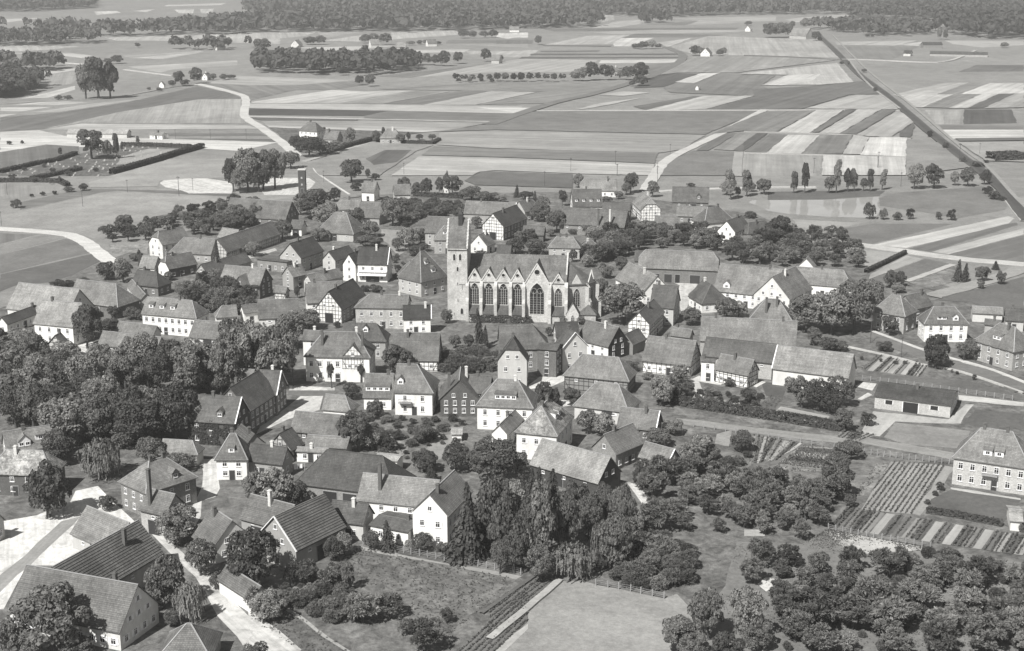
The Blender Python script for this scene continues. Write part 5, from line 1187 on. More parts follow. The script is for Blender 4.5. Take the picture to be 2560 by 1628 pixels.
('o',127.3,519.8,6.3,8.1,14),
('o',109.2,497.9,5.8,7.3,14),
('o',106.0,524.9,4.2,4.5,14),
('o',94.1,510.4,6.8,8.3,15),
('o',96.1,503.3,4.4,5.4,15),
('o',89.3,500.1,6.8,8.3,15),
('o',95.1,517.5,5.2,5.5,15),
('o',85.7,508.9,4.4,5.1,15),
('o',90.2,525.9,4.9,5.2,15),
('o',89.1,518.8,6.1,6.3,15),
('o',104.5,520.4,4.1,5.2,15),
('o',97.5,526.2,3.9,4.2,15),
('o',103.1,527.5,4.6,5.7,15),
('o',93.7,532.4,4.9,5.8,15),
('o',111.5,555.1,4.9,5.4,15),
('o',84.8,515.0,6.4,6.6,15),
('o',96.8,497.2,4.9,4.9,15),
('o',100.8,510.3,5.9,6.4,15),
('o',101.6,537.2,6.8,8.2,15),
('o',106.9,545.1,6.3,7.1,15),
('o',83.4,501.6,5.6,6.5,15),
('o',107.5,537.5,3.7,4.7,15),
('o',84.0,521.2,4.1,4.7,15),
('o',101.3,501.7,5.8,6.8,15),
('o',110.1,549.8,4.6,5.1,15),
('o',80.4,507.0,6.3,7.2,15),
('o',96.3,539.2,6.2,7.5,15),
('o',99.2,532.1,6.3,7.4,15),
('o',100.3,515.9,5.9,7.5,15),
('o',84.8,526.7,5.7,6.3,15),
('o',90.7,505.6,6.8,7.5,15),
('o',106.8,531.8,6.0,6.2,15),
('v',59.9,533.0,3.8,4.5,16),
('v',74.1,548.8,7.1,8.4,16),
('v',54.9,555.0,6.3,6.5,16),
('v',59.7,543.5,6.8,8.3,16),
('v',79.8,534.4,4.9,5.3,16),
('v',51.3,546.5,7.5,8.3,16),
('v',81.5,527.9,4.2,4.7,16),
('v',36.8,524.9,3.8,4.3,16),
('v',43.4,517.2,5.3,6.0,16),
('v',69.7,527.8,6.0,6.6,16),
('v',76.3,524.7,5.3,6.7,16),
('v',43.4,539.5,5.9,6.5,16),
('v',71.5,537.5,6.3,6.7,16),
('v',34.8,540.7,4.8,4.8,16),
('v',32.7,504.3,7.3,7.8,16),
('v',70.3,557.8,4.2,4.8,16),
('v',47.9,526.0,5.7,6.4,16),
('v',41.9,529.6,6.1,7.0,16),
('v',34.8,518.1,5.5,6.9,16),
('v',36.9,533.7,5.2,6.5,16),
('v',38.2,549.9,7.1,7.4,16),
('v',48.4,551.2,6.6,8.4,16),
('v',48.6,557.8,4.7,4.8,16),
('v',48.9,533.4,7.4,8.1,16),
('v',68.1,552.8,6.0,7.2,16),
('v',62.7,537.7,6.1,6.4,16),
('v',59.5,550.8,6.1,7.0,16),
('v',51.7,538.8,5.9,7.0,16),
('v',66.3,545.7,7.4,7.6,16),
('v',75.9,541.0,5.1,5.2,16),
('v',56.3,528.7,4.1,5.0,16),
('v',81.4,518.8,5.2,5.5,16),
('v',37.8,511.3,4.0,4.4,16),
('v',74.8,532.0,7.5,9.6,16),
('v',45.7,545.0,5.1,5.3,16),
('v',65.6,532.3,6.2,6.8,16),
('v',79.5,545.9,5.2,5.7,16),
('v',42.4,523.2,6.2,6.3,16),
('v',-83.2,441.0,7.5,8.1,17),
('v',-90.2,444.4,7.5,8.9,17),
('v',-101.4,459.6,7.3,8.9,17),
('v',-94.5,430.4,7.1,7.5,17),
('v',-82.3,424.3,7.6,9.7,17),
('v',-93.7,449.3,8.2,8.6,17),
('v',-101.2,444.9,7.4,7.6,17),
('v',-101.7,450.5,4.4,5.3,17),
('v',-85.7,429.0,4.6,4.9,17),
('v',-84.5,435.6,4.8,5.7,17),
('v',-98.9,434.9,8.5,10.5,17),
('v',-89.5,433.0,4.3,4.8,17),
('v',-96.8,456.4,6.3,6.6,17),
('v',-94.0,439.6,5.4,6.3,17),
('v',-89.9,425.6,8.6,8.9,17),
('v',-80.4,430.0,4.4,5.4,17),
('v',-88.3,439.3,6.6,8.2,17),
('u',-13.1,378.0,3.0,3.5,18),
('u',-16.8,374.4,4.2,4.8,18),
('u',-17.7,370.8,2.9,4.3,18),
('u',-9.4,365.8,3.3,4.0,18),
('u',-18.2,366.1,2.8,4.2,18),
('u',-17.1,379.2,2.7,3.8,18),
('u',-13.4,369.9,3.3,4.2,18),
('u',-6.0,373.4,3.5,4.5,18),
('u',-9.3,382.6,3.9,5.7,18),
('u',-11.6,375.9,2.4,3.6,18),
('u',-9.2,374.3,2.8,3.5,18),
('u',-14.7,366.3,3.0,3.5,18),
('u',-5.6,366.5,2.4,2.8,18),
('u',-8.2,371.9,2.2,2.6,18),
('u',-7.2,376.2,4.3,5.0,18),
('u',-12.3,382.8,2.7,3.1,18),
('u',-8.7,368.4,2.9,4.2,18),
('u',-15.4,382.2,2.4,2.7,18),
('u',-12.0,373.0,3.0,4.5,18),
('u',-10.7,380.3,3.5,4.8,18),
('u',-19.9,379.0,4.0,5.2,18),
('u',-6.3,378.7,2.4,2.7,18),
('u',-5.9,370.2,3.8,5.7,18),
('u',-7.1,381.4,2.5,2.9,18),
('u',-12.3,367.3,2.3,2.6,18),
('u',-15.3,372.4,3.6,5.2,18),
('u',-14.4,375.4,3.6,5.4,18),
('u',-9.2,378.2,4.2,5.5,18),
('u',-4.5,381.7,2.2,2.5,18),
('u',-13.6,380.6,3.6,4.0,18),
('u',-10.7,370.9,2.9,4.3,18),
('u',-16.9,368.2,3.4,4.2,18),
('u',-16.5,364.0,3.5,4.2,18),
('u',-12.5,364.9,3.9,4.8,18),
('u',-17.9,376.8,3.2,4.2,18),
('o',51.0,267.2,5.5,6.2,19),
('o',29.3,268.1,3.6,4.3,19),
('o',44.3,280.2,6.7,7.8,19),
('o',39.2,266.0,4.6,5.5,19),
('o',51.1,278.3,4.4,5.4,19),
('o',28.2,287.0,4.4,5.1,19),
('o',35.8,271.1,4.6,5.3,19),
('o',40.6,274.8,5.5,6.9,19),
('o',46.6,275.7,5.7,6.5,19),
('o',32.0,281.9,7.4,8.3,19),
('o',52.0,272.2,4.4,5.1,19),
('o',40.3,257.6,3.1,3.5,19),
('o',43.2,269.1,3.5,3.8,19),
('o',48.8,260.6,3.9,4.4,19),
('o',32.0,263.1,5.3,6.5,19),
('o',37.0,278.7,4.4,5.7,19),
('o',29.1,274.2,7.2,7.4,19),
('o',37.7,285.0,6.4,7.3,19),
('o',33.4,258.1,3.9,4.1,19),
('o',40.7,290.4,4.2,5.2,19),
('o',28.3,257.5,6.9,7.7,19),
('o',43.9,263.1,4.3,4.7,19),
('o',27.7,278.8,5.7,6.2,19),
('u',28.5,245.5,4.5,6.6,20),
('u',25.4,240.0,4.0,5.2,20),
('u',18.8,235.9,2.8,3.8,20),
('u',28.6,236.3,2.8,3.3,20),
('u',24.4,235.0,4.2,4.7,20),
('u',20.1,244.1,3.9,4.4,20),
('u',30.7,243.4,2.7,3.7,20),
('u',30.8,247.8,3.1,4.5,20),
('u',16.9,240.1,4.2,4.6,20),
('u',30.7,238.4,3.3,3.7,20),
('u',23.6,246.2,3.5,4.2,20),
('u',21.7,240.5,2.8,3.1,20),
('u',23.6,242.4,3.7,5.2,20),
('u',25.9,232.1,3.0,3.9,20),
('u',23.6,237.8,4.5,4.9,20),
('u',28.3,249.0,4.3,5.8,20),
('u',28.0,242.7,2.7,3.7,20),
('u',20.6,232.7,2.5,3.0,20),
('u',25.9,244.4,3.3,4.0,20),
('u',28.2,233.5,3.5,4.5,20),
('u',20.1,238.3,3.1,3.8,20),
('u',31.0,234.4,4.2,5.1,20),
('u',24.7,249.4,4.8,5.4,20),
('u',32.7,245.9,3.1,4.2,20),
('u',21.8,235.7,4.1,5.9,20),
('u',26.3,247.1,4.7,6.5,20),
('u',31.9,240.8,4.5,5.3,20),
('u',28.3,239.9,3.1,4.3,20),
('u',23.1,231.7,2.6,3.2,20),
('o',79.6,241.4,4.0,5.1,21),
('o',57.0,216.5,6.2,7.9,21),
('o',62.7,214.8,6.9,8.7,21),
('o',70.5,212.4,6.2,6.5,21),
('o',86.7,222.0,4.6,5.2,21),
('o',78.0,233.1,6.2,7.8,21),
('o',46.3,225.1,5.5,5.9,21),
('o',52.6,231.1,4.6,5.9,21),
('o',45.5,241.2,5.9,6.6,21),
('o',73.4,230.7,5.4,7.0,21),
('o',88.6,226.5,4.2,4.9,21),
('o',59.7,231.5,5.8,6.5,21),
('o',69.6,223.2,6.1,7.7,21),
('o',54.1,208.4,3.7,4.1,21),
('o',55.6,237.9,4.7,4.7,21),
('o',64.6,230.0,4.0,4.4,21),
('o',93.2,236.6,3.6,3.7,21),
('o',83.8,212.6,6.6,7.6,21),
('o',62.0,239.3,5.3,5.7,21),
('o',80.1,227.9,6.2,6.4,21),
('o',77.5,222.0,5.5,6.8,21),
('o',71.8,238.9,5.0,5.3,21),
('o',50.5,216.5,7.7,9.8,21),
('o',62.0,207.2,5.1,5.9,21),
('o',82.6,218.8,4.7,5.3,21),
('o',76.1,208.0,7.0,9.0,21),
('o',43.1,234.4,5.1,6.3,21),
('o',75.3,215.2,5.5,6.9,21),
('o',85.9,236.5,4.5,4.6,21),
('o',46.4,211.7,6.1,7.1,21),
('o',67.3,218.9,3.9,4.3,21),
('o',64.7,223.7,4.6,5.6,21),
('o',55.6,225.5,6.6,6.8,21),
('o',60.0,221.1,7.7,7.8,21),
('o',68.6,207.4,6.1,7.4,21),
('o',50.5,241.1,4.9,5.5,21),
('o',82.5,207.4,4.4,4.5,21),
('o',89.8,231.3,5.8,6.1,21),
('o',67.8,235.8,7.2,8.0,21),
('o',48.4,236.5,3.8,4.2,21),
('o',49.5,206.7,5.8,7.1,21),
('o',45.9,219.5,5.1,5.6,21),
('o',83.1,232.4,6.8,7.0,21),
('o',51.0,221.6,5.1,6.3,21),
('x',58.4,219.6,1.8,2.0,22),
('x',55.1,235.1,1.7,2.0,22),
('x',79.7,216.4,1.3,1.6,22),
('x',65.7,216.9,1.5,2.2,22),
('x',71.9,228.2,1.9,2.2,22),
('x',90.1,228.5,2.5,2.8,22),
('x',52.7,238.1,1.8,2.5,22),
('x',68.0,236.7,1.0,1.2,22),
('x',58.7,227.8,2.8,4.0,22),
('x',72.3,235.8,2.4,3.2,22),
('x',77.0,233.5,1.7,2.3,22),
('x',71.9,208.7,1.1,1.4,22),
('x',69.1,215.0,2.1,2.9,22),
('x',86.1,221.1,2.7,3.6,22),
('x',91.4,232.2,1.0,1.2,22),
('x',75.2,225.3,1.0,1.4,22),
('x',83.4,213.7,1.3,1.4,22),
('x',50.7,228.3,2.9,4.2,22),
('x',57.7,244.2,2.1,2.4,22),
('x',74.3,214.5,1.4,1.6,22),
('x',63.6,207.3,2.0,2.3,22),
('x',57.9,213.7,1.2,1.8,22),
('x',59.8,233.9,1.9,2.3,22),
('x',52.3,211.2,1.4,1.9,22),
('x',48.3,210.8,1.7,2.1,22),
('x',69.2,221.6,3.0,4.2,22),
('x',62.5,212.5,2.9,3.2,22),
('x',54.3,218.8,1.9,2.3,22),
('x',47.1,206.1,1.5,2.1,22),
('x',46.1,214.0,2.6,3.0,22),
('x',85.9,217.2,2.7,3.7,22),
('x',88.1,234.5,2.1,2.9,22),
('x',76.1,208.0,1.7,2.3,22),
('x',83.1,234.4,2.5,3.6,22),
('x',85.1,228.0,2.6,3.6,22),
('x',55.7,206.9,1.6,2.1,22),
('x',75.3,242.0,1.1,1.5,22),
('x',81.9,221.2,2.8,3.6,22),
('x',48.1,217.4,1.5,2.0,22),
('x',74.4,219.0,1.6,2.2,22),
('x',63.8,234.3,1.6,1.8,22),
('x',50.9,232.5,1.7,2.4,22),
('x',67.9,209.4,1.2,1.6,22),
('x',82.4,209.9,2.9,3.3,22),
('x',79.4,228.8,3.0,4.0,22),
('x',70.7,240.2,1.0,1.2,22),
('x',67.3,225.9,2.9,4.1,22),
('x',89.3,239.3,2.5,3.2,22),
('x',53.3,223.9,2.0,2.5,22),
('x',64.3,230.4,2.6,3.3,22),
('x',93.9,238.6,1.6,1.8,22),
('x',68.9,232.4,2.9,3.8,22),
('x',81.8,241.8,3.0,3.4,22),
('x',51.0,242.1,2.0,2.5,22),
('x',78.0,222.1,2.8,3.1,22),
('x',80.3,237.6,1.3,1.5,22),
('x',85.9,241.0,1.1,1.5,22),
('x',63.4,223.5,1.9,2.6,22),
('x',51.5,215.3,1.3,1.8,22),
('x',54.8,228.8,2.5,3.5,22),
('x',60.9,216.2,2.9,3.4,22),
('x',61.4,240.3,2.8,3.5,22),
('x',81.1,206.1,1.1,1.3,22),
('x',88.7,224.6,2.1,2.3,22),
('x',48.5,225.2,1.3,1.8,22),
('x',56.4,240.5,2.3,2.6,22),
('x',60.1,209.2,2.3,2.7,22),
('x',46.6,221.4,2.7,3.4,22),
('x',78.5,211.6,3.0,3.9,22),
('x',51.1,206.4,2.1,2.8,22),
('x',77.8,245.1,2.8,3.2,22),
('x',81.0,225.0,2.6,3.3,22),
('x',44.6,209.2,1.7,2.0,22),
('x',76.5,238.3,2.1,2.4,22),
('x',58.7,224.0,2.3,3.1,22),
('x',63.0,219.8,1.9,2.6,22),
('x',49.3,236.3,2.9,3.6,22),
('o',54.0,276.4,6.6,7.0,23),
('o',57.3,268.7,5.4,6.4,23),
('o',53.7,258.5,4.3,4.9,23),
('o',48.3,268.1,4.7,5.6,23),
('o',59.8,273.8,5.5,5.7,23),
('o',45.7,259.6,5.3,5.8,23),
('o',60.4,260.5,4.7,5.4,23),
('o',53.0,271.7,5.7,7.3,23),
('o',50.9,280.5,5.4,6.7,23),
('o',49.7,262.9,4.5,5.0,23),
('o',55.7,253.9,4.3,4.3,23),
('o',55.1,263.1,3.9,4.3,23),
('o',48.2,272.9,5.8,6.8,23),
('o',62.8,267.4,3.9,4.5,23),
('o',64.4,272.7,6.0,7.3,23),
('o',60.3,281.0,3.4,3.6,23),
('o',49.0,256.5,3.8,4.2,23),
('o',55.9,281.0,5.0,6.0,23),
('u',-29.1,221.1,1.5,1.9,24),
('u',-30.3,228.3,2.5,3.2,24),
('u',-26.8,224.0,1.9,2.7,24),
('u',-35.8,229.4,2.6,3.0,24),
('u',-37.4,232.0,1.3,1.7,24),
('u',-29.7,223.2,1.9,2.8,24),
('u',-29.0,226.3,2.2,3.0,24),
('u',-34.0,223.7,2.3,2.6,24),
('u',-33.6,227.6,2.3,2.6,24),
('u',-37.4,227.9,2.3,3.4,24),
('u',-31.9,225.7,2.2,2.5,24),
('u',-31.4,221.2,1.8,2.6,24),
('u',-36.4,234.3,2.5,3.8,24),
('u',-33.9,231.9,2.4,2.9,24),
('u',-31.0,232.9,2.9,3.3,24),
('u',-36.6,224.5,2.3,2.7,24),
('u',-33.4,234.4,2.4,3.1,24),
('u',-33.0,229.9,3.0,3.5,24),
('u',-26.7,221.7,2.4,2.9,24),
('u',-30.3,230.7,2.8,3.3,24),
('u',-40.3,231.7,1.5,2.2,24),
('u',-28.4,229.7,1.4,2.0,24),
('u',-39.3,229.0,1.8,2.3,24),
('u',-33.8,221.6,2.8,3.4,24),
('u',-30.2,219.3,2.9,4.0,24),
('v',34.7,509.4,6.4,8.1,25),
('v',33.2,533.0,6.5,7.2,25),
('v',35.9,541.0,5.1,5.3,25),
('v',38.3,528.8,7.4,7.5,25),
('v',33.1,525.9,4.1,4.9,25),
('v',27.9,502.1,5.6,5.6,25),
('v',33.3,504.4,7.3,9.3,25),
('v',39.7,518.9,4.1,4.7,25),
('v',28.1,520.5,4.8,5.4,25),
('v',41.1,533.7,5.2,6.3,25),
('v',28.0,507.7,6.7,7.5,25),
('v',34.5,520.0,6.2,7.9,25),
('v',39.7,513.2,6.5,8.2,25),
('v',39.9,523.8,6.1,6.9,25),
('v',34.4,514.7,4.7,5.8,25),
('v',32.1,537.9,7.5,8.4,25),
('u',-39.3,601.7,4.3,4.8,26),
('u',-35.2,600.3,2.8,3.9,26),
('u',-39.4,594.6,4.0,5.9,26),
('u',-32.7,615.1,3.4,4.0,26),
('u',-46.7,591.9,3.2,3.8,26),
('u',-38.3,616.2,2.6,3.2,26),
('u',-38.3,591.2,2.8,3.1,26),
('u',-48.2,610.4,4.2,4.9,26),
('u',-36.4,607.8,4.2,6.1,26),
('u',-28.8,598.1,2.7,3.4,26),
('u',-35.0,597.0,3.0,4.1,26),
('u',-43.0,610.8,2.9,3.4,26),
('u',-53.9,625.8,3.1,3.5,26),
('u',-43.5,590.7,2.2,3.3,26),
('u',-47.4,601.8,3.2,3.5,26),
('u',-23.5,604.8,2.8,3.8,26),
('u',-43.1,601.9,2.6,3.7,26),
('u',-24.1,596.9,2.4,3.2,26),
('u',-49.2,604.8,4.2,4.9,26),
('u',-30.7,608.9,2.7,3.1,26),
('u',-42.8,585.2,4.1,6.2,26),
('u',-48.7,596.5,3.4,4.2,26),
('u',-41.0,614.9,3.5,5.1,26),
('u',-45.3,587.9,2.6,2.9,26),
('u',-30.3,613.3,2.9,3.5,26),
('u',-45.5,617.4,4.1,4.7,26),
('u',-27.8,620.5,3.2,3.6,26),
('u',-24.0,601.2,3.6,4.0,26),
('u',-41.2,625.1,2.8,3.3,26),
('u',-45.5,577.8,2.6,3.0,26),
('u',-23.9,614.1,2.5,2.8,26),
('u',-24.4,610.0,2.9,3.5,26),
('u',-43.8,598.9,2.1,2.6,26),
('u',-42.3,618.9,3.1,3.9,26),
('u',-51.5,627.7,3.3,3.7,26),
('u',-43.2,606.6,2.8,4.0,26),
('u',-46.5,624.3,2.9,4.1,26),
('u',-53.2,620.9,3.3,4.2,26),
('u',-35.8,603.5,2.1,3.0,26),
('u',-34.8,624.0,4.1,6.0,26),
('u',-36.4,594.4,2.6,3.1,26),
('u',-33.0,594.0,4.0,5.3,26),
('u',-31.7,602.2,2.3,3.4,26),
('u',-38.7,598.2,3.6,4.7,26),
('u',-28.2,615.3,3.3,4.1,26),
('u',-44.2,614.5,2.3,3.2,26),
('u',-42.9,581.7,4.0,5.9,26),
('u',-39.8,605.7,4.0,4.5,26),
('u',-49.4,599.4,3.1,3.9,26),
('u',-31.0,605.0,2.6,3.2,26),
('u',-44.9,596.1,2.3,3.1,26),
('u',-40.7,621.6,2.4,3.3,26),
('u',-52.9,613.1,2.6,3.1,26),
('u',-56.5,623.6,3.6,4.2,26),
('u',-40.8,588.6,3.9,5.5,26),
('u',-38.7,612.4,3.5,4.6,26),
('u',-27.3,612.2,2.1,2.9,26),
('u',-50.8,607.8,3.4,4.9,26),
('u',-49.8,622.6,2.7,4.0,26),
('u',-37.6,620.4,2.3,3.0,26),
('u',-33.3,611.3,3.1,4.1,26),
('u',-43.1,574.5,2.4,3.3,26),
('u',-23.9,619.1,4.0,4.7,26),
('u',-27.2,607.6,4.1,4.5,26),
('u',-54.7,618.3,3.1,3.8,26),
('u',-33.3,621.5,3.4,5.1,26),
('u',-49.2,614.9,3.4,4.6,26),
('u',-49.2,618.2,3.5,4.5,26),
('u',-53.4,609.0,3.4,4.3,26),
('u',-43.8,571.2,3.0,3.4,26),
('u',-29.4,595.1,3.0,4.4,26),
('u',-35.3,613.5,3.4,4.7,26),
('u',-48.1,589.4,2.4,3.5,26),
('u',-52.3,604.6,2.8,3.5,26),
('u',-56.2,620.8,3.3,4.1,26),
('u',-45.7,585.1,3.4,4.8,26),
('u',-41.9,596.7,2.7,3.8,26),
('u',-30.0,618.5,3.3,3.7,26),
('u',-55.3,628.5,3.7,4.5,26),
('u',-40.5,609.0,4.1,5.5,26),
('u',-21.8,599.0,3.5,4.5,26),
('u',-35.1,618.4,2.4,3.5,26),
('u',-47.4,620.7,4.1,5.1,26),
('u',-45.3,604.4,3.5,4.2,26),
('u',-43.9,626.3,3.3,4.9,26),
('u',-27.3,602.1,3.3,4.8,26),
('u',-46.3,607.4,2.9,3.9,26),
('u',-22.5,607.5,4.2,5.7,26),
('u',-46.1,582.1,2.5,3.5,26),
('u',-44.5,622.1,2.8,3.5,26),
('u',-42.5,593.8,2.5,2.8,26),
('u',-48.9,626.4,3.6,4.9,26),
('u',-34.1,605.8,2.1,2.6,26),
('u',-37.9,624.9,2.2,2.4,26),
('u',-49.2,593.4,2.2,2.6,26),
('u',-51.9,616.8,3.5,4.9,26),
('u',-42.6,577.5,2.3,3.4,26),
('u',-25.5,616.6,3.0,3.6,26),
('k',-101.7,353.5,10.8,10.1,27),
('k',-121.9,358.0,8.8,8.3,27),
('k',-138.7,367.4,12.9,11.4,27),
('k',-77.4,359.3,9.2,8.8,27),
('k',-98.2,361.4,13.1,12.3,27),
('k',-92.7,356.9,8.6,8.4,27),
('k',-80.2,350.7,12.9,11.5,27),
('k',-109.5,361.4,9.7,8.0,27),
('k',-112.8,354.1,9.1,8.0,27),
('k',-126.4,363.5,11.0,9.1,27),
('k',-135.4,359.8,11.3,10.8,27),
('k',-84.8,359.4,11.3,9.9,27),
('k',-119.1,365.2,9.2,8.9,27),
('k',-128.1,354.6,12.3,11.9,27),
('k',-87.5,351.0,12.8,10.6,27),
('k',-73.6,352.0,11.5,10.9,27),
('k',-132.0,367.4,9.7,7.8,27),
('k',-103.9,327.3,11.7,11.1,28),
('k',-105.4,314.4,13.1,12.8,28),
('k',-83.8,318.4,9.7,8.1,28),
('k',-126.0,331.2,12.2,9.9,28),
('k',-94.8,315.1,10.9,10.2,28),
('k',-87.9,324.9,9.5,7.7,28),
('k',-97.1,323.5,13.1,10.7,28),
('k',-99.2,310.3,12.1,11.2,28),
('k',-114.5,327.4,10.6,8.7,28),
('k',-88.2,311.8,12.4,10.6,28),
('k',-118.9,332.6,11.9,11.4,28),
('k',-119.4,323.6,13.1,12.2,28),
('k',-100.3,318.2,9.0,7.5,28),
('k',-81.3,312.6,11.0,10.5,28),
('k',-128.6,336.8,12.6,11.2,28),
('x',-23.0,306.7,2.3,2.9,29),
('x',-32.7,309.7,1.9,2.3,29),
('x',-27.4,319.3,2.3,2.5,29),
('x',-24.5,312.6,0.9,1.3,29),
('x',-26.3,307.9,0.8,1.1,29),
('x',-32.6,318.5,2.2,2.5,29),
('x',-23.9,301.6,1.2,1.5,29),
('x',-24.0,318.7,1.5,2.3,29),
('x',-30.0,313.1,2.1,2.9,29),
('x',-20.1,303.1,1.2,1.6,29),
('x',-34.8,324.5,2.3,2.9,29),
('x',-25.4,305.0,1.5,1.8,29),
('x',-30.1,307.8,1.0,1.4,29),
('x',-21.0,313.0,0.8,1.1,29),
('x',-31.0,322.5,1.1,1.2,29),
('x',-26.6,299.6,1.7,2.0,29),
('x',-19.0,307.0,0.9,1.4,29),
('x',-33.8,314.9,2.1,2.5,29),
('x',-23.6,322.9,1.7,2.1,29),
('x',-26.7,316.2,1.2,1.3,29),
('x',-23.6,315.5,2.0,2.3,29),
('x',-27.4,323.2,1.3,1.7,29),
('x',-20.2,321.2,2.2,2.6,29),
('x',-19.9,317.2,2.0,2.4,29),
('x',-30.4,304.4,2.1,2.5,29),
('x',-18.2,311.3,1.5,1.8,29),
('x',-23.4,298.6,0.9,1.3,29),
('x',-34.9,321.5,1.1,1.3,29),
('x',-33.6,306.6,1.3,1.7,29),
('x',-22.4,310.0,1.3,1.6,29),
('x',-21.1,324.4,1.4,1.9,29),
('x',-30.7,316.1,1.7,1.8,29),
('x',-29.1,301.7,1.8,2.3,29),
('x',-27.7,310.4,0.9,1.3,29),
('x',-13.0,317.6,1.8,2.2,30),
('x',-15.4,320.5,1.1,1.4,30),
('x',-18.4,324.1,1.8,2.5,30),
('x',-12.6,307.1,2.5,2.8,30),
('x',-16.5,317.6,2.2,3.2,30),
('x',-17.6,314.5,1.2,1.5,30),
('x',-14.2,324.3,2.5,3.2,30),
('x',-15.9,311.1,1.8,1.9,30),
('x',-11.9,321.7,1.8,2.0,30),
('x',-19.1,321.0,1.0,1.3,30),
('x',-16.0,308.2,1.3,1.4,30),
('x',-18.8,311.7,2.4,3.3,30),
('x',-42.5,507.3,2.3,3.2,31),
('x',-42.6,503.4,1.8,2.6,31),
('x',-42.9,484.6,1.4,1.9,31),
('x',-41.5,495.6,1.3,1.4,31),
('x',-44.1,498.2,1.8,2.2,31),
('x',-42.5,513.5,1.6,2.0,31),
('x',-44.2,490.4,1.1,1.5,31),
('x',-40.5,487.8,1.2,1.5,31),
('x',-40.5,491.1,2.4,2.8,31),
('x',-39.4,500.6,1.2,1.8,31),
('x',-39.4,484.6,1.1,1.3,31),
('x',-40.1,477.7,1.9,2.6,31),
('x',-39.8,481.2,1.5,2.2,31),
('x',-44.4,494.1,2.1,3.0,31),
('x',-38.5,497.3,1.5,1.7,31),
('x',52.5,341.7,1.1,1.6,32),
('x',60.2,340.7,1.9,2.8,32),
('x',52.1,344.5,1.7,2.5,32),
('x',52.5,338.8,1.2,1.3,32),
('x',57.6,337.4,1.5,2.2,32),
('x',47.0,339.8,1.8,2.4,32),
('x',60.5,336.7,1.8,2.5,32),
('x',49.8,341.9,1.8,2.6,32),
('x',57.2,342.8,0.7,0.9,32),
('x',49.7,338.5,2.1,2.9,32),
('x',55.9,335.4,1.3,1.5,32),
('x',54.9,344.1,1.7,2.1,32),
('x',62.7,342.4,1.9,2.4,32),
('x',52.1,335.9,1.3,1.5,32),
('x',57.9,333.1,1.9,2.9,32),
('x',48.0,345.1,2.1,2.3,32),
('x',55.6,339.4,2.1,2.8,32),
('x',47.0,342.6,1.4,2.1,32),
('x',-126.7,421.0,0.8,1.2,33),
('x',-124.1,409.0,2.6,3.2,33),
('x',-120.4,417.8,1.2,1.4,33),
('x',-122.8,413.4,1.7,2.3,33),
('x',-125.3,416.5,1.8,2.3,33),
('x',-119.7,412.0,2.4,3.1,33),
('x',-123.3,419.5,1.1,1.4,33),
]
WOODS = [
(16,'dark wood reaching in from the picture edge',[(-515.0,1353.0),(-535.0,1408.0),(-484.0,1393.0),(-463.0,1378.0),(-443.0,1393.0),(-422.0,1353.0),(-440.0,1321.0)]),
(15,'tree clump at the picture edge below the dark wood',[(-415.0,1085.0),(-472.0,1239.0),(-446.0,1251.0),(-407.0,1205.0),(-397.0,1199.0),(-389.0,1149.0),(-378.0,1085.0)]),
(17,'long dark wood across the middle of the fields',[(-249.0,1353.0),(-246.0,1434.0),(-167.0,1404.0),(-114.0,1450.0),(-90.0,1408.0),(-89.0,1353.0),(-127.0,1284.0),(-176.0,1302.0),(-220.0,1314.0)]),
(15,'tree belt around a distant farmstead',[(-387.0,1623.0),(-392.0,1649.0),(-340.0,1640.0),(-309.0,1664.0),(-297.0,1642.0),(-335.0,1614.0)]),
(18,'wood at the far edge behind pale strips',[(-637.0,1682.0),(-663.0,1753.0),(-589.0,1776.0),(-566.0,1837.0),(-530.0,1713.0),(-600.0,1692.0)]),
(18,'small wood before the far forest',[(-533.0,1745.0),(-540.0,1774.0),(-510.0,1789.0),(-501.0,1767.0),(-502.0,1713.0)]),
(20,'broad far forest spreading along the skyline',[(-850.0,1995.0),(-866.0,2035.0),(-648.0,2016.0),(-545.0,1907.0),(-465.0,1993.0),(-429.0,2138.0),(-365.0,2285.0),(27.0,2409.0),(135.0,2325.0),(132.0,2216.0),(112.0,2100.0),(23.0,2054.0),(-139.0,1989.0),(-359.0,1967.0),(-369.0,1913.0),(-456.0,1887.0),(-527.0,1862.0),(-593.0,1940.0),(-726.0,2054.0)]),
(20,'upper far forest below the picture top',[(-1097.0,2584.0),(-1698.0,4017.0),(-1235.0,4324.0),(-804.0,2788.0),(-864.0,2632.0)]),
(20,'faint forest along the picture top',[(-491.0,2701.0),(-688.0,3802.0),(-416.0,3802.0),(39.0,3518.0),(348.0,3200.0),(580.0,3200.0),(679.0,2933.0),(588.0,2537.0),(372.0,2492.0),(255.0,2407.0),(145.0,2514.0),(28.0,2584.0),(-461.0,2537.0)]),
(17,'forest tongue behind the single tree farm',[(199.0,2216.0),(204.0,2266.0),(242.0,2284.0),(237.0,2234.0)]),
(16,'tree belt behind the railway farm',[(425.0,2024.0),(442.0,2092.0),(503.0,2092.0),(595.0,2060.0),(553.0,1913.0),(478.0,1875.0),(454.0,1981.0)]),
(24,'tall pale grove at the picture edge',[(592.0,1995.0),(655.0,2216.0),(706.0,2262.0),(833.0,2262.0),(685.0,1814.0),(597.0,1814.0),(580.0,1862.0)]),
(20,'far forest behind the plain',[(554.0,2407.0),(679.0,2933.0),(970.0,3200.0),(1174.0,3200.0),(886.0,2407.0),(678.0,2289.0),(587.0,2366.0)]),
]
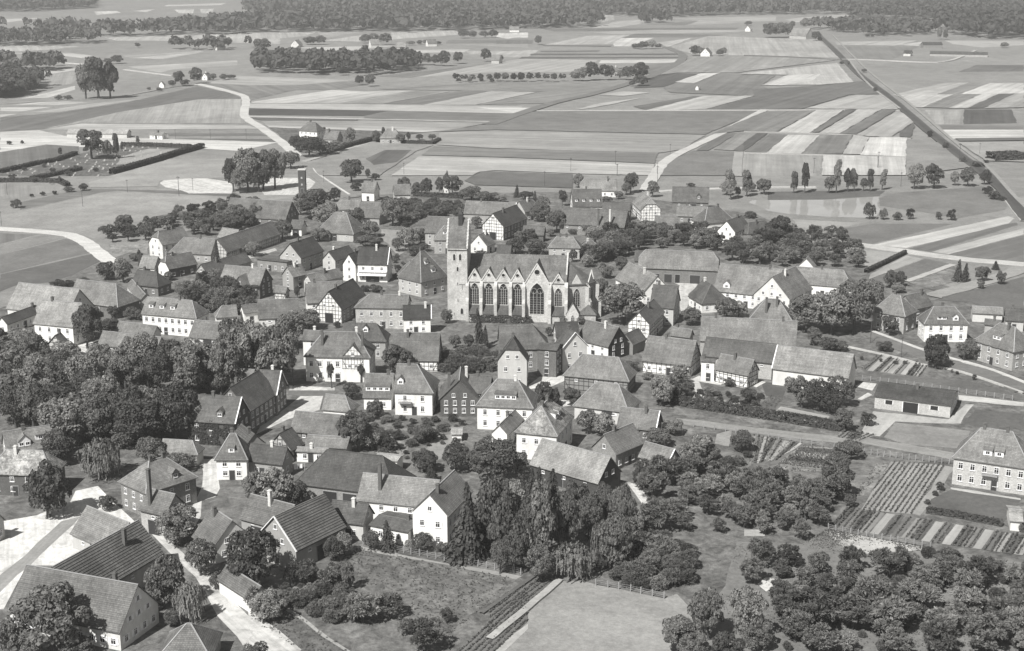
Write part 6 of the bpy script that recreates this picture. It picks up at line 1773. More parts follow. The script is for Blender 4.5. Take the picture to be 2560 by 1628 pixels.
TREE_GROUPS = [
('tall broadleaf tree in fields near the bright gable house','trees in fields near the bright gable house'),
('middling fruit tree in fields near the grove house','trees in fields near the grove house'),
('middling broad fruit tree in fields near the grove house','trees in fields near the grove house'),
('small broad fruit tree in fields near the grove house','trees in fields near the grove house'),
('middling broad broadleaf tree in fields beyond the track end farm','trees in fields beyond the track end farm'),
('middling narrow slender tree in fields near the hatch barn','trees in fields near the hatch barn'),
('middling broadleaf tree in fields near the hatch barn','trees in fields near the hatch barn'),
('bushy shrub in fields near the dark hipped outbuilding','trees in fields near the dark hipped outbuilding'),
('tall broadleaf tree beside the school annex','trees beside the school annex'),
('tall broadleaf tree behind the school annex','trees behind the school annex'),
('small broad fruit tree beside the long white wall shed','trees beside the long white wall shed'),
('middling broadleaf tree in fields near the tall white house','trees in fields near the tall white house'),
('bushy broad shrub in fields near the white works hut','trees in fields near the white works hut'),
('dark leafy garden tree in the belt behind the tall clipped house','garden belt trees'),
('round fruit tree in the orchard beside the gravel road','gravel road orchard'),
('round fruit tree in the orchard behind the great brick barn','barn orchard'),
('dark fruit tree in the garden before the long brick barn','barn front garden trees'),
('leafy tree filling the yard between the park and old houses','yard trees'),
('dark shrub on the bank below the churchyard','churchyard bank shrubs'),
('fruit tree in the dense orchard behind the willows','dense orchard trees'),
('rounded dark bush in the thicket beside the pale meadow','meadow thicket bushes'),
('gnarled fruit tree in the big foreground orchard','foreground orchard'),
('low wild shrub under the foreground orchard trees','orchard undergrowth'),
('fruit tree in the orchard corner next to the vegetable beds','corner orchard'),
('dark shrub in the wild garden by the clover field','wild garden shrubs'),
('leafy tree in the gardens behind the church choir','choir garden trees'),
('garden shrub in the plots near the white tower','tower plot shrubs'),
('large lime tree in the dense park row behind the pond','park lime row'),
('large chestnut tree in the park grove before the ivy house','park chestnut grove'),
('small garden bush in the plots behind the huge dark barn','barn plot bushes'),
('small garden bush between the wide dormer house and the brick houses','back garden bushes'),
('small garden bush in yards between the shop house and the tower','tower yard bushes'),
('small garden bush along the beds behind the long hedge','hedge bed bushes'),
('small garden bush near the bright yard by the row-window house','row-window yard bushes'),
]
CHURCH = (-13.46, 421.63, -0.1016, 25.35)
TOWERS = {'white_tower': (-30.34, 650.28), 'brick_tower': (-97.79, 657.1)}
rng = random.Random(11)
nrg = np.random.default_rng(5)
COL = scene.collection

# ------------------------------------------------------------------ helpers
def lin(t):
    c = t / 255.0
    return c / 12.92 if c <= .04045 else ((c + .055) / 1.055) ** 2.4
def alb(t, k=0.69):
    return min(lin(t) * k, .82)
def grey(o, v, warm=.985):
    o.color = (v, v * .995, v * (warm - .015), 1)
    return o

class MB:
    """collects polygons with metre-true UVs and builds one mesh object"""
    def __init__(s):
        s.v, s.f, s.m = [], [], []
    def poly(s, pts, m=0):
        i = len(s.v)
        s.v += [tuple(p) for p in pts]
        s.f.append(tuple(range(i, i + len(pts))))
        s.m.append(m)
    def box(s, x0, x1, y0, y1, z0, z1, m=0, M=None):
        P = [(x0,y0,z0),(x1,y0,z0),(x1,y1,z0),(x0,y1,z0),(x0,y0,z1),(x1,y0,z1),(x1,y1,z1),(x0,y1,z1)]
        if M is not None:
            P = [tuple(M @ Vector(p)) for p in P]
        for q in ((0,3,2,1),(4,5,6,7),(0,1,5,4),(1,2,6,5),(2,3,7,6),(3,0,4,7)):
            s.poly([P[k] for k in q], m)
    def bar(s, a, b, w, h=None, m=0, up=(0,0,1)):
        a, b = Vector(a), Vector(b)
        d = (b - a)
        L = d.length
        if L < 1e-4: return
        d.normalize()
        u = Vector(up)
        if abs(d.dot(u)) > .98: u = Vector((1,0,0)) if abs(d.x) < .9 else Vector((0,1,0))
        r = d.cross(u).normalized()
        u = r.cross(d).normalized()
        h = h or w
        M = Matrix((( d.x, r.x, u.x, a.x),( d.y, r.y, u.y, a.y),( d.z, r.z, u.z, a.z),(0,0,0,1)))
        s.box(0, L, -w/2, w/2, -h/2, h/2, m, M)
    def tube(s, pts, rads, n=6, m=0):
        rings = []
        for k, (p, r) in enumerate(zip(pts, rads)):
            p = Vector(p)
            d = (Vector(pts[min(k+1, len(pts)-1)]) - Vector(pts[max(k-1, 0)])).normalized()
            u = Vector((1,0,0)) if abs(d.x) < .8 else Vector((0,1,0))
            a = d.cross(u).normalized(); b = d.cross(a)
            rings.append([p + (a*math.cos(2*PI*j/n) + b*math.sin(2*PI*j/n))*r for j in range(n)])
        for k in range(len(rings)-1):
            for j in range(n):
                s.poly([rings[k][j], rings[k][(j+1)%n], rings[k+1][(j+1)%n], rings[k+1][j]], m)
        s.poly(rings[-1], m)
    def slab(s, polys, t, m=0, mb=None):
        """thick shell: upper polygons, the same lowered by t, and side faces on open edges"""
        key = lambda p: (round(p[0],3), round(p[1],3), round(p[2],3))
        cnt = {}
        for P in polys:
            for i in range(len(P)):
                e = frozenset((key(P[i]), key(P[(i+1)%len(P)])))
                cnt[e] = cnt.get(e, 0) + 1
        for P in polys:
            s.poly(P, m)
            Q = [(p[0], p[1], p[2]-t) for p in P]
            s.poly(Q[::-1], m if mb is None else mb)
            for i in range(len(P)):
                a, b = P[i], P[(i+1)%len(P)]
                if cnt[frozenset((key(a), key(b)))] == 1:
                    s.poly([(a[0],a[1],a[2]-t), (b[0],b[1],b[2]-t), b, a], m if mb is None else mb)
    def mesh(s, name, mats):
        me = bpy.data.meshes.new(name)
        me.from_pydata(s.v, [], s.f)
        for mt in mats: me.materials.append(mt)
        if len(mats) > 1:
            me.polygons.foreach_set('material_index', s.m)
        uv = me.uv_layers.new(name='UVMap')
        co = np.array(s.v, dtype=np.float64)
        out = np.zeros((len(me.loops), 2))
        k = 0
        for f in s.f:
            p = co[list(f)]
            n = np.zeros(3)
            for i in range(len(f)):
                n += np.cross(p[i], p[(i+1) % len(f)])
            l = np.linalg.norm(n)
            n = n / l if l > 1e-9 else np.array((0,0,1.))
            t = np.array((-n[1], n[0], 0.))
            l = np.linalg.norm(t)
            t = t / l if l > 1e-3 else np.array((1.,0,0))
            b = np.cross(n, t)
            out[k:k+len(f), 0] = p @ t
            out[k:k+len(f), 1] = p @ b
            k += len(f)
        uv.data.foreach_set('uv', out.ravel())
        me.validate()
        return me
    def obj(s, name, mats, parent=None, tone=None):
        if not isinstance(mats, (list, tuple)): mats = [mats]
        return link(name, s.mesh(name, mats), parent, tone)

def link(name, me, parent=None, tone=None):
    o = bpy.data.objects.new(name, me)
    COL.objects.link(o)
    if parent is not None: o.parent = parent
    if tone is not None: grey(o, tone)
    return o
def thing(name, label, cat, loc, rz=0.0, group=None):
    o = bpy.data.objects.new(name, None)
    o.empty_display_size = .5
    COL.objects.link(o)
    o.location = loc
    o.rotation_euler = (0, 0, rz)
    tag(o, label, cat, group)
    return o
def tag(o, label=None, cat=None, group=None, kind=None):
    if label: o['label'] = label
    if cat: o['category'] = cat
    if group: o['group'] = group
    if kind: o['kind'] = kind
    return o
def fast_mesh(name, V, F, mats, smooth=False):
    """V (n,3), F (m,k) arrays of equal-sized polygons"""
    me = bpy.data.meshes.new(name)
    V = np.asarray(V, np.float32); F = np.asarray(F, np.int32)
    n, k = F.shape
    me.vertices.add(len(V)); me.vertices.foreach_set('co', V.ravel())
    me.loops.add(n*k); me.loops.foreach_set('vertex_index', F.ravel())
    me.polygons.add(n)
    me.polygons.foreach_set('loop_start', np.arange(0, n*k, k, dtype=np.int32))
    me.polygons.foreach_set('loop_total', np.full(n, k, np.int32))
    for m in mats: me.materials.append(m)
    me.update(calc_edges=True)
    return me
def quads(C, N, S, stretch=1.0, rg=nrg):
    """square leaf-clump faces at centres C, facing N, half size S"""
    n = len(C)
    N = N / (np.linalg.norm(N, axis=1, keepdims=True) + 1e-9)
    R = rg.normal(size=(n,3))
    T = np.cross(N, R); T /= (np.linalg.norm(T, axis=1, keepdims=True) + 1e-9)
    B = np.cross(N, T) * stretch
    S = np.asarray(S).reshape(-1,1)
    j = lambda: 1 + rg.uniform(-.35, .35, size=(n,1))
    V = np.stack([C - T*S*j() - B*S*j(), C + T*S*j() - B*S*j(), C + T*S*j() + B*S*j(), C - T*S*j() + B*S*j()], 1).reshape(-1,3)
    F = np.arange(4*n).reshape(n,4)
    return V, F

# ------------------------------------------------------------------ materials
def nodes(name):
    m = bpy.data.materials.new(name)
    m.use_nodes = True
    nt = m.node_tree
    return m, nt, nt.nodes, nt.links, nt.nodes['Principled BSDF']
def N(nt, t, **kw):
    n = nt.nodes.new(t)
    for k, v in kw.items():
        if k.startswith('_'): setattr(n, k[1:], v)
        else: n.inputs[k].default_value = v
    return n
def math_n(nt, op, a, b=None, clamp=False):
    n = nt.nodes.new('ShaderNodeMath'); n.operation = op; n.use_clamp = clamp
    for i, x in enumerate((a, b)):
        if x is None: continue
        if isinstance(x, (int, float)): n.inputs[i].default_value = x
        else: nt.links.new(x, n.inputs[i])
    return n.outputs[0]
def ramp(nt, fac, lo, hi, a, b):
    n = nt.nodes.new('ShaderNodeMapRange')
    nt.links.new(fac, n.inputs['Value'])
    n.inputs['From Min'].default_value = lo; n.inputs['From Max'].default_value = hi
    n.inputs['To Min'].default_value = a; n.inputs['To Max'].default_value = b
    n.clamp = True
    return n.outputs[0]
def noise(nt, vec, scale, detail=3, rough=.6, dist=0):
    n = N(nt, 'ShaderNodeTexNoise', Scale=scale, Detail=detail, Roughness=rough, Distortion=dist)
    nt.links.new(vec, n.inputs['Vector'])
    return n.outputs['Fac']
def tint(nt, fac):
    """object colour times a factor"""
    oi = nt.nodes.new('ShaderNodeObjectInfo')
    mx = nt.nodes.new('ShaderNodeMix'); mx.data_type = 'RGBA'; mx.blend_type = 'MULTIPLY'
    mx.inputs['Factor'].default_value = 1
    nt.links.new(oi.outputs['Color'], mx.inputs['A'])
    cb = nt.nodes.new('ShaderNodeCombineColor')
    for i in range(3): nt.links.new(fac, cb.inputs[i])
    nt.links.new(cb.outputs[0], mx.inputs['B'])
    return mx.outputs['Result'], oi
def shifted(nt, src):
    """coordinates moved by a random amount for each object, so that no two show the same pattern"""
    oi = nt.nodes.new('ShaderNodeObjectInfo')
    ad = nt.nodes.new('ShaderNodeVectorMath'); ad.operation = 'ADD'
    ml = nt.nodes.new('ShaderNodeVectorMath'); ml.operation = 'SCALE'
    cb = nt.nodes.new('ShaderNodeCombineXYZ')
    for i in range(3): nt.links.new(oi.outputs['Random'], cb.inputs[i])
    nt.links.new(cb.outputs[0], ml.inputs[0]); ml.inputs['Scale'].default_value = 431.0
    nt.links.new(src, ad.inputs[0]); nt.links.new(ml.outputs[0], ad.inputs[1])
    return ad.outputs[0]
def bump(nt, h, bsdf, strength, dist):
    b = N(nt, 'ShaderNodeBump', Strength=strength, Distance=dist)
    nt.links.new(h, b.inputs['Height'])
    nt.links.new(b.outputs[0], bsdf.inputs['Normal'])
def finish(m, nt, bs, fac, rough=.85):
    c, _ = tint(nt, fac)
    nt.links.new(c, bs.inputs['Base Color'])
    bs.inputs['Roughness'].default_value = rough
    bs.inputs['Specular IOR Level'].default_value = .25
    return m

def mat_roof(name, mott=0.0):
    m, nt, ns, ls, bs = nodes(name)
    tc = ns.new('ShaderNodeTexCoord')
    uv = shifted(nt, tc.outputs['UV'])
    big = noise(nt, uv, .22, 4, .65, .3)
    mid = noise(nt, uv, 1.6, 4, .7)
    fine = noise(nt, uv, 9.0, 2, .6)
    br = N(nt, 'ShaderNodeTexBrick', Scale=1.0)
    br.inputs['Mortar Size'].default_value = .035
    br.inputs['Brick Width'].default_value = .24
    br.inputs['Row Height'].default_value = .34
    br.inputs['Color1'].default_value = (1.12,)*3 + (1,)
    br.inputs['Color2'].default_value = (.82,)*3 + (1,)
    br.inputs['Mortar'].default_value = (.5,)*3 + (1,)
    ls.new(uv, br.inputs['Vector'])
    b2 = ns.new('ShaderNodeRGBToBW'); ls.new(br.outputs['Color'], b2.inputs[0])
    fac = math_n(nt, 'MULTIPLY', ramp(nt, big, .3, .72, .66, 1.26), ramp(nt, mid, .25, .75, .7, 1.26))
    fac = math_n(nt, 'MULTIPLY', fac, ramp(nt, fine, .2, .8, .85, 1.14))
    fac = math_n(nt, 'MULTIPLY', fac, b2.outputs[0])
    mp = ns.new('ShaderNodeMapping'); mp.inputs['Scale'].default_value = (1.6, .16, 1)
    ls.new(uv, mp.inputs[0])
    run = noise(nt, mp.outputs[0], 1.0, 4, .7)
    fac = math_n(nt, 'MULTIPLY', fac, ramp(nt, run, .3, .7, .84, 1.13))
    mp = ns.new('ShaderNodeMapping'); mp.inputs['Scale'].default_value = (.02, 2.94, 1)
    ls.new(uv, mp.inputs[0])
    course = noise(nt, mp.outputs[0], 1.0, 2, .6)
    fac = math_n(nt, 'MULTIPLY', fac, ramp(nt, course, .3, .7, .86, 1.12))
    if mott:
        mo = noise(nt, uv, .9, 5, .75, .8)
        fac = math_n(nt, 'MULTIPLY', fac, ramp(nt, mo, .4, .6, .72, 1.75))
    bump(nt, br.outputs['Fac'], bs, .5, -.03)
    return finish(m, nt, bs, fac, .8)
def mat_wall(name, kind):
    m, nt, ns, ls, bs = nodes(name)
    tc = ns.new('ShaderNodeTexCoord')
    uv = shifted(nt, tc.outputs['UV'])
    st = ns.new('ShaderNodeMapping'); st.inputs['Scale'].default_value = (1.0, .28, 1)
    ls.new(uv, st.inputs[0])
    streak = noise(nt, st.outputs[0], .9, 4, .65)
    big = noise(nt, uv, .35, 3, .6)
    fac = math_n(nt, 'MULTIPLY', ramp(nt, streak, .3, .75, .86, 1.06), ramp(nt, big, .3, .7, .9, 1.06))
    if kind == 'K':
        br = N(nt, 'ShaderNodeTexBrick', Scale=1.0)
        br.inputs['Mortar Size'].default_value = .012
        br.inputs['Brick Width'].default_value = .25
        br.inputs['Row Height'].default_value = .075
        br.inputs['Color1'].default_value = (1.25,)*3 + (1,)
        br.inputs['Color2'].default_value = (.7,)*3 + (1,)
        br.inputs['Mortar'].default_value = (1.15,)*3 + (1,)
        ls.new(uv, br.inputs['Vector'])
        b2 = ns.new('ShaderNodeRGBToBW'); ls.new(br.outputs['Color'], b2.inputs[0])
        fac = math_n(nt, 'MULTIPLY', fac, b2.outputs[0])
        fac = math_n(nt, 'MULTIPLY', fac, ramp(nt, noise(nt, uv, 2.5, 4, .7), .25, .75, .8, 1.2))
    elif kind == 'S':
        vo = N(nt, 'ShaderNodeTexVoronoi', Scale=3.2); ls.new(uv, vo.inputs['Vector'])
        b2 = ns.new('ShaderNodeRGBToBW'); ls.new(vo.outputs['Color'], b2.inputs[0])
        fac = math_n(nt, 'MULTIPLY', fac, ramp(nt, b2.outputs[0], .1, .9, .86, 1.12))
        fac = math_n(nt, 'MULTIPLY', fac, ramp(nt, noise(nt, uv, .5, 5, .7), .3, .7, .76, 1.15))
        bump(nt, vo.outputs['Distance'], bs, .5, .08)
    else:
        fac = math_n(nt, 'MULTIPLY', fac, ramp(nt, noise(nt, uv, 5, 3, .6), .3, .7, .95, 1.04))
    return finish(m, nt, bs, fac, .9)
def mat_plain(name, v, rough=.7, metal=0):
    m, nt, ns, ls, bs = nodes(name)
    tc = ns.new('ShaderNodeTexCoord')
    no = noise(nt, tc.outputs['Object'], 2.0, 3, .6)
    f = ramp(nt, no, .3, .7, v*.82, v*1.14)
    cb = ns.new('ShaderNodeCombineColor')
    for i in range(3): ls.new(f, cb.inputs[i])
    ls.new(cb.outputs[0], bs.inputs['Base Color'])
    bs.inputs['Roughness'].default_value = rough
    bs.inputs['Metallic'].default_value = metal
    return m
def mat_field(name, kind):
    m, nt, ns, ls, bs = nodes(name)
    tc = ns.new('ShaderNodeTexCoord')
    oc = tc.outputs['Object']
    sh = shifted(nt, oc)
    big = noise(nt, sh, .012, 4, .6, .4)
    mid = noise(nt, sh, .09, 4, .65)
    fine = noise(nt, sh, .9, 5, .75)
    if kind == 'f':      # ploughing and drilling run along the strip (object x)
        mp = ns.new('ShaderNodeMapping'); mp.inputs['Scale'].default_value = (.004, .16, 1)
        ls.new(sh, mp.inputs[0])
        st = noise(nt, mp.outputs[0], 1.0, 5, .7)
        mp2 = ns.new('ShaderNodeMapping'); mp2.inputs['Scale'].default_value = (.01, .7, 1)
        ls.new(sh, mp2.inputs[0])
        st2 = noise(nt, mp2.outputs[0], 1.0, 3, .7)
        fac = math_n(nt, 'MULTIPLY', ramp(nt, st, .28, .72, .72, 1.24), ramp(nt, st2, .25, .75, .85, 1.15))
        fac = math_n(nt, 'MULTIPLY', fac, ramp(nt, big, .3, .7, .82, 1.16))
        fac = math_n(nt, 'MULTIPLY', fac, ramp(nt, mid, .28, .72, .86, 1.14))
        fac = math_n(nt, 'MULTIPLY', fac, ramp(nt, fine, .25, .75, .86, 1.14))
    elif kind == 'm':
        fac = math_n(nt, 'MULTIPLY', ramp(nt, big, .3, .7, .88, 1.12), ramp(nt, mid, .28, .72, .8, 1.2))
        fac = math_n(nt, 'MULTIPLY', fac, ramp(nt, fine, .25, .75, .72, 1.28))
        bump(nt, fine, bs, .6, .25)
    elif kind == 'g':
        blo = noise(nt, sh, .28, 5, .75, .6)
        fac = math_n(nt, 'MULTIPLY', ramp(nt, blo, .35, .66, .55, 1.5), ramp(nt, fine, .25, .75, .6, 1.4))
        fac = math_n(nt, 'MULTIPLY', fac, ramp(nt, mid, .3, .7, .8, 1.2))
        bump(nt, fine, bs, .8, .35)
    elif kind == 's':
        fac = math_n(nt, 'MULTIPLY', ramp(nt, mid, .3, .7, .86, 1.1), ramp(nt, fine, .25, .75, .86, 1.1))
        tr = noise(nt, sh, .33, 5, .7, 1.2)
        fac = math_n(nt, 'MULTIPLY', fac, ramp(nt, tr, .3, .55, .66, 1.05))
        mp = ns.new('ShaderNodeMapping'); mp.inputs['Scale'].default_value = (.05, .9, 1)
        ls.new(sh, mp.inputs[0])
        fac = math_n(nt, 'MULTIPLY', fac, ramp(nt, noise(nt, mp.outputs[0], 1.0, 4, .65, .5), .3, .6, .78, 1.06))
    else:                # dirt, asphalt
        mp = ns.new('ShaderNodeMapping'); mp.inputs['Scale'].default_value = (.05, .8, 1)
        ls.new(sh, mp.inputs[0])
        tr = noise(nt, mp.outputs[0], 1.0, 4, .6)
        fac = math_n(nt, 'MULTIPLY', ramp(nt, mid, .3, .7, .85, 1.12), ramp(nt, fine, .25, .75, .78, 1.2))
        fac = math_n(nt, 'MULTIPLY', fac, ramp(nt, tr, .3, .7, .86, 1.12))
    return finish(m, nt, bs, fac, .95)
def mat_leaf(name, va=.66, vb=1.4):
    m, nt, ns, ls, bs = nodes(name)
    geo = ns.new('ShaderNodeNewGeometry')
    tc = ns.new('ShaderNodeTexCoord')
    no = noise(nt, shifted(nt, tc.outputs['Object']), 5.0, 3, .6)
    oi = ns.new('ShaderNodeObjectInfo')
    fac = math_n(nt, 'MULTIPLY', ramp(nt, geo.outputs['Random Per Island'], 0, 1, va, vb), ramp(nt, no, .3, .7, .8, 1.22))
    fac = math_n(nt, 'MULTIPLY', fac, ramp(nt, oi.outputs['Random'], 0, 1, .74, 1.28))
    c, _ = tint(nt, fac)
    ls.new(c, bs.inputs['Base Color'])
    bs.inputs['Roughness'].default_value = .75
    bs.inputs['Specular IOR Level'].default_value = .2
    tl = ns.new('ShaderNodeBsdfTranslucent'); ls.new(c, tl.inputs['Color'])
    mx = ns.new('ShaderNodeMixShader'); mx.inputs[0].default_value = .35
    ls.new(bs.outputs[0], mx.inputs[1]); ls.new(tl.outputs[0], mx.inputs[2])
    ls.new(mx.outputs[0], ns['Material Output'].inputs['Surface'])
    return m
ROOF = mat_roof('roof_tiles'); ROOFM = mat_roof('mottled_tiles', 1)
WALL = {k: mat_wall('wall_' + n, k) for k, n in (('P','plaster'), ('K','brick'), ('S','rubble'))}
WALL['T'] = WALL['P']
TIMBER = mat_plain('tarred_timber', .035, .8)
WHITE = mat_plain('white_paint', .74, .6)
GLASS = mat_plain('window_glass', .025, .12)
DARK = mat_plain('dark_opening', .018, .9)
STONE = mat_wall('church_sandstone', 'S')
CAPS = mat_plain('ridge_mortar', .3, .85)
BARK = mat_plain('bark', .07, .95)
POST = mat_plain('weathered_post', .3, .9)
LEAF = mat_leaf('leaves')
WOODLEAF = mat_leaf('distant_leaves', .9, 1.1)
FIELD = {k: mat_field('soil_' + n, k) for k, n in (('f','crop'), ('m','meadow'), ('g','garden'), ('s','gravel'), ('d','dirt'))}
def mat_water():
    m, nt, ns, ls, bs = nodes('pond_water')
    tc = ns.new('ShaderNodeTexCoord')
    bump(nt, noise(nt, tc.outputs['Object'], .8, 3, .6), bs, .04, .05)
    c, _ = tint(nt, ramp(nt, noise(nt, tc.outputs['Object'], .05, 3, .6), .3, .7, .9, 1.1))
    ls.new(c, bs.inputs['Base Color'])  # pale base colour carries part of the bright sky's reflection
    bs.inputs['Roughness'].default_value = .04
    bs.inputs['IOR'].default_value = 1.33
    bs.inputs['Specular IOR Level'].default_value = .8
    return m
FIELD['w'] = mat_water()
FIELD['b'] = FIELD['f']; FIELD['r'] = FIELD['d']

# ------------------------------------------------------------------ ground, fields, roads
def sheet(name, pts, z, mat, tone, rz=0.0, centre=None, ragged=0.0):
    cx, cy = centre or (sum(p[0] for p in pts)/len(pts), sum(p[1] for p in pts)/len(pts))
    if ragged:
        Q = []
        for a, b in zip(pts, pts[1:] + pts[:1]):
            L = math.hypot(b[0]-a[0], b[1]-a[1])
            n = max(1, min(40, int(L/(2.5 + ragged*6))))
            nx, ny = -(b[1]-a[1])/max(L,.1), (b[0]-a[0])/max(L,.1)
            ph = rng.random()*6
            for i in range(n):
                f = i/n
                j = (rng.gauss(0, .45) + .8*math.sin(ph + f*L/(9*ragged+4)))*ragged*(0 if i == 0 else 1)
                Q.append((a[0]+(b[0]-a[0])*f + nx*j, a[1]+(b[1]-a[1])*f + ny*j))
        pts = Q
    c, s = math.cos(-rz), math.sin(-rz)
    V = [((x-cx)*c - (y-cy)*s, (x-cx)*s + (y-cy)*c, 0) for x, y in pts]
    me = bpy.data.meshes.new(name)
    me.from_pydata(V, [], [tuple(range(len(V)))])
    if me.polygons[0].normal.z < 0: me.flip_normals()
    me.materials.append(mat)
    o = link(name, me, None, tone)
    o.location = (cx, cy, z); o.rotation_euler = (0, 0, rz)
    tag(o, kind='structure')
    return o
sheet('ground', [(-6000,-400),(6000,-400),(6000,9000),(-6000,9000)], 0, FIELD['m'], alb(150))
sheet('village_ground', [(-150,180),(150,180),(150,330),(175,420),(160,440),(120,520),(105,600),(40,660),(-70,650),(-120,600),(-150,500),(-165,420)], .006, FIELD['g'], alb(122))
FN = {'f':'field','m':'meadow','g':'garden','s':'gravel_yard','d':'dirt_ground','b':'vegetable_bed','r':'asphalt_square','w':'pond'}
for t, k, z, P in FIELDS:
    best = max(range(len(P)), key=lambda i: (P[i][0]-P[i-1][0])**2 + (P[i][1]-P[i-1][1])**2)
    rz = math.atan2(P[best][1]-P[best-1][1], P[best][0]-P[best-1][0])
    D = sum(p[1] for p in P)/len(P)
    sheet(FN[k], P, z, FIELD[k], alb(t, .86 if k == 's' else .69), rz, None, {'s':.9,'g':.7,'w':.8,'d':.35,'b':.08,'r':.1}.get(k, .18)*max(1, min(D/500, 3)))
def smooth_line(P, n=3):
    for _ in range(n):
        Q = [P[0]]
        for a, b in zip(P, P[1:]):
            Q += [(a[0]*.75+b[0]*.25, a[1]*.75+b[1]*.25), (a[0]*.25+b[0]*.75, a[1]*.25+b[1]*.75)]
        P = Q + [P[-1]]
    return P
def ribbon(P, w, off=0.0):
    L, Rr = [], []
    for i, p in enumerate(P):
        a, b = P[max(i-1,0)], P[min(i+1,len(P)-1)]
        d = Vector((b[0]-a[0], b[1]-a[1])).normalized()
        n = Vector((-d.y, d.x))
        j = rng.uniform(-.06, .06)*w
        L.append((p[0]+n.x*(off+w/2+j), p[1]+n.y*(off+w/2+j)))
        Rr.append((p[0]+n.x*(off-w/2+j), p[1]+n.y*(off-w/2+j)))
    return L, Rr
for w, t, n, z, P in ROADS:
    P = smooth_line(P, 2)
    L, Rr = ribbon(P, w)
    V = [(x,y,z) for x,y in L] + [(x,y,z) for x,y in Rr]
    k = len(L)
    cx, cy = V[0][0], V[0][1]
    V = [(x-cx, y-cy, 0) for x,y,_ in V]
    # skirts, so that the road bed is a low slab and not a floating film
    V += [(x, y, -z-.05) for x,y,_ in V]
    F = []
    for i in range(k-1):
        F.append((i, k+i, k+i+1, i+1))
        F.append((i, i+1, 2*k+i+1, 2*k+i))
        F.append((k+i+1, k+i, 3*k+i, 3*k+i+1))
    me = bpy.data.meshes.new(n); me.from_pydata(V, [], F); me.materials.append(FIELD['d'])
    o = link(n, me, None, alb(t)); o.location = (cx, cy, z); tag(o, kind='structure')
    if n == 'railway_embankment':
        for off in (-.72, .72):
            L, Rr = ribbon(P, .16, off)
            mb = MB()
            for i in range(k-1):
                mb.poly([(Rr[i][0],Rr[i][1],z+.18),(Rr[i+1][0],Rr[i+1][1],z+.18),(L[i+1][0],L[i+1][1],z+.18),(L[i][0],L[i][1],z+.18)])
            r_ = mb.obj('rail', TIMBER); r_.parent = o; r_.location = (-cx, -cy, -z)

# ------------------------------------------------------------------ windows and doors
_win = {}
def window_meshes(w, h, style):
    key = (round(w,2), round(h,2), style)
    if key in _win: return _win[key]
    fr, pa = MB(), MB()
    t = .09
    d0, d1 = -.02, .07                # local: wall plane at y=0, outside is -y
    fr.box(-w/2, w/2, -d1, -d0, h-t, h); fr.box(-w/2, w/2, -d1, -d0, 0, t)
    fr.box(-w/2, -w/2+t, -d1, -d0, t, h-t); fr.box(w/2-t, w/2, -d1, -d0, t, h-t)
    fr.box(-.035, .035, -d1, -d0, t, h-t)
    if h > 1.0: fr.box(-w/2+t, w/2-t, -d1+.005, -d0, h*.66, h*.66+.07)
    fr.box(-w/2-.1, w/2+.1, -d1-.08, -d0, -.09, -.002)        # sill
    if style == 'stucco':
        fr.box(-w/2-.16, -w/2-.004, -.05, -d0, -.004, h+.14); fr.box(w/2+.004, w/2+.16, -.05, -d0, -.004, h+.14)
        fr.box(-w/2-.22, w/2+.22, -.12, -d0, h+.144, h+.28)
    if style == 'shut':
        for sx in (-1, 1):
            x = sx*(w/2+.27); fr.box(x-.23, x+.23, -.05, -d0, .02, h-.02)
    pa.box(-w/2+t*.5, w/2-t*.5, -.03, .01, t*.5, h-t*.5)
    _win[key] = (fr.mesh('window', [WHITE]), pa.mesh('pane', [GLASS]))
    return _win[key]
def add_window(root, M, w=1.0, h=1.35, style=''):
    a, b = window_meshes(w, h, style)
    o = link('window', a, root); o.matrix_local = M
    link('pane', b, o)
def wall_frame(axis, x, y, z, ox=0.0):
    """matrix: local -y = outward normal of a house wall"""
    ang = {'-y': 0.0, '+x': PI/2, '-x': -PI/2, '+y': PI}[axis]
    return Matrix.Translation((x, y, z)) @ Matrix.Rotation(ang, 4, 'Z')
def door(root, M, w=1.1, h=2.1, mat=None, name='door'):
    mb = MB()
    mb.box(-w/2-.1, w/2+.1, -.06, .02, 0, h+.12, 1)
    mb.box(-w/2, w/2, -.09, .015, 0, h)
    o = mb.obj(name, [mat or TIMBER, POST], root); o.matrix_local = M

# ------------------------------------------------------------------ half-timbering
def timber_wall(root, M, u0, u1, z0, ztop, step=1.25, mat=None, bw=.065):
    """posts, rails and braces standing 5 cm proud of a wall; ztop(u) gives the wall's upper edge"""
    mb = MB()
    n = max(2, int(round((u1-u0)/step)))
    for i in range(n+1):
        u = u0 + (u1-u0)*i/n
        u = min(max(u, u0+.1), u1-.1)
        zt = ztop(u)
        if zt > z0+.4: mb.box(u-bw, u+bw, -.05, .03, z0, zt)
    z = z0 + .15
    zm = max(ztop(u0+(u1-u0)*k/20) for k in range(21))
    while z < zm - .3:
        us = [u0+(u1-u0)*k/60 for k in range(61) if ztop(u0+(u1-u0)*k/60) > z+.1]
        if len(us) > 2: mb.box(us[0], us[-1], -.056, .03, z-bw, z+bw)
        z += 1.22
    for s in (0, 1):
        a = u0+.15 if s == 0 else u1-.15
        b = a + (1.1 if s == 0 else -1.1)
        mb.bar((a, -.02, z0+2.3), (b, -.02, z0+.2), .15, .06, up=(0,1,0))
    o = mb.obj('timber_frame', mat or TIMBER, root); o.matrix_local = M

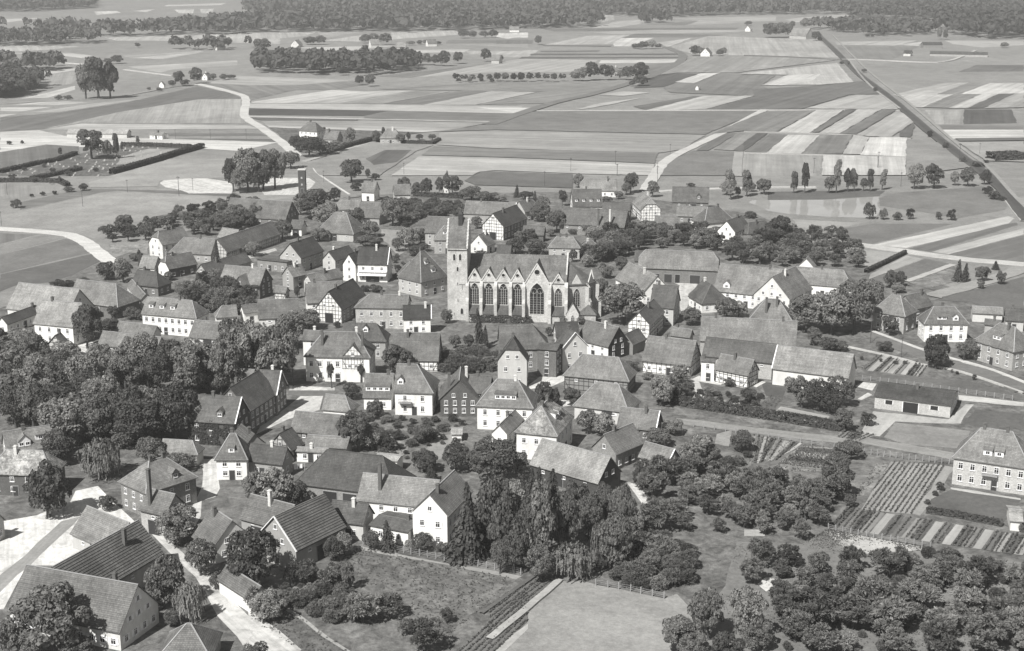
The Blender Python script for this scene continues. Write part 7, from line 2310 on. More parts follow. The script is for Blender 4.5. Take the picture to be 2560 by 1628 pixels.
# ------------------------------------------------------------------ houses
def house(name, label, cx, cy, rz, hl, w, ze, zr, ends, rt, wk, wt, win, o):
    cat = {'farmhouse':'farmhouse','barn':'barn','shed':'shed','hut':'hut','villa':'villa','cottage':'cottage','garage':'garage'}.get(name, name.replace('_',' '))
    root = thing(name, label, cat, (cx, cy, 0), rz)
    far = cy > 700
    rise = zr - ze
    tp = rise / w
    OH = .4                               # eaves overhang
    flat = o.get('flat')
    wy = w - OH
    t = .16
    roof_m = ROOFM if o.get('mott') else ROOF
    rtone = alb(rt, .74)
    wtone = min(lin(wt) / .92, .80)
    # plan of the ends: x of eave/gable edge
    def end(e): return hl + (w*.88 if e == 'h' else w*.42 if e == 'j' else 0.0)
    xa, xb = -end(ends[0]), end(ends[1])
    ga, gb = xa + .28, xb - .28           # wall planes at the ends
    if ends[0] == 'h': ga = xa + OH
    if ends[1] == 'h': gb = xb - OH
    zw = ze + OH*tp - t - .05             # wall top under the eaves
    zg = zr - t - .06
    JF = .45
    # ---- walls: one closed body
    mb = MB()
    B = -.5
    def end_profile(x, e, sgn):
        P = [(x, -wy, B), (x, wy, B), (x, wy, zw)]
        if not flat:
            if e == 'g': P += [(x, 0, zg)]
            elif e == 'j':
                zj = ze + (1-JF)*rise - t - .1
                P += [(x, wy*JF, zj), (x, -wy*JF, zj)]
        P += [(x, -wy, zw)]
        mb.poly(P if sgn > 0 else P[::-1])
    if flat: zw = ze; 
    end_profile(gb, ends[1], 1); end_profile(ga, ends[0], -1)
    mb.poly([(ga,-wy,B),(gb,-wy,B),(gb,-wy,zw),(ga,-wy,zw)])
    mb.poly([(gb,wy,B),(ga,wy,B),(ga,wy,zw),(gb,wy,zw)])
    mb.obj('wall', WALL[wk], root, wtone)
    # ---- gable faces of another finish (2.5 cm render or boarding over the wall)
    def ztop_end(e):
        def f(u):
            a = abs(u)/wy
            if flat or e == 'h': return zw
            if e == 'g': return zw + (zg-zw)*(1-a)
            zj = ze + (1-JF)*rise - t - .1
            return zj if a < JF else zw + (zj-zw)*(1-a)/(1-JF)
        return f
    for key, x, e, ax, sg in (('gA', ga, ends[0], '-x', -1), ('gB', gb, ends[1], '+x', 1)):
        v = o.get(key)
        if v is None: continue
        g = MB(); tone = o.get(key+'t', v if v != 'T' else 215)
        f = ztop_end(e)
        prof = [(-wy+.01, -.3), (wy-.01, -.3)] + [(wy*k/8 - (.01 if k==8 else 0), f(wy*k/8)-.01) for k in range(8,-9,-1)]
        Mx = wall_frame(ax, x, 0, 0)
        F_ = [(p[0], -.03, p[1]) for p in prof]; K_ = [(p[0], .02, p[1]) for p in prof]
        g.poly(F_)
        for i in range(len(prof)):
            j = (i+1) % len(prof)
            g.poly([F_[j], F_[i], K_[i], K_[j]])
        go = g.obj('gable_facing', WALL['P'], root, min(lin(tone)/.92, .8)); go.matrix_local = Mx
        if v == 'T':
            timber_wall(root, Mx @ Matrix.Translation((0,-.03,0)), -wy, wy, .1, f, 1.0)
    if wk == 'T':
        dk = wt < 150
        timber_wall(root, wall_frame('-y', 0, -wy, 0), ga, gb, .1, lambda u: zw)
        for x, e, ax in ((ga, ends[0], '-x'), (gb, ends[1], '+x')):
            timber_wall(root, wall_frame(ax, x, 0, 0), -wy, wy, .1, ztop_end(e))
    # ---- roof
    mb = MB()
    caps = []
    if flat:
        mb.slab([[(xa-.2,-w,ze+.22),(xb+.2,-w,ze+.22),(xb+.2,w,ze+.22),(xa-.2,w,ze+.22)]], .2)
    else:
        RA, RB = (-hl, 0, zr), (hl, 0, zr)
        if hl < .05: RA, RB = (-.06,0,zr), (.06,0,zr)
        def side(s):
            P = [RA, RB] if s > 0 else [RA, RB]
            def corner(x, e, R_):
                if e == 'j':
                    return [(x, s*w*JF, zr - JF*rise), (x, s*w, ze)]
                return [(x, s*w, ze)]
            right = corner(xb, ends[1], RB); left = corner(xa, ends[0], RA)
            Q = [RA, RB] + right + left[::-1]
            return Q if s > 0 else Q[::-1]
        sag = []
        polys = [side(-1), side(1)]
        for x, e, R_, sg in ((xa, ends[0], RA, -1), (xb, ends[1], RB, 1)):
            if e == 'h':
                T_ = [R_, (x, w, ze), (x, -w, ze)]
                polys.append(T_ if sg < 0 else T_[::-1])
                caps += [(R_, (x, w, ze)), (R_, (x, -w, ze))]
            elif e == 'j':
                T_ = [R_, (x, w*JF, zr-JF*rise), (x, -w*JF, zr-JF*rise)]
                polys.append(T_ if sg < 0 else T_[::-1])
                caps += [(R_, (x, w*JF, zr-JF*rise)), (R_, (x, -w*JF, zr-JF*rise))]
        mb.slab(polys, t)
        caps.append((RA, RB))
    roof = mb.obj('roof', roof_m, root, rtone)
    if caps and not far:
        c = MB()
        for a, b in caps: c.bar((a[0],a[1],a[2]+.02), (b[0],b[1],b[2]+.02), .22, .1)
        c.obj('ridge_cap', CAPS if rt > 125 else ROOF, roof, rtone*1.35)
    vg = o.get('verge')
    if vg:
        x, e = (xa, ends[0]) if vg == 'A' else (xb, ends[1])
        if e == 'g':
            for s in (-1, 1):
                c = MB(); c.bar((x, 0, zr+.03), (x, s*w, ze+.03), .26, .16); c.obj('verge', WHITE, root)
    if o.get('ribs'):
        # tile courses as real overlapping steps on both slopes
        for s in (-1, 1):
            c = MB(); L = math.hypot(w, rise); n = int(L/.5)
            for i in range(n):
                u0, u1 = i/n, (i+1)/n
                z0, z1 = zr - rise*u0, zr - rise*u1
                P = [(-hl-.02, s*w*u0, z0+.015), (hl+.02, s*w*u0, z0+.015), (hl+.02, s*w*u1, z1+.15), (-hl-.02, s*w*u1, z1+.15)]
                c.poly(P if s > 0 else P[::-1])
                Q = [P[3], P[2], (P[2][0],P[2][1],z1), (P[3][0],P[3][1],z1)]
                c.poly(Q if s > 0 else Q[::-1])
            oc = c.obj('tile_courses', roof_m, roof, rtone); tag(oc, kind='stuff')
    # ---- chimneys
    chim = o.get('chim')
    if chim is None:
        chim = [] if (win in (0, 'b') or flat or hl < .5) else [(rng.uniform(.2,.8), rng.choice((-.15, 0, .12)))]
    for cdef in chim:
        tt, s = cdef[0], cdef[1]
        ex = cdef[2] if len(cdef) > 2 else .55
        x = -hl + 2*hl*tt; y = s*w
        zb = zr - abs(s)*rise
        c = MB(); k = .32 if not far else .5
        c.box(x-k, x+k, y-k, y+k, zb-.9, zr+ex+.35)
        c.box(x-k-.08, x+k+.08, y-k-.08, y+k+.08, zr+ex+.352, zr+ex+.5)
        c.box(x-k+.1, x+k-.1, y-k+.1, y+k-.1, zr+ex+.502, zr+ex+.62)
        c.obj('chimney', WALL['K'] if rng.random() < .75 else WALL['P'], roof, .12 if rng.random() < .7 else .6)
    # ---- dormers
    for d in o.get('dorm', []):
        tt, u, dw, kind = d
        x = -hl + 2*hl*tt; y = -u*w; z = zr - u*rise
        dr = thing_part('dormer', root)
        c = MB()
        hh = .95 if kind == 'e' else 1.25
        if kind in 's e'.split():
            yb = -w*max(u - (hh-.1)/max(rise,1) - .02, .03)*1.0
            back = 1.25/ max(tp-.28,.25)
            yb = min(y + back*.95, -.05); zb = zr - (-yb/w)*rise
            zt = z + hh
            c.poly([(x-dw/2,y,z-.2),(x+dw/2,y,z-.2),(x+dw/2,y,zt),(x-dw/2,y,zt)], 1)
            c.poly([(x+dw/2,y,z-.2),(x+dw/2,yb,zb),(x+dw/2,y,zt)], 1)
            c.poly([(x-dw/2,y,z-.2),(x-dw/2,y,zt),(x-dw/2,yb,zb)], 1)
            c.slab([[(x-dw/2-.15,y-.25,zt+.04),(x+dw/2+.15,y-.25,zt+.04),(x+dw/2+.15,yb,zb+.09),(x-dw/2-.15,yb,zb+.09)]], .1)
        else:
            zt = z + hh; zp = zt + dw*.5
            yb = min(y + (zp - z)/max(tp,.3), -.02); zb = zp
            ym = min(y + (zt - z)/max(tp,.3), -.02)
            c.poly([(x-dw/2,y,z-.2),(x+dw/2,y,z-.2),(x+dw/2,y,zt),(x,y,zp),(x-dw/2,y,zt)], 1)
            c.poly([(x+dw/2,y,z-.2),(x+dw/2,ym,zt),(x+dw/2,y,zt)], 1)
            c.poly([(x-dw/2,y,z-.2),(x-dw/2,y,zt),(x-dw/2,ym,zt)], 1)
            c.slab([[(x,y-.2,zp+.08),(x,yb,zb+.08),(x-dw/2-.15,ym,zt-.05),(x-dw/2-.15,y-.2,zt-.05)],
                    [(x,yb,zb+.08),(x,y-.2,zp+.08),(x+dw/2+.15,y-.2,zt-.05),(x+dw/2+.15,ym,zt-.05)]], .09)
        dm = c.mesh('dormer', [roof_m, WHITE if wt > 140 else WALL['P']])
        dr.data = dm; grey(dr, rtone)
        nw = max(1, int(dw/1.25))
        for k in range(nw):
            wx = x + (k-(nw-1)/2)*(dw/nw)
            a, b = window_meshes(min(.9, dw*.6), .8, '')
            wo = link('dormer_window', a, dr); wo.location = (wx, y, z+.18)
            # its glass belongs to the same sub-part level, so it is fixed to the dormer
            gl = link('dormer_pane', b, dr); gl.location = (wx, y, z+.18)
    # ---- cross gable
    for cg in o.get('cross', []):
        tt, cw, pr = cg[:3]
        x = -hl + 2*hl*tt
        fy = -wy - max(pr, .05)
        hh = cw/2
        pzr = min(zw + hh*1.15, zr - .2)
        yb = -w*(zr-pzr)/rise
        c = MB()
        c.poly([(x-hh,fy,B),(x+hh,fy,B),(x+hh,fy,zw),(x,fy,pzr-.15),(x-hh,fy,zw)])
        c.poly([(x+hh,fy,B),(x+hh,-wy+.3,B),(x+hh,-wy+.3,zw),(x+hh,fy,zw)])
        c.poly([(x-hh,-wy+.3,B),(x-hh,fy,B),(x-hh,fy,zw),(x-hh,-wy+.3,zw)])
        c.obj('cross_gable', WALL['P'] if len(cg) > 3 else WALL[wk], root, wtone)
        c = MB()
        ov = .3
        zl = zw - ov*(pzr-zw)/hh
        yv = -w*(zr-zl)/rise*.9
        c.slab([[(x,fy-.25,pzr),(x,yb,pzr),(x-hh-ov,yv,zl),(x-hh-ov,fy-.25,zl)],
                [(x,yb,pzr),(x,fy-.25,pzr),(x+hh+ov,fy-.25,zl),(x+hh+ov,yv,zl)]], .13)
        c.obj('cross_gable_roof', roof_m, root, rtone)
        Mx = wall_frame('-y', x, fy, 0)
        if len(cg) > 3:
            timber_wall(root, Mx, -hh, hh, zw*.5, lambda u: zw + (pzr-.15-zw)*(1-abs(u)/hh), .85, None, .045)
        for k, zz in ((0, zw*.55), (0, zw+.1)):
            for q in ((-.9,.9) if zz < zw else (0,)):
                add_window(root, Mx @ Matrix.Translation((q,-.01,zz)), .8, 1.1)
    # ---- openings
    storeys = 1 if ze < 4.1 else 2 if ze < 7.2 else 3
    sh = (zw - .7)/storeys if storeys > 1 else zw
    style = 'stucco' if o.get('wn') == 'stucco' else ('shut' if (wt > 185 and rng.random() < .3) or 'near farmhouse' in label else '')
    dense = o.get('wn') in ('dense', 'stucco')
    def row(Mw, u0, u1, z, ww, wh, gap, skip=None):
        n = max(1, int((u1-u0-.8)/gap))
        for i in range(n):
            u = u0 + (u1-u0)*(i+.5)/n
            if skip and skip[0] < u < skip[1]: continue
            add_window(root, Mw @ Matrix.Translation((u, -.01, z)), ww, wh, style)
    camx, camy = -cx, -cy
    c_, s_ = math.cos(rz), math.sin(rz)
    def faces_cam(nx, ny):
        X, Y = nx*c_ - ny*s_, nx*s_ + ny*c_
        return (X*camx + Y*camy)/math.hypot(camx, camy) > .08
    crosses = [(-hl+2*hl*q[0]-q[1]/2-.4, -hl+2*hl*q[0]+q[1]/2+.4) for q in o.get('cross', [])]
    if o.get('gar'):
        Mw = wall_frame('-y', 0, -wy, 0)
        L = gb - ga
        for fr_, dw, dh, z0 in ((.19,1.7,1.0,1.5),(.48,3.6,2.6,0),(.79,1.8,1.0,1.5)):
            x = ga + L*fr_
            c = MB(); c.box(-dw/2-.18, -dw/2, -.05, .02, z0-.02, z0+dh); c.box(dw/2, dw/2+.18, -.05, .02, z0-.02, z0+dh)
            c.box(-dw/2, dw/2, -.03, .015, z0, z0+dh, 1)
            q = c.obj('open_door' if z0 == 0 else 'window', [WHITE, DARK], root); q.matrix_local = Mw @ Matrix.Translation((x, -.01, 0))
        Mw = wall_frame('+x', gb, 0, 0)
        for u in (-2.5, 2.2):
            add_window(root, Mw @ Matrix.Translation((u, -.01, 1.2)), 1.3, .9)
    elif win == 'h':
        Mw = wall_frame('-y', 0, -wy, 0)
        gap = 2.0 if dense else 2.6
        for k in range(storeys):
            wh = 1.45 if ze > 5 else 1.15
            z = (.95 if storeys > 1 else .9) + k*sh
            if z + wh > zw - .05: wh = max(.7, zw - z - .15)
            row(Mw, ga+.3, gb-.3, z, 1.0 if dense else .9, wh, gap, crosses[0] if crosses else None)
        door(root, Mw @ Matrix.Translation((ga + (gb-ga)*rng.uniform(.42,.58), -.02, 0)))
    elif win == 'b' and not far:
        Mw = wall_frame('-y', 0, -wy, 0)
        bd = o.get('bdoor') or [(rng.uniform(.35,.65), 2.6, 'c')]
        for q in bd:
            x = ga + (gb-ga)*q[0]
            door(root, Mw @ Matrix.Translation((x, -.02, 0)), q[1], min(2.9, zw-.25), DARK if q[2] == 'o' else TIMBER, 'barn_door')
        if not o.get('bdoor'): row(Mw, ga+.5, gb-.5, max(.9, zw-1.5), .8, .6, 4.2, None)
    if not flat and win:
        for x, e, ax, sg, dk in ((ga, ends[0], '-x', -1, 'dA'), (gb, ends[1], '+x', 1, 'dB')):
            if not faces_cam(sg, 0): continue
            Mw = wall_frame(ax, x, 0, 0)
            if o.get('gA' if sg < 0 else 'gB') is not None: Mw = Mw @ Matrix.Translation((0,-.045,0))
            f = ztop_end(e)
            gap = 1.9 if dense else 2.4
            if o.get(dk):
                door(root, Mw @ Matrix.Translation((0,-.02,0)), 2.6, 3.0, DARK, 'barn_door')
            elif win == 'h':
                for k in range(storeys):
                    z = .95 + k*sh
                    row(Mw, -wy+.3, wy-.3, z, .9, 1.25 if z+1.4 < zw+.4 else .9, gap)
            if e != 'h':
                z = zw + .35; k = 0
                while z + 1.2 < max(f(0), f(.4)) - .2 and k < 2:
                    half = 0
                    while half < wy and f(half) > z + 1.35: half += .1
                    if half > .5: row(Mw, -half+.1, half-.1, z, .8, 1.0, gap if dense else 2.0)
                    z += 2.5; k += 1
    # ---- extras
    if o.get('ivy'):
        n = 2600
        C = np.stack([nrg.uniform(ga, gb, n), np.full(n, -wy-.12) + nrg.normal(0,.06,n), nrg.uniform(0, zw, n)**1.0], 1)
        keep = (np.sin(C[:,0]*2.1)+np.sin(C[:,2]*1.7+C[:,0])) > -.9
        C = C[keep]
        V, F = quads(C, np.tile((0,-1,.4), (len(C),1)) + nrg.normal(0,.4,(len(C),3)), nrg.uniform(.1,.2,len(C)))
        link('ivy', fast_mesh('ivy', V, F, [LEAF]), root, .07)
    if o.get('balc'):
        x = ga + (gb-ga)*(.28 if o['balc'] == 1 else .5); z = sh + .75
        c = MB(); c.box(x-1.6, x+1.6, -wy-1.2, -wy+.01, z-.15, z)
        for k in range(13): c.box(x-1.55+k*.255, x-1.5+k*.255, -wy-1.18, -wy-1.12, z+.002, z+.9)
        c.box(x-1.6, x+1.6, -wy-1.2, -wy-1.1, z+.902, z+.98)
        c.obj('balcony', [POST], root)
    if o.get('awn'):
        c = MB(); c.slab([[(ga,-wy-.02,3.2),(ga,-wy-1.6,2.5),(gb-.2,-wy-1.6,2.5),(gb-.2,-wy-.02,3.2)]], .06)
        c.obj('awning', [WHITE], root)
        c = MB(); c.box(ga+.2, gb, -wy-.9, -wy+.01, 3.5, 3.7); c.box(ga+.2, gb, -wy-.9, -wy-.8, 3.702, 4.4)
        c.obj('balcony', [WHITE], root)
        door(root, wall_frame('-y', (ga+gb)/2, -wy, 0), 4.5, 2.2, GLASS, 'shop_window')
    return root
def thing_part(name, parent):
    o = bpy.data.objects.new(name, bpy.data.meshes.new(name))
    COL.objects.link(o); o.parent = parent
    return o
for h in HOUSES:
    house(*h)

# ------------------------------------------------------------------ the church
def arch(w, h, n=7, z0=0.0):
    """pointed arch outline, counter-clockwise, foot at z0"""
    hs = h - w*.86
    P = [(-w/2, z0), (w/2, z0), (w/2, z0+hs)]
    for k in range(1, n):
        a = k/n*rad(60); P.append((-w/2 + w*math.cos(a), z0+hs + w*math.sin(a)))
    P.append((0, z0+hs + w*.866))
    for k in range(n-1, 0, -1):
        a = k/n*rad(60); P.append((w/2 - w*math.cos(a), z0+hs + w*math.sin(a)))
    P.append((-w/2, z0+hs))
    return P
def church_window(root, M, w, h):
    o_, i_ = arch(w+.5, h+.4, 7, -.2), arch(w, h)
    fr = MB()
    for k in range(len(o_)):
        j = (k+1) % len(o_)
        fr.poly([(o_[k][0],-.1,o_[k][1]),(o_[j][0],-.1,o_[j][1]),(i_[j][0],-.1,i_[j][1]),(i_[k][0],-.1,i_[k][1])])
        fr.poly([(i_[k][0],-.1,i_[k][1]),(i_[j][0],-.1,i_[j][1]),(i_[j][0],.06,i_[j][1]),(i_[k][0],.06,i_[k][1])])
        fr.poly([(o_[j][0],-.1,o_[j][1]),(o_[k][0],-.1,o_[k][1]),(o_[k][0],.06,o_[k][1]),(o_[j][0],.06,o_[j][1])])
    f = fr.obj('window', STONE, root, .56); f.matrix_local = M
    pa = MB(); pa.poly([(x,-.02,z) for x, z in i_])
    link('pane', pa.mesh('pane', [GLASS]), f)
    tr = MB()
    nb = 3 if w > 2 else 2
    hs = h - w*.86
    for k in range(1, nb+1):
        x = -w/2 + w*k/(nb+1)
        tr.box(x-.06, x+.06, -.07, -.022, 0, hs + w*.25)
    z = .7
    while z < hs:
        tr.box(-w/2, w/2, -.05, -.021, z-.025, z+.025); z += .75
    for sx in (-w*.22, w*.22):
        R_ = w*.2
        for k in range(10):
            a, b = 2*PI*k/10, 2*PI*(k+1)/10
            tr.bar((sx+R_*math.cos(a), -.05, hs+w*.3+R_*math.sin(a)), (sx+R_*math.cos(b), -.05, hs+w*.3+R_*math.sin(b)), .09, .05, up=(0,1,0))
    link('tracery', tr.mesh('tracery', [STONE]), f, .42)
def church():
    x0, y0, rz, L01 = CHURCH
    root = thing('church', 'large Gothic sandstone church with gabled aisle bays and saddle-roofed tower', 'church', (x0, y0, 0), rz)
    k = L01/29.6                          # bay grid: 4 bays of 5, transept 9.2 (scaled to the surveyed length)
    bx = [0, 4.95*k, 10.1*k, 15.4*k, 20.2*k, 29.4*k, 35.2*k]
    D = 17.0                              # depth of nave with both aisles
    EV, RG = 12.2, 19.0
    st = .5
    x1 = bx[-1]
    # body
    mb = MB()
    mb.box(0, x1, 0, D, -.5, EV)
    mb.obj('wall', STONE, root, st)
    # main roof
    mb = MB()
    ym = D/2
    mb.slab([[(-.2,ym,RG),(x1,ym,RG),(x1,-.35,EV-.2),(-.2,-.35,EV-.2)][::-1], [(-.2,ym,RG),(x1,ym,RG),(x1,D+.35,EV-.2),(-.2,D+.35,EV-.2)]], .25)
    roof = mb.obj('roof', ROOF, root, alb(138,.75))
    # east gable above choir
    mb = MB(); mb.poly([(x1+.02,0,EV-.3),(x1+.02,D,EV-.3),(x1+.02,ym,RG+.9)]); mb.poly([(x1-.4,D,EV-.3),(x1-.4,0,EV-.3),(x1-.4,ym,RG+.9)])
    for a, b in (((0,EV-.3),(ym,RG+.9)), ((ym,RG+.9),(D,EV-.3))):
        mb.poly([(x1-.4,a[0],a[1]),(x1+.02,a[0],a[1]),(x1+.02,b[0],b[1]),(x1-.4,b[0],b[1])])
    mb.obj('choir_gable', STONE, root, .5)
    # bays
    def bay(xa, xb, peak, val, py, wz, wh, ww, name):
        xm = (xa+xb)/2
        g = MB()
        P = [(xa, val), (xb, val), (xm, peak)]
        g.poly([(xa,py,-.4),(xb,py,-.4),(xb,py,val),(xm,py,peak),(xa,py,val)])
        g.poly([(xb,py,-.4),(xb,.3,-.4),(xb,.3,val),(xb,py,val)])
        g.poly([(xa,.3,-.4),(xa,py,-.4),(xa,py,val),(xa,.3,val)])
        go = g.obj(name, STONE, root, .56)
        r_ = MB()
        # cross roof running back into the nave roof
        back = lambda z: max(0.0, (z-(EV-.2))/(RG-EV+.2)*(ym+.35)-.35)
        pz = peak - .12
        r_.slab([[(xm,py+.3,pz),(xm,back(pz)+.2,pz),(xa-.1,back(val)+.1,val-.12),(xa-.1,py+.3,val-.12)],
                 [(xm,back(pz)+.2,pz),(xm,py+.3,pz),(xb+.1,py+.3,val-.12),(xb+.1,back(val)+.1,val-.12)]], .15)
        r_.obj('bay_roof', ROOF, root, alb(112,.75))
        co = MB(); co.bar((xa,py-.02,val),(xm,py-.02,peak+.02),.3,.34,up=(0,1,0)); co.bar((xb,py-.02,val),(xm,py-.02,peak+.02),.3,.34,up=(0,1,0))
        co.obj('coping', STONE, root, .6)
        M = Matrix.Translation((xm, py-.01, wz))
        church_window(root, M, ww, wh)
        oc = MB(); R_ = .55 if ww < 3 else .85; zc = (wz+wh+peak)/2 + .35
        oc.poly([(R_*math.cos(2*PI*q/14), -.015, R_*math.sin(2*PI*q/14)) for q in range(14)])
        og = oc.obj('oculus', GLASS, root); og.location = (xm, py, zc)
        rg_ = MB()
        for q in range(14):
            a, b = 2*PI*q/14, 2*PI*(q+1)/14
            rg_.bar((R_*math.cos(a),-.06,R_*math.sin(a)),(R_*math.cos(b),-.06,R_*math.sin(b)),.16,.12,up=(0,1,0))
        rr = rg_.obj('oculus_ring', STONE, root, .5); rr.location = (xm, py, zc)
    for i in range(4): bay(bx[i]+.02, bx[i+1]-.02, 16.1, 12.6, -.25, 5.1, 6.6, 2.6, 'aisle_bay')
    bay(bx[4]+.15, bx[5]-.15, 18.3, 12.0, -1.0, 2.6, 9.6, 4.3, 'transept_front')
    bay(bx[5]+.3, bx[6]-.3, 15.0, 11.6, -.25, 5.0, 5.6, 2.2, 'choir_bay')
    # buttresses
    for i, x in enumerate(bx[:-1] + [x1]):
        pr = 2.0 if i not in (4, 5) else 2.6
        b = MB()
        b.box(x-.45, x+.45, -.25-pr, .1, -.4, 6.2)
        b.box(x-.43, x+.43, -.25-pr*.62, .1, 6.2, 11.0)
        for (yy, z0, z1, z2) in ((-.25-pr, 6.2, 6.2, 7.2), (-.25-pr*.62, 11.0, 11.0, 12.4)):
            yb = -.25-pr*.62 if z0 < 7 else -.1
            b.poly([(x-.45,yy,z0),(x+.45,yy,z0),(x+.45,yb,z2),(x-.45,yb,z2)]); b.poly([(x+.45,yy,z0),(x+.45,yb,z0),(x+.45,yb,z2)]); b.poly([(x-.45,yb,z0),(x-.45,yy,z0),(x-.45,yb,z2)])
        b.obj('buttress', STONE, root, .5)
    # low lean-to chapels between the buttresses
    for i in (0,1,2,3,5):
        a, b = bx[i]+.5, bx[i+1]-.5
        m_ = MB(); m_.box(a, b, -2.1, -.26, -.4, 2.5); m_.obj('lean_to_wall', STONE, root, .48)
        m_ = MB(); m_.slab([[(a-.04,-2.4,2.45),(b+.04,-2.4,2.45),(b+.04,-.27,5.0),(a-.04,-.27,5.0)]], .14); m_.obj('lean_to_roof', ROOF, root, alb(105,.75))
    # sacristy chapel with its own gable east of the choir bay
    def chapel(xa, xb, ya, yb, h, p, tone):
        m_ = MB(); xm = (xa+xb)/2
        m_.poly([(xa,ya,-.4),(xb,ya,-.4),(xb,ya,h),(xm,ya,p),(xa,ya,h)]); m_.poly([(xb,ya,-.4),(xb,yb,-.4),(xb,yb,h),(xb,ya,h)]); m_.poly([(xa,yb,-.4),(xa,ya,-.4),(xa,ya,h),(xa,yb,h)])
        m_.obj('chapel_wall', STONE, root, tone)
        m_ = MB(); m_.slab([[(xm,ya-.1,p+.1),(xm,yb,p+.1),(xa-.25,yb,h-.1),(xa-.25,ya-.1,h-.1)], [(xm,yb,p+.1),(xm,ya-.1,p+.1),(xb+.25,ya-.1,h-.1),(xb+.25,yb,h-.1)]], .14)
        m_.obj('chapel_roof', ROOF, root, alb(120,.75))
        church_window(root, Matrix.Translation((xm, ya-.01, .9)), 1.0, 2.0)
    chapel(x1+.2, x1+4.0, -2.8, .3, 3.2, 6.6, .55)
    # polygonal apse
    cxa, R_ = x1, 6.2
    pts = [(cxa + (R_*1.35)*math.sin(a), ym - 1.0 - R_*math.cos(a)) for a in (rad(0), rad(45), rad(90), rad(135), rad(180))]
    m_ = MB()
    for (a, b) in zip(pts, pts[1:]): m_.poly([(a[0],a[1],-.4),(b[0],b[1],-.4),(b[0],b[1],11.4),(a[0],a[1],11.4)])
    m_.obj('apse_wall', STONE, root, .44)
    m_ = MB()
    apx = (cxa+.3, ym-1.0, 17.2)
    ex = [(cxa + (R_*1.35+.4)*math.sin(a), ym - 1.0 - (R_+.35)*math.cos(a), 11.3) for a in (rad(0), rad(45), rad(90), rad(135), rad(180))]
    m_.slab([[apx, a, b] for a, b in zip(ex, ex[1:])], .18)
    m_.obj('apse_roof', ROOF, root, alb(118,.75))
    for (a, b) in list(zip(pts, pts[1:]))[:3]:
        mx, my = (a[0]+b[0])/2, (a[1]+b[1])/2
        an = math.atan2(b[1]-a[1], b[0]-a[0])
        M = Matrix.Translation((mx, my, 4.4)) @ Matrix.Rotation(an, 4, 'Z') @ Matrix.Translation((0,-.02,0))
        church_window(root, M, 1.9, 5.6)
        g = MB(); hw = 1.9
        Mg = Matrix.Translation((mx, my, 0)) @ Matrix.Rotation(an, 4, 'Z')
        g.poly([(-hw,-.06,10.9),(hw,-.06,10.9),(0,-.06,14.4)]); g.poly([(hw,.3,10.9),(-hw,.3,10.9),(0,.3,14.4)]); g.poly([(hw,-.06,10.9),(hw,.3,10.9),(0,.3,14.4),(0,-.06,14.4)]); g.poly([(-hw,.3,10.9),(-hw,-.06,10.9),(0,-.06,14.4),(0,.3,14.4)])
        go = g.obj('apse_gable', STONE, root, .56); go.matrix_local = Mg
    for p in pts[:4]:
        b = MB(); d = Vector((p[0]-cxa, p[1]-ym+1.0)).normalized()
        an = math.atan2(d.y, d.x)
        b.box(-.2, 1.9, -.42, .42, -.4, 6.0); b.box(-.2, 1.2, -.4, .4, 6.0, 10.4); b.poly([(1.9,-.42,6.0),(1.9,.42,6.0),(1.2,.42,7.0),(1.2,-.42,7.0)]); b.poly([(1.2,-.4,10.4),(1.2,.4,10.4),(0,.4,11.6),(0,-.4,11.6)])
        bo = b.obj('buttress', STONE, root, .5); bo.matrix_local = Matrix.Translation((p[0],p[1],0)) @ Matrix.Rotation(an, 4, 'Z')
    # low ambulatory roofs at the choir foot
    m_ = MB(); m_.box(x1+4.4, x1+9.0, -1.6, 2.4, -.4, 3.0); m_.obj('chapel_wall', STONE, root, .44)
    m_ = MB(); m_.slab([[(x1+6.7,.6,5.6),(x1+9.3,-1.9,2.9),(x1+4.1,-1.9,2.9)][::-1], [(x1+6.7,.6,5.6),(x1+9.3,2.6,2.9),(x1+9.3,-1.9,2.9)][::-1], [(x1+6.7,.6,5.6),(x1+4.1,-1.9,2.9),(x1+4.1,2.6,2.9)][::-1]], .13); m_.obj('chapel_roof', ROOF, root, alb(132,.75))
    # transept cross ridge on the far side
    m_ = MB(); xm = (bx[4]+bx[5])/2
    m_.slab([[(xm,ym-2,18.2),(xm,D+1,18.2),(bx[4],D+1,12.2),(bx[4],ym+2,12.2)], [(xm,D+1,18.2),(xm,ym-2,18.2),(bx[5],ym+2,12.2),(bx[5],D+1,12.2)]], .2)
    m_.obj('bay_roof', ROOF, root, alb(112,.75))
    # ---- tower
    tw, td = 6.15, 8.6
    tx1, tx0 = -.02, -.02-tw
    ty0 = -.9; ty1 = ty0 + td
    TE, TR = 22.4, 31.2
    m_ = MB(); m_.box(tx0, tx1, ty0, ty1, -.5, TE)
    m_.obj('tower_wall', STONE, root, .5)
    m_ = MB(); tm = (ty0+ty1)/2
    m_.slab([[(tx0+.2,tm,TR),(tx1-.2,tm,TR),(tx1-.2,ty0-.3,TE),(tx0+.2,ty0-.3,TE)][::-1], [(tx0+.2,tm,TR),(tx1-.2,tm,TR),(tx1-.2,ty1+.3,TE),(tx0+.2,ty1+.3,TE)]], .25)
    tr_ = m_.obj('tower_roof', ROOF, root, alb(140,.75))
    sm = MB(); sm.box(tx0+.1, tx1-.1, ty0-.42, ty0-.02, TE-.35, TE-.05); sm.obj('cornice', STONE, root, .5)
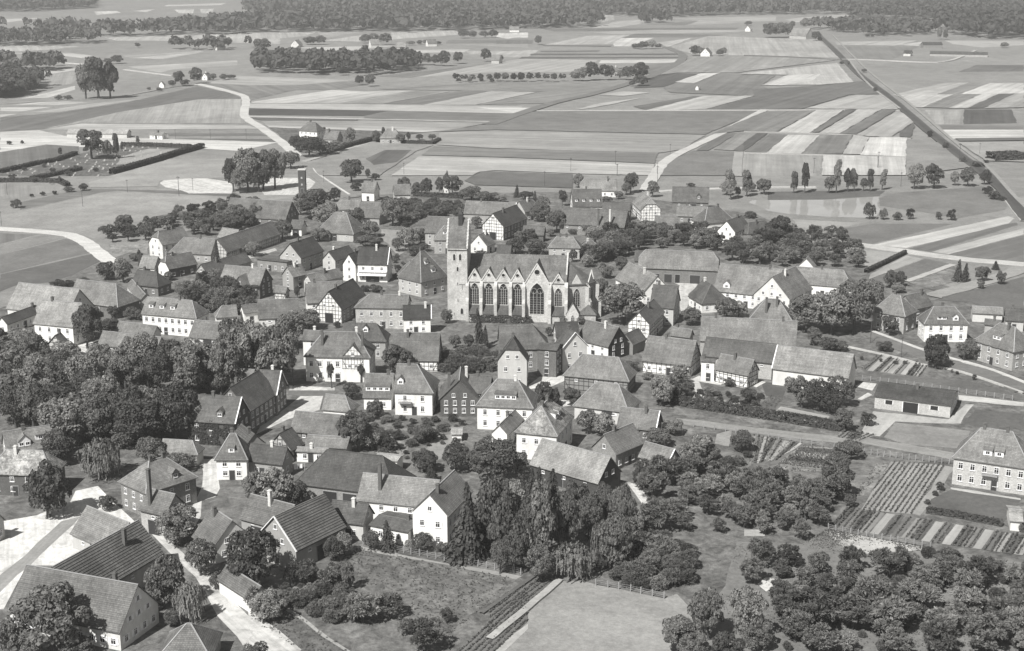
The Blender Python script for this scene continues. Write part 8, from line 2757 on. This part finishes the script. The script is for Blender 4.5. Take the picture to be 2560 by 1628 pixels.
    # stepped side gables
    for x in (tx0, tx1):
        g = MB(); n = 9
        for i in range(n):
            f0, f1 = i/n, (i+1)/n
            z0, z1 = TE + (TR-.7-TE)*f0, TE + (TR-.7-TE)*f1
            yy = (td/2)*(1-f0) + .12
            g.box(x-.24, x+.24, tm-yy, tm+yy, z0, z1+.05)
            g.box(x-.3, x+.3, tm-yy-.04, tm-yy+.36, z1+.052, z1+.13, 1); g.box(x-.3, x+.3, tm+yy-.36, tm+yy+.04, z1+.052, z1+.13, 1)
        g.obj('stepped_gable', [STONE, WHITE], root, .62)
    ch = MB(); qx, qy = (tx0+tx1)/2+.7, tm-.6
    ch.box(qx-.65, qx+.65, qy-.65, qy+.65, TR-3.2, TR+1.0)
    for k in range(4):
        a, c = PI/4+k*PI/2, PI/4+(k+1)*PI/2
        ch.poly([(qx+1.1*math.cos(a),qy+1.1*math.sin(a),TR+1.0),(qx+1.1*math.cos(c),qy+1.1*math.sin(c),TR+1.0),(qx,qy,TR+2.6)])
    ch.obj('roof_turret', TIMBER, root)
    def slot(x, z, w, h):
        P = arch(w, h) if w > .5 else [(-w/2,0),(w/2,0),(w/2,h),(-w/2,h)]
        s_ = MB(); s_.poly([(a,-.02,b) for a, b in P]); q = s_.obj('sound_opening' if w > .5 else 'slit_window', DARK, root); q.location = (x, ty0, z)
        r_ = MB()
        for i in range(len(P)):
            a, b = P[i], P[(i+1)%len(P)]; r_.bar((a[0],-.05,a[1]),(b[0],-.05,b[1]),.12,.1,up=(0,1,0))
        r2 = r_.obj('opening_frame', STONE, root, .58); r2.location = (x, ty0, z)
    slot(tx0+2.2, 18.6, .8, 2.2); slot(tx0+4.0, 18.6, .8, 2.2); slot(tx0+3.2, 15.3, .7, 1.5)
    slot(tx0+3.1, 10.9, .3, 1.0); slot(tx0+3.2, 5.9, .3, .9); slot(tx0+4.4, 1.9, .9, 2.0); slot(tx0+2.0, 1.6, .3, .8)
    # tie-irons and clock hands on the tower front
    cl = MB()
    cl.box(tx0+3.6, tx0+5.4, ty0-.05, ty0-.01, 11.1, 11.25); cl.box(tx0+4.5, tx0+4.62, ty0-.05, ty0-.011, 9.6, 11.0); cl.obj('wall_iron', TIMBER, root)
church()

# ------------------------------------------------------------------ two slim towers
def slim_tower(name, label, cat, x, y, wd, h, tone, mat, cap):
    root = thing(name, label, cat, (x, y, 0))
    r = wd/2
    m_ = MB(); m_.box(-r, r, -r, r, -.5, h); m_.obj('wall', mat, root, tone)
    if cap:
        m_ = MB(); prof = [(r+.35, h), (r+.3, h+.9), (r*.95, h+2.0), (r*.45, h+2.9), (.05, h+3.7)]
        for (ra, za), (rb, zb) in zip(prof, prof[1:]):
            for k in range(8):
                a, b = 2*PI*(k+.5)/8, 2*PI*(k+1.5)/8
                m_.poly([(ra*1.1*math.cos(a),ra*1.1*math.sin(a),za),(ra*1.1*math.cos(b),ra*1.1*math.sin(b),za),(rb*1.1*math.cos(b),rb*1.1*math.sin(b),zb),(rb*1.1*math.cos(a),rb*1.1*math.sin(a),zb)])
        m_.poly([((r+.35)*1.1*math.cos(2*PI*(k+.5)/8),(r+.35)*1.1*math.sin(2*PI*(k+.5)/8),h) for k in range(7,-1,-1)])
        m_.obj('domed_roof', ROOF, root, .06)
        for z in (1.2, h-2.0):
            add_window(root, wall_frame('-y', 0, -r-.01, z), .7, 1.2)
    else:
        m_ = MB(); m_.box(-r-.2, r+.2, -r-.2, r+.2, h+.002, h+.35); m_.obj('flat_roof', WALL['P'], root, .55)
        for z in (h*.35, h*.65):
            add_window(root, wall_frame('-y', 0, -r-.01, z), .6, .6)
        door(root, wall_frame('-y', 0, -r, 0))
x, y = TOWERS['white_tower']; slim_tower('transformer_tower', 'slim white tower with dark domed cap in the gardens', 'tower', x, y, 2.8, 6.6, .75, WALL['P'], True)
x, y = TOWERS['brick_tower']; slim_tower('transformer_tower', 'dark square brick tower with pale flat top by the sandy ground', 'tower', x, y, 3.3, 10.6, .07, WALL['K'], False)

# ------------------------------------------------------------------ trees
def rnd_dirs(n, rg):
    d = rg.normal(size=(n,3)); return d/np.linalg.norm(d, axis=1, keepdims=True)
def crown_lobes(seed, nl, c, rad3, lr, n, size, jitter=.55, hang=0):
    rg = np.random.default_rng(seed)
    d = rnd_dirs(nl, rg); r = rg.uniform(.45, 1, nl)**.6
    C = np.array(c) + d*r[:,None]*(np.array(rad3))
    LR = rg.uniform(lr[0], lr[1], nl)
    idx = rg.integers(0, nl, n*3)
    dd = rnd_dirs(n*3, rg)
    dd[:,2] = np.where(dd[:,2] < -.35, -dd[:,2]*.6, dd[:,2])
    dd /= np.linalg.norm(dd, axis=1, keepdims=True)
    P = C[idx] + dd*LR[idx][:,None]*rg.uniform(.82, 1.06, (n*3,1))
    inside = np.zeros(n*3, bool)
    for k in range(nl):
        q = np.linalg.norm(P - C[k], axis=1) < LR[k]*.78
        inside |= q
    P, dd = P[~inside][:n], dd[~inside][:n]
    Nn = dd + rg.normal(0, jitter, P.shape)
    S = rg.uniform(size*.6, size*1.25, len(P))
    if hang:            # feathery sprays: long faces pointing outwards from the clump
        T = dd + rg.normal(0, .45, P.shape); T /= np.linalg.norm(T, axis=1, keepdims=True)
        B = np.cross(T, rg.normal(size=P.shape)); B /= np.linalg.norm(B, axis=1, keepdims=True)+1e-9
        l_, w_ = (S*1.7)[:,None], (S*.5)[:,None]
        V = np.stack([P - T*l_*.5 - B*w_, P - T*l_*.5 + B*w_, P + T*l_ + B*w_*.5, P + T*l_ - B*w_*.5], 1).reshape(-1,3)
        return V, np.arange(4*len(P)).reshape(-1,4)
    return quads(P, Nn, S, 1.0, rg)
def trunk(mb, h, r, lean=0, limbs=4, seed=0, top=.75):
    rg = random.Random(seed)
    mb.tube([(0,0,-.05),(0,0,h*.3),(lean,0,h*.55),(lean*1.3,.01,h*top)], [r*1.35, r, r*.8, r*.4], 7)
    for k in range(limbs):
        a = 2*PI*k/limbs + rg.uniform(-.4,.4); z = h*rg.uniform(.3,.5)
        L = rg.uniform(.2,.33)
        mb.tube([(0,0,z),(L*.5*math.cos(a), L*.5*math.sin(a), z+.1*h),(L*math.cos(a), L*math.sin(a), z+.24*h)], [r*.6, r*.42, r*.2], 5)
VAR = {}
def variant(kind, crown, tk):
    VAR.setdefault(kind, []).append((crown, tk))
def leaf_mesh(V, F): return fast_mesh('crown', V, F, [LEAF])
def tk_mesh(fn):
    mb = MB(); fn(mb); return mb.mesh('trunk', [BARK])
for i in range(7):
    V, F = crown_lobes(100+i, 34 + i*9, (.02*(i%3-1),.02*(i%2),.55), (.40,.38,.34), (.05,.17), 5600, .0165, .6)
    variant('b', leaf_mesh(V, F), tk_mesh(lambda mb, i=i: trunk(mb, 1.0, .03, .02*(i-2), 5, i)))
for i in range(5):
    V, F = crown_lobes(200+i, 20 + i*2, (.03*(i-2),.02*(i%3-1),.56), (.38,.38,.28), (.05,.15), 2600, .032, .9, 1)
    variant('o', leaf_mesh(V, F), tk_mesh(lambda mb, i=i: trunk(mb, 1.0, .035, .04*(i-2), 5, 20+i, .6)))
for i in range(3):
    V, F = crown_lobes(300+i, 24, (0,0,.58), (.27,.27,.38), (.11,.21), 2800, .026)
    variant('p', leaf_mesh(V, F), tk_mesh(lambda mb, i=i: trunk(mb, 1.0, .035, 0, 3, 40+i, .85)))
for i in range(4):
    V, F = crown_lobes(400+i, 18 + i*2, (0,0,.42), (.36,.36,.32), (.11,.20), 2600, .032, .7, 1)
    variant('u', leaf_mesh(V, F), tk_mesh(lambda mb, i=i: trunk(mb, .8, .03, 0, 5, 60+i, .6)))
for i in range(2):
    V, F = crown_lobes(500+i, 60, (0,0,.52), (.35,.35,.40), (.10,.15), 3800, .022, .45)
    variant('y', leaf_mesh(V, F), tk_mesh(lambda mb, i=i: trunk(mb, 1.0, .04, 0, 3, 80+i, .7)))
V, F = crown_lobes(600, 14, (0,0,.78), (.30,.30,.15), (.14,.22), 1000, .035, .6)
variant('q', leaf_mesh(V, F), tk_mesh(lambda mb: trunk(mb, 1.0, .07, 0, 4, 90, .8)))
for i in range(3):     # spruce: whorls of drooping branches
    rg = np.random.default_rng(700+i)
    Cs, Ns = [], []
    tiers = 22
    for k in range(tiers):
        z = .06 + .92*k/tiers
        R_ = .5*(1-(k/tiers))**.85 + .02
        nb = max(5, int(15*(1-k/tiers)) + 4)
        for b in range(nb):
            a = 2*PI*b/nb + rg.uniform(-.25,.25); Rb = R_*rg.uniform(.75,1.08)
            for s in np.linspace(.25, 1, 6):
                r_ = Rb*s
                Cs.append((r_*math.cos(a)+rg.normal(0,.012), r_*math.sin(a)+rg.normal(0,.012), z - .09*s*s*(R_/.5+.3) + rg.normal(0,.006)))
                Ns.append((.5*math.cos(a)+rg.normal(0,.3), .5*math.sin(a)+rg.normal(0,.3), .9))
    V, F = quads(np.array(Cs), np.array(Ns), rg.uniform(.018,.042,len(Cs)), 1.0, rg)
    variant('s', leaf_mesh(V, F), tk_mesh(lambda mb: mb.tube([(0,0,-.03),(0,0,.5),(0,0,.96)], [.03,.02,.004], 6)))
for i in range(2):     # willow: curtains of hanging rods under a rounded head
    rg = np.random.default_rng(800+i)
    Cs, Ns, S = [], [], []
    for k in range(190):
        d = rnd_dirs(1, rg)[0]; d[2] = abs(d[2])
        r_ = rg.uniform(.55, 1.0)
        st_ = np.array((d[0]*.42*r_, d[1]*.42*r_, .62 + d[2]*.34*r_))
        ln = rg.uniform(.25, .55)
        for s in np.linspace(0, 1, 16):
            out = .07*math.sin(min(s*2.2,1.57))
            z = st_[2] + .04*math.sin(s*3) - ln*s*s*1.1
            if z < .06: break
            Cs.append((st_[0]*(1+out)+rg.normal(0,.008), st_[1]*(1+out)+rg.normal(0,.008), z)); Ns.append((d[0]+rg.normal(0,.5), d[1]+rg.normal(0,.5), .25))
    Cs = np.array(Cs); n = len(Cs); Nn = np.array(Ns); Nn /= np.linalg.norm(Nn, axis=1, keepdims=True)
    T = np.cross(Nn, np.array((0,0,1.))); T /= np.linalg.norm(T, axis=1, keepdims=True)+1e-9
    Bv = np.cross(T, Nn)
    w_ = rg.uniform(.008,.018,(n,1)); h_ = rg.uniform(.025,.05,(n,1))
    V = np.stack([Cs-T*w_-Bv*h_, Cs+T*w_-Bv*h_, Cs+T*w_*.7+Bv*h_, Cs-T*w_*.7+Bv*h_], 1).reshape(-1,3)
    variant('w', leaf_mesh(V, np.arange(4*n).reshape(n,4)), tk_mesh(lambda mb: trunk(mb, 1.0, .035, .02, 5, 95, .8)))
VAR['k'] = VAR['b']
VAR['x'] = VAR['u']
VAR['v'] = VAR['b'][:3] + VAR['o'][:3]
KN = {'b':('broadleaf_tree','tree'),'o':('fruit_tree','tree'),'s':('spruce_tree','tree'),'p':('slender_tree','tree'),'w':('weeping_willow','tree'),'u':('shrub','shrub'),'y':('dense_tree','tree'),'q':('pollard_tree','tree'),'v':('garden_tree','tree'),'k':('park_tree','tree'),'x':('garden_bush','shrub')}
LT = {'b':.148,'o':.15,'s':.062,'p':.12,'w':.2,'u':.135,'y':.075,'q':.08,'v':.14,'k':.155,'x':.14}
for i, (k, X, Y, h, w_, lb) in enumerate(TREES):
    gp = None
    if isinstance(lb, int): lb, gp = TREE_GROUPS[lb]
    nm, ct = KN[k]
    root = thing(nm, lb, ct, (X, Y, -.02), rng.uniform(0, 2*PI), gp)
    cm, tm = VAR[k][rng.randrange(len(VAR[k]))]
    ww = w_*1.0
    root.rotation_euler = (rng.gauss(0,.05), rng.gauss(0,.05), root.rotation_euler.z)
    root.scale = (ww*rng.uniform(.92,1.1), ww*rng.uniform(.92,1.08), h)
    c = link('crown', cm, root, LT[k]*rng.choice((.72,.9,1.0,1.1,1.3,1.5))*rng.uniform(.9,1.1))
    if Y < 1100: link('trunk', tm, root)

# ------------------------------------------------------------------ hedges
for h, w_, lb, P in HEDGES:
    P = [Vector((a,b,0)) for a,b in P]
    Cs, Ns = [], []
    for a, b in zip(P, P[1:]):
        L = (b-a).length; d = (b-a)/L; nrm = Vector((-d.y, d.x, 0))
        n = int(min(L*75*max(1, h/2), 9000))
        for _ in range(n):
            s = rng.random()*L
            side = rng.random()
            if side < .45: off, z, N_ = rng.uniform(-.5,.5)*w_, h*rng.uniform(.88,1.06), Vector((0,0,1))
            else:
                sg = -1 if side < .75 else 1
                off, z, N_ = sg*.5*w_*rng.uniform(.85,1.08), rng.uniform(0,h), nrm*sg + Vector((0,0,.4))
            p = a + d*s + nrm*off
            Cs.append((p.x, p.y, z)); Ns.append(tuple(N_ + Vector((rng.gauss(0,.4), rng.gauss(0,.4), rng.gauss(0,.4)))))
    Cs = np.array(Cs); o0 = np.array((P[0].x, P[0].y, 0))
    V, F = quads(Cs - o0, np.array(Ns), nrg.uniform(.12,.24,len(Cs))*max(1, o0[1]/420))
    o = link('hedge', fast_mesh('hedge', V, F, [LEAF]), None, .075); o.location = tuple(o0)
    tag(o, lb, 'hedge', 'garden and field hedges')

# ------------------------------------------------------------------ fences and poles
post_me = None
mb = MB(); mb.box(-.08, .08, -.08, .08, -.2, 1.35); mb.poly([(-.08,-.08,1.35),(.08,-.08,1.35),(0,0,1.5)]); post_me = mb.mesh('post', [POST])
for n, lb, P in FENCES:
    root = thing('fence', lb, 'fence', (P[0][0], P[0][1], 0))
    seg = [0]
    for a, b in zip(P, P[1:]): seg.append(seg[-1] + math.hypot(b[0]-a[0], b[1]-a[1]))
    pts = []
    for i in range(n):
        s = seg[-1]*i/(n-1)
        k = max(j for j in range(len(seg)) if seg[j] <= s+1e-6); k = min(k, len(P)-2)
        f = (s-seg[k])/(seg[k+1]-seg[k])
        pts.append((P[k][0]+(P[k+1][0]-P[k][0])*f - P[0][0] + rng.uniform(-.1,.1), P[k][1]+(P[k+1][1]-P[k][1])*f - P[0][1]))
    for x, y in pts:
        q = link('post', post_me, root); q.location = (x, y, 0); q.rotation_euler = (rng.gauss(0,.04), rng.gauss(0,.04), rng.random())
    for z in (.45, .8, 1.15):
        c = MB()
        for a, b in zip(pts, pts[1:]): c.bar((a[0],a[1],z), (b[0],b[1],z), .03)
        c.obj('wire', POST, root)
mb = MB(); mb.tube([(0,0,-.3),(0,0,.5),(0,0,1)], [.013,.011,.009], 6); pole_me = mb.mesh('pole', [BARK])
mb = MB(); mb.box(-.09, .09, -.006, .006, .915, .93); mb.box(-.07, .07, -.006, .006, .955, .968)
for k in (-.08,-.045,.045,.08): mb.box(k-.004, k+.004, -.004, .004, .93, .95)
arm_me = mb.mesh('crossarm', [BARK])
for x, y, h in POLES:
    root = thing('utility_pole', 'thin wooden utility pole with short crossarms', 'pole', (x, y, 0), rng.uniform(-.6,.6), 'overhead line poles')
    q = link('pole', pole_me, root); q.scale = (h*1.15, h*1.15, h)
    q = link('crossarm', arm_me, root); q.scale = (h, h, h)

# washing on a line in the yard of the low white stable
root = thing('washing_line', 'white washing hung on a line before the low white stable', 'washing line', (-52.5, 289.5, 0), .12)
for x in (0, 7.5):
    q = link('post', post_me, root); q.location = (x, 0, 0); q.scale = (1, 1, 1.35)
c = MB(); c.bar((0,0,1.9), (7.5,0,1.9), .03); c.obj('line', POST, root)
for k in range(6):
    c = MB(); x = .6 + k*1.15; w_ = rng.uniform(.6,.95); h_ = rng.uniform(.8,1.25)
    for i in range(4):
        c.poly([(x+w_*i/4, .06*math.sin(i*2+k), 1.9),(x+w_*(i+1)/4, .06*math.sin(i*2+2+k), 1.9),(x+w_*(i+1)/4, .1*math.sin(i*2+2+k), 1.9-h_),(x+w_*i/4, .1*math.sin(i*2+k), 1.9-h_)])
    c.obj('sheet', WHITE, root)

# ------------------------------------------------------------------ garden plants (beyond counting)
def inside_np(px_, py_, poly):
    r = np.zeros(len(px_), bool); n = len(poly)
    for i in range(n):
        x1, y1 = poly[i]; x2, y2 = poly[i-1]
        c = ((y1 > py_) != (y2 > py_))
        with np.errstate(divide='ignore', invalid='ignore'):
            xx = (x2-x1)*(py_-y1)/(y2-y1) + x1
        r ^= c & (px_ < xx)
    return r
Cs, Ns, Ss = [], [], []
for t, k, z, P in FIELDS:
    D = sum(p[1] for p in P)/len(P)
    if D > 440 or k not in 'bg': continue
    xs = [p[0] for p in P]; ys = [p[1] for p in P]
    if k == 'b':
        best = max(range(len(P)), key=lambda i: (P[i][0]-P[i-1][0])**2 + (P[i][1]-P[i-1][1])**2)
        a = math.atan2(P[best][1]-P[best-1][1], P[best][0]-P[best-1][0])
        if t > 170: continue
        c, s = math.cos(a), math.sin(a)
        cx, cy = sum(xs)/len(xs), sum(ys)/len(ys)
        R_ = max(math.hypot(x-cx, y-cy) for x, y in P)
        gu, gv = np.meshgrid(np.arange(-R_, R_, .3), np.arange(-R_, R_, 1.0))
        gu = gu.ravel() + nrg.normal(0,.08,gu.size); gv = gv.ravel() + nrg.normal(0,.04,gv.size)
        X = cx + gu*c - gv*s; Y = cy + gu*s + gv*c
        q = inside_np(X, Y, P); X, Y = X[q], Y[q]
        hh = nrg.uniform(.2,.4,len(X)) * (1.3 if t < 115 else .9)
    else:
        A = (max(xs)-min(xs))*(max(ys)-min(ys)); n = int(min(A*2.2, 20000))
        X = nrg.uniform(min(xs), max(xs), n); Y = nrg.uniform(min(ys), max(ys), n)
        q = inside_np(X, Y, P); X, Y = X[q], Y[q]
        hh = nrg.uniform(.06,.26,len(X))
    for rep in range(3):
        Cs.append(np.stack([X + nrg.normal(0,.08,len(X)), Y + nrg.normal(0,.08,len(X)), z + hh*nrg.uniform(.3,1,len(X))], 1))
        Ns.append(nrg.normal(0,.5,(len(X),3)) + np.array((0,0,.8))); Ss.append(hh*.42)
for P in [p for t, k, z, p in FIELDS if k == 'm' and sum(q[1] for q in p)/len(p) < 250 and max(q[0] for q in p) > 60]:
    xs = [p[0] for p in P]; ys = [p[1] for p in P]
    n = 16000
    X = nrg.uniform(min(xs), max(xs), n); Y = nrg.uniform(min(ys), max(ys), n)
    q = inside_np(X, Y, P) & (np.sin(X*.31+np.sin(Y*.23)*2) + np.sin(Y*.27+X*.11) + nrg.normal(0,.6,n) > .35); X, Y = X[q], Y[q]
    hh = nrg.uniform(.05,.22,len(X))
    Cs.append(np.stack([X, Y, .1 + hh*.6], 1)); Ns.append(nrg.normal(0,.6,(len(X),3)) + np.array((0,0,.6))); Ss.append(hh*.6)
Cs = np.concatenate(Cs); Ns = np.concatenate(Ns); Ss = np.concatenate(Ss)
V, F = quads(Cs, Ns, Ss)
o = link('vegetable_plants', fast_mesh('vegetable_plants', V, F, [LEAF]), None, .14)
tag(o, 'low vegetable, clover and grass plants in beds and meadows', 'plants', kind='stuff')

# cemetery stones: hundreds of specks
mb = MB()
cem = [p for t, k, z, p in FIELDS if k == 'g' and sum(q[1] for q in p)/len(p) > 640]
for P in cem[:1]:
    xs = [p[0] for p in P]; ys = [p[1] for p in P]
    gx, gy = np.meshgrid(np.arange(min(xs), max(xs), 3.1), np.arange(min(ys), max(ys), 7.5))
    gx = gx.ravel() + .25*gy.ravel() % 3; gy = gy.ravel()
    keep = (nrg.random(gx.size) < .42) & ((gx + 300) % 37 > 5)
    X, Y = gx[keep] + nrg.normal(0,.25,keep.sum()), gy[keep] + nrg.normal(0,.3,keep.sum())
    q = inside_np(X, Y, P)
    for x, y in zip(X[q], Y[q]):
        h = rng.uniform(.4,1.1); w_ = rng.uniform(.25,.5)
        mb.box(x-w_, x+w_, y-.12, y+.12, -.1, h)
        if rng.random() < .5: mb.box(x-w_*1.1, x+w_*1.1, y-2.0, y-.15, -.1, .2)
if mb.v:
    o = mb.obj('gravestones', WALL['P'], None, .4); tag(o, 'pale gravestones scattered over the cemetery', 'gravestones', kind='stuff')

# ------------------------------------------------------------------ woods and distant forest (reads as one mass)
for h, lb, P in WOODS:
    xs = [p[0] for p in P]; ys = [p[1] for p in P]
    D = sum(ys)/len(ys)
    sp = 4.6 if D < 1300 else 9.5 if D < 2000 else 13.0
    A = (max(xs)-min(xs))*(max(ys)-min(ys))
    n = int(min(A/(sp*sp)*1.25, 60000))
    X = nrg.uniform(min(xs), max(xs), n); Y = nrg.uniform(min(ys), max(ys), n)
    # ragged margin
    q = inside_np(X + nrg.normal(0, 5, n), Y + nrg.normal(0, 14, n), P); X, Y = X[q], Y[q]
    q = np.abs(X) < Y*.42 + 60; X, Y = X[q], Y[q]
    n = len(X)
    if n == 0: continue
    per = 70 if D < 1300 else 34 if D < 2000 else 16
    sz = (.75, 1.25) if D < 1300 else (1.1, 1.9) if D < 2000 else (1.8, 3.0)
    per = max(8, min(per, int(330000/ max(n,1))))
    th = h*nrg.uniform(.68, 1.12, n); cr = th*nrg.uniform(.26,.42,n)
    d = nrg.normal(size=(n,per,3)); d /= np.linalg.norm(d, axis=2, keepdims=True)
    d[:,:,2] = np.abs(d[:,:,2])*1.25 - .45
    C = np.stack([X,Y,th*.62],1)[:,None,:] + d*np.stack([cr,cr,th*.40],1)[:,None,:]*nrg.uniform(.75,1.05,(n,per,1))
    C = C.reshape(-1,3); Nn = d.reshape(-1,3) + nrg.normal(0,.45,(n*per,3))
    o0 = np.array((sum(xs)/len(xs), D, 0))
    V, F = quads(C - o0, Nn, nrg.uniform(sz[0], sz[1], len(C)))
    o = link('woodland', fast_mesh('woodland', V, F, [WOODLEAF]), None, .115)
    o.location = tuple(o0)
    tag(o, lb, 'wood', kind='stuff')

# ------------------------------------------------------------------ summer haze over the plain
me = bpy.data.meshes.new('haze')
hb = MB(); hb.box(-6100, 6100, -500, 9100, -1.5, 122)
me = hb.mesh('haze', [])
hm = bpy.data.materials.new('haze'); hm.use_nodes = True
hn = hm.node_tree.nodes; hn.remove(hn['Principled BSDF'])
pv = hn.new('ShaderNodeVolumePrincipled')
pv.inputs['Color'].default_value = (.93,.93,.92,1)
pv.inputs['Density'].default_value = .00017
pv.inputs['Anisotropy'].default_value = .2
hm.node_tree.links.new(pv.outputs[0], hn['Material Output'].inputs['Volume'])
me.materials.append(hm)
hz = link('haze', me)
tag(hz, 'thin pale summer haze over the plain', 'haze', kind='stuff')
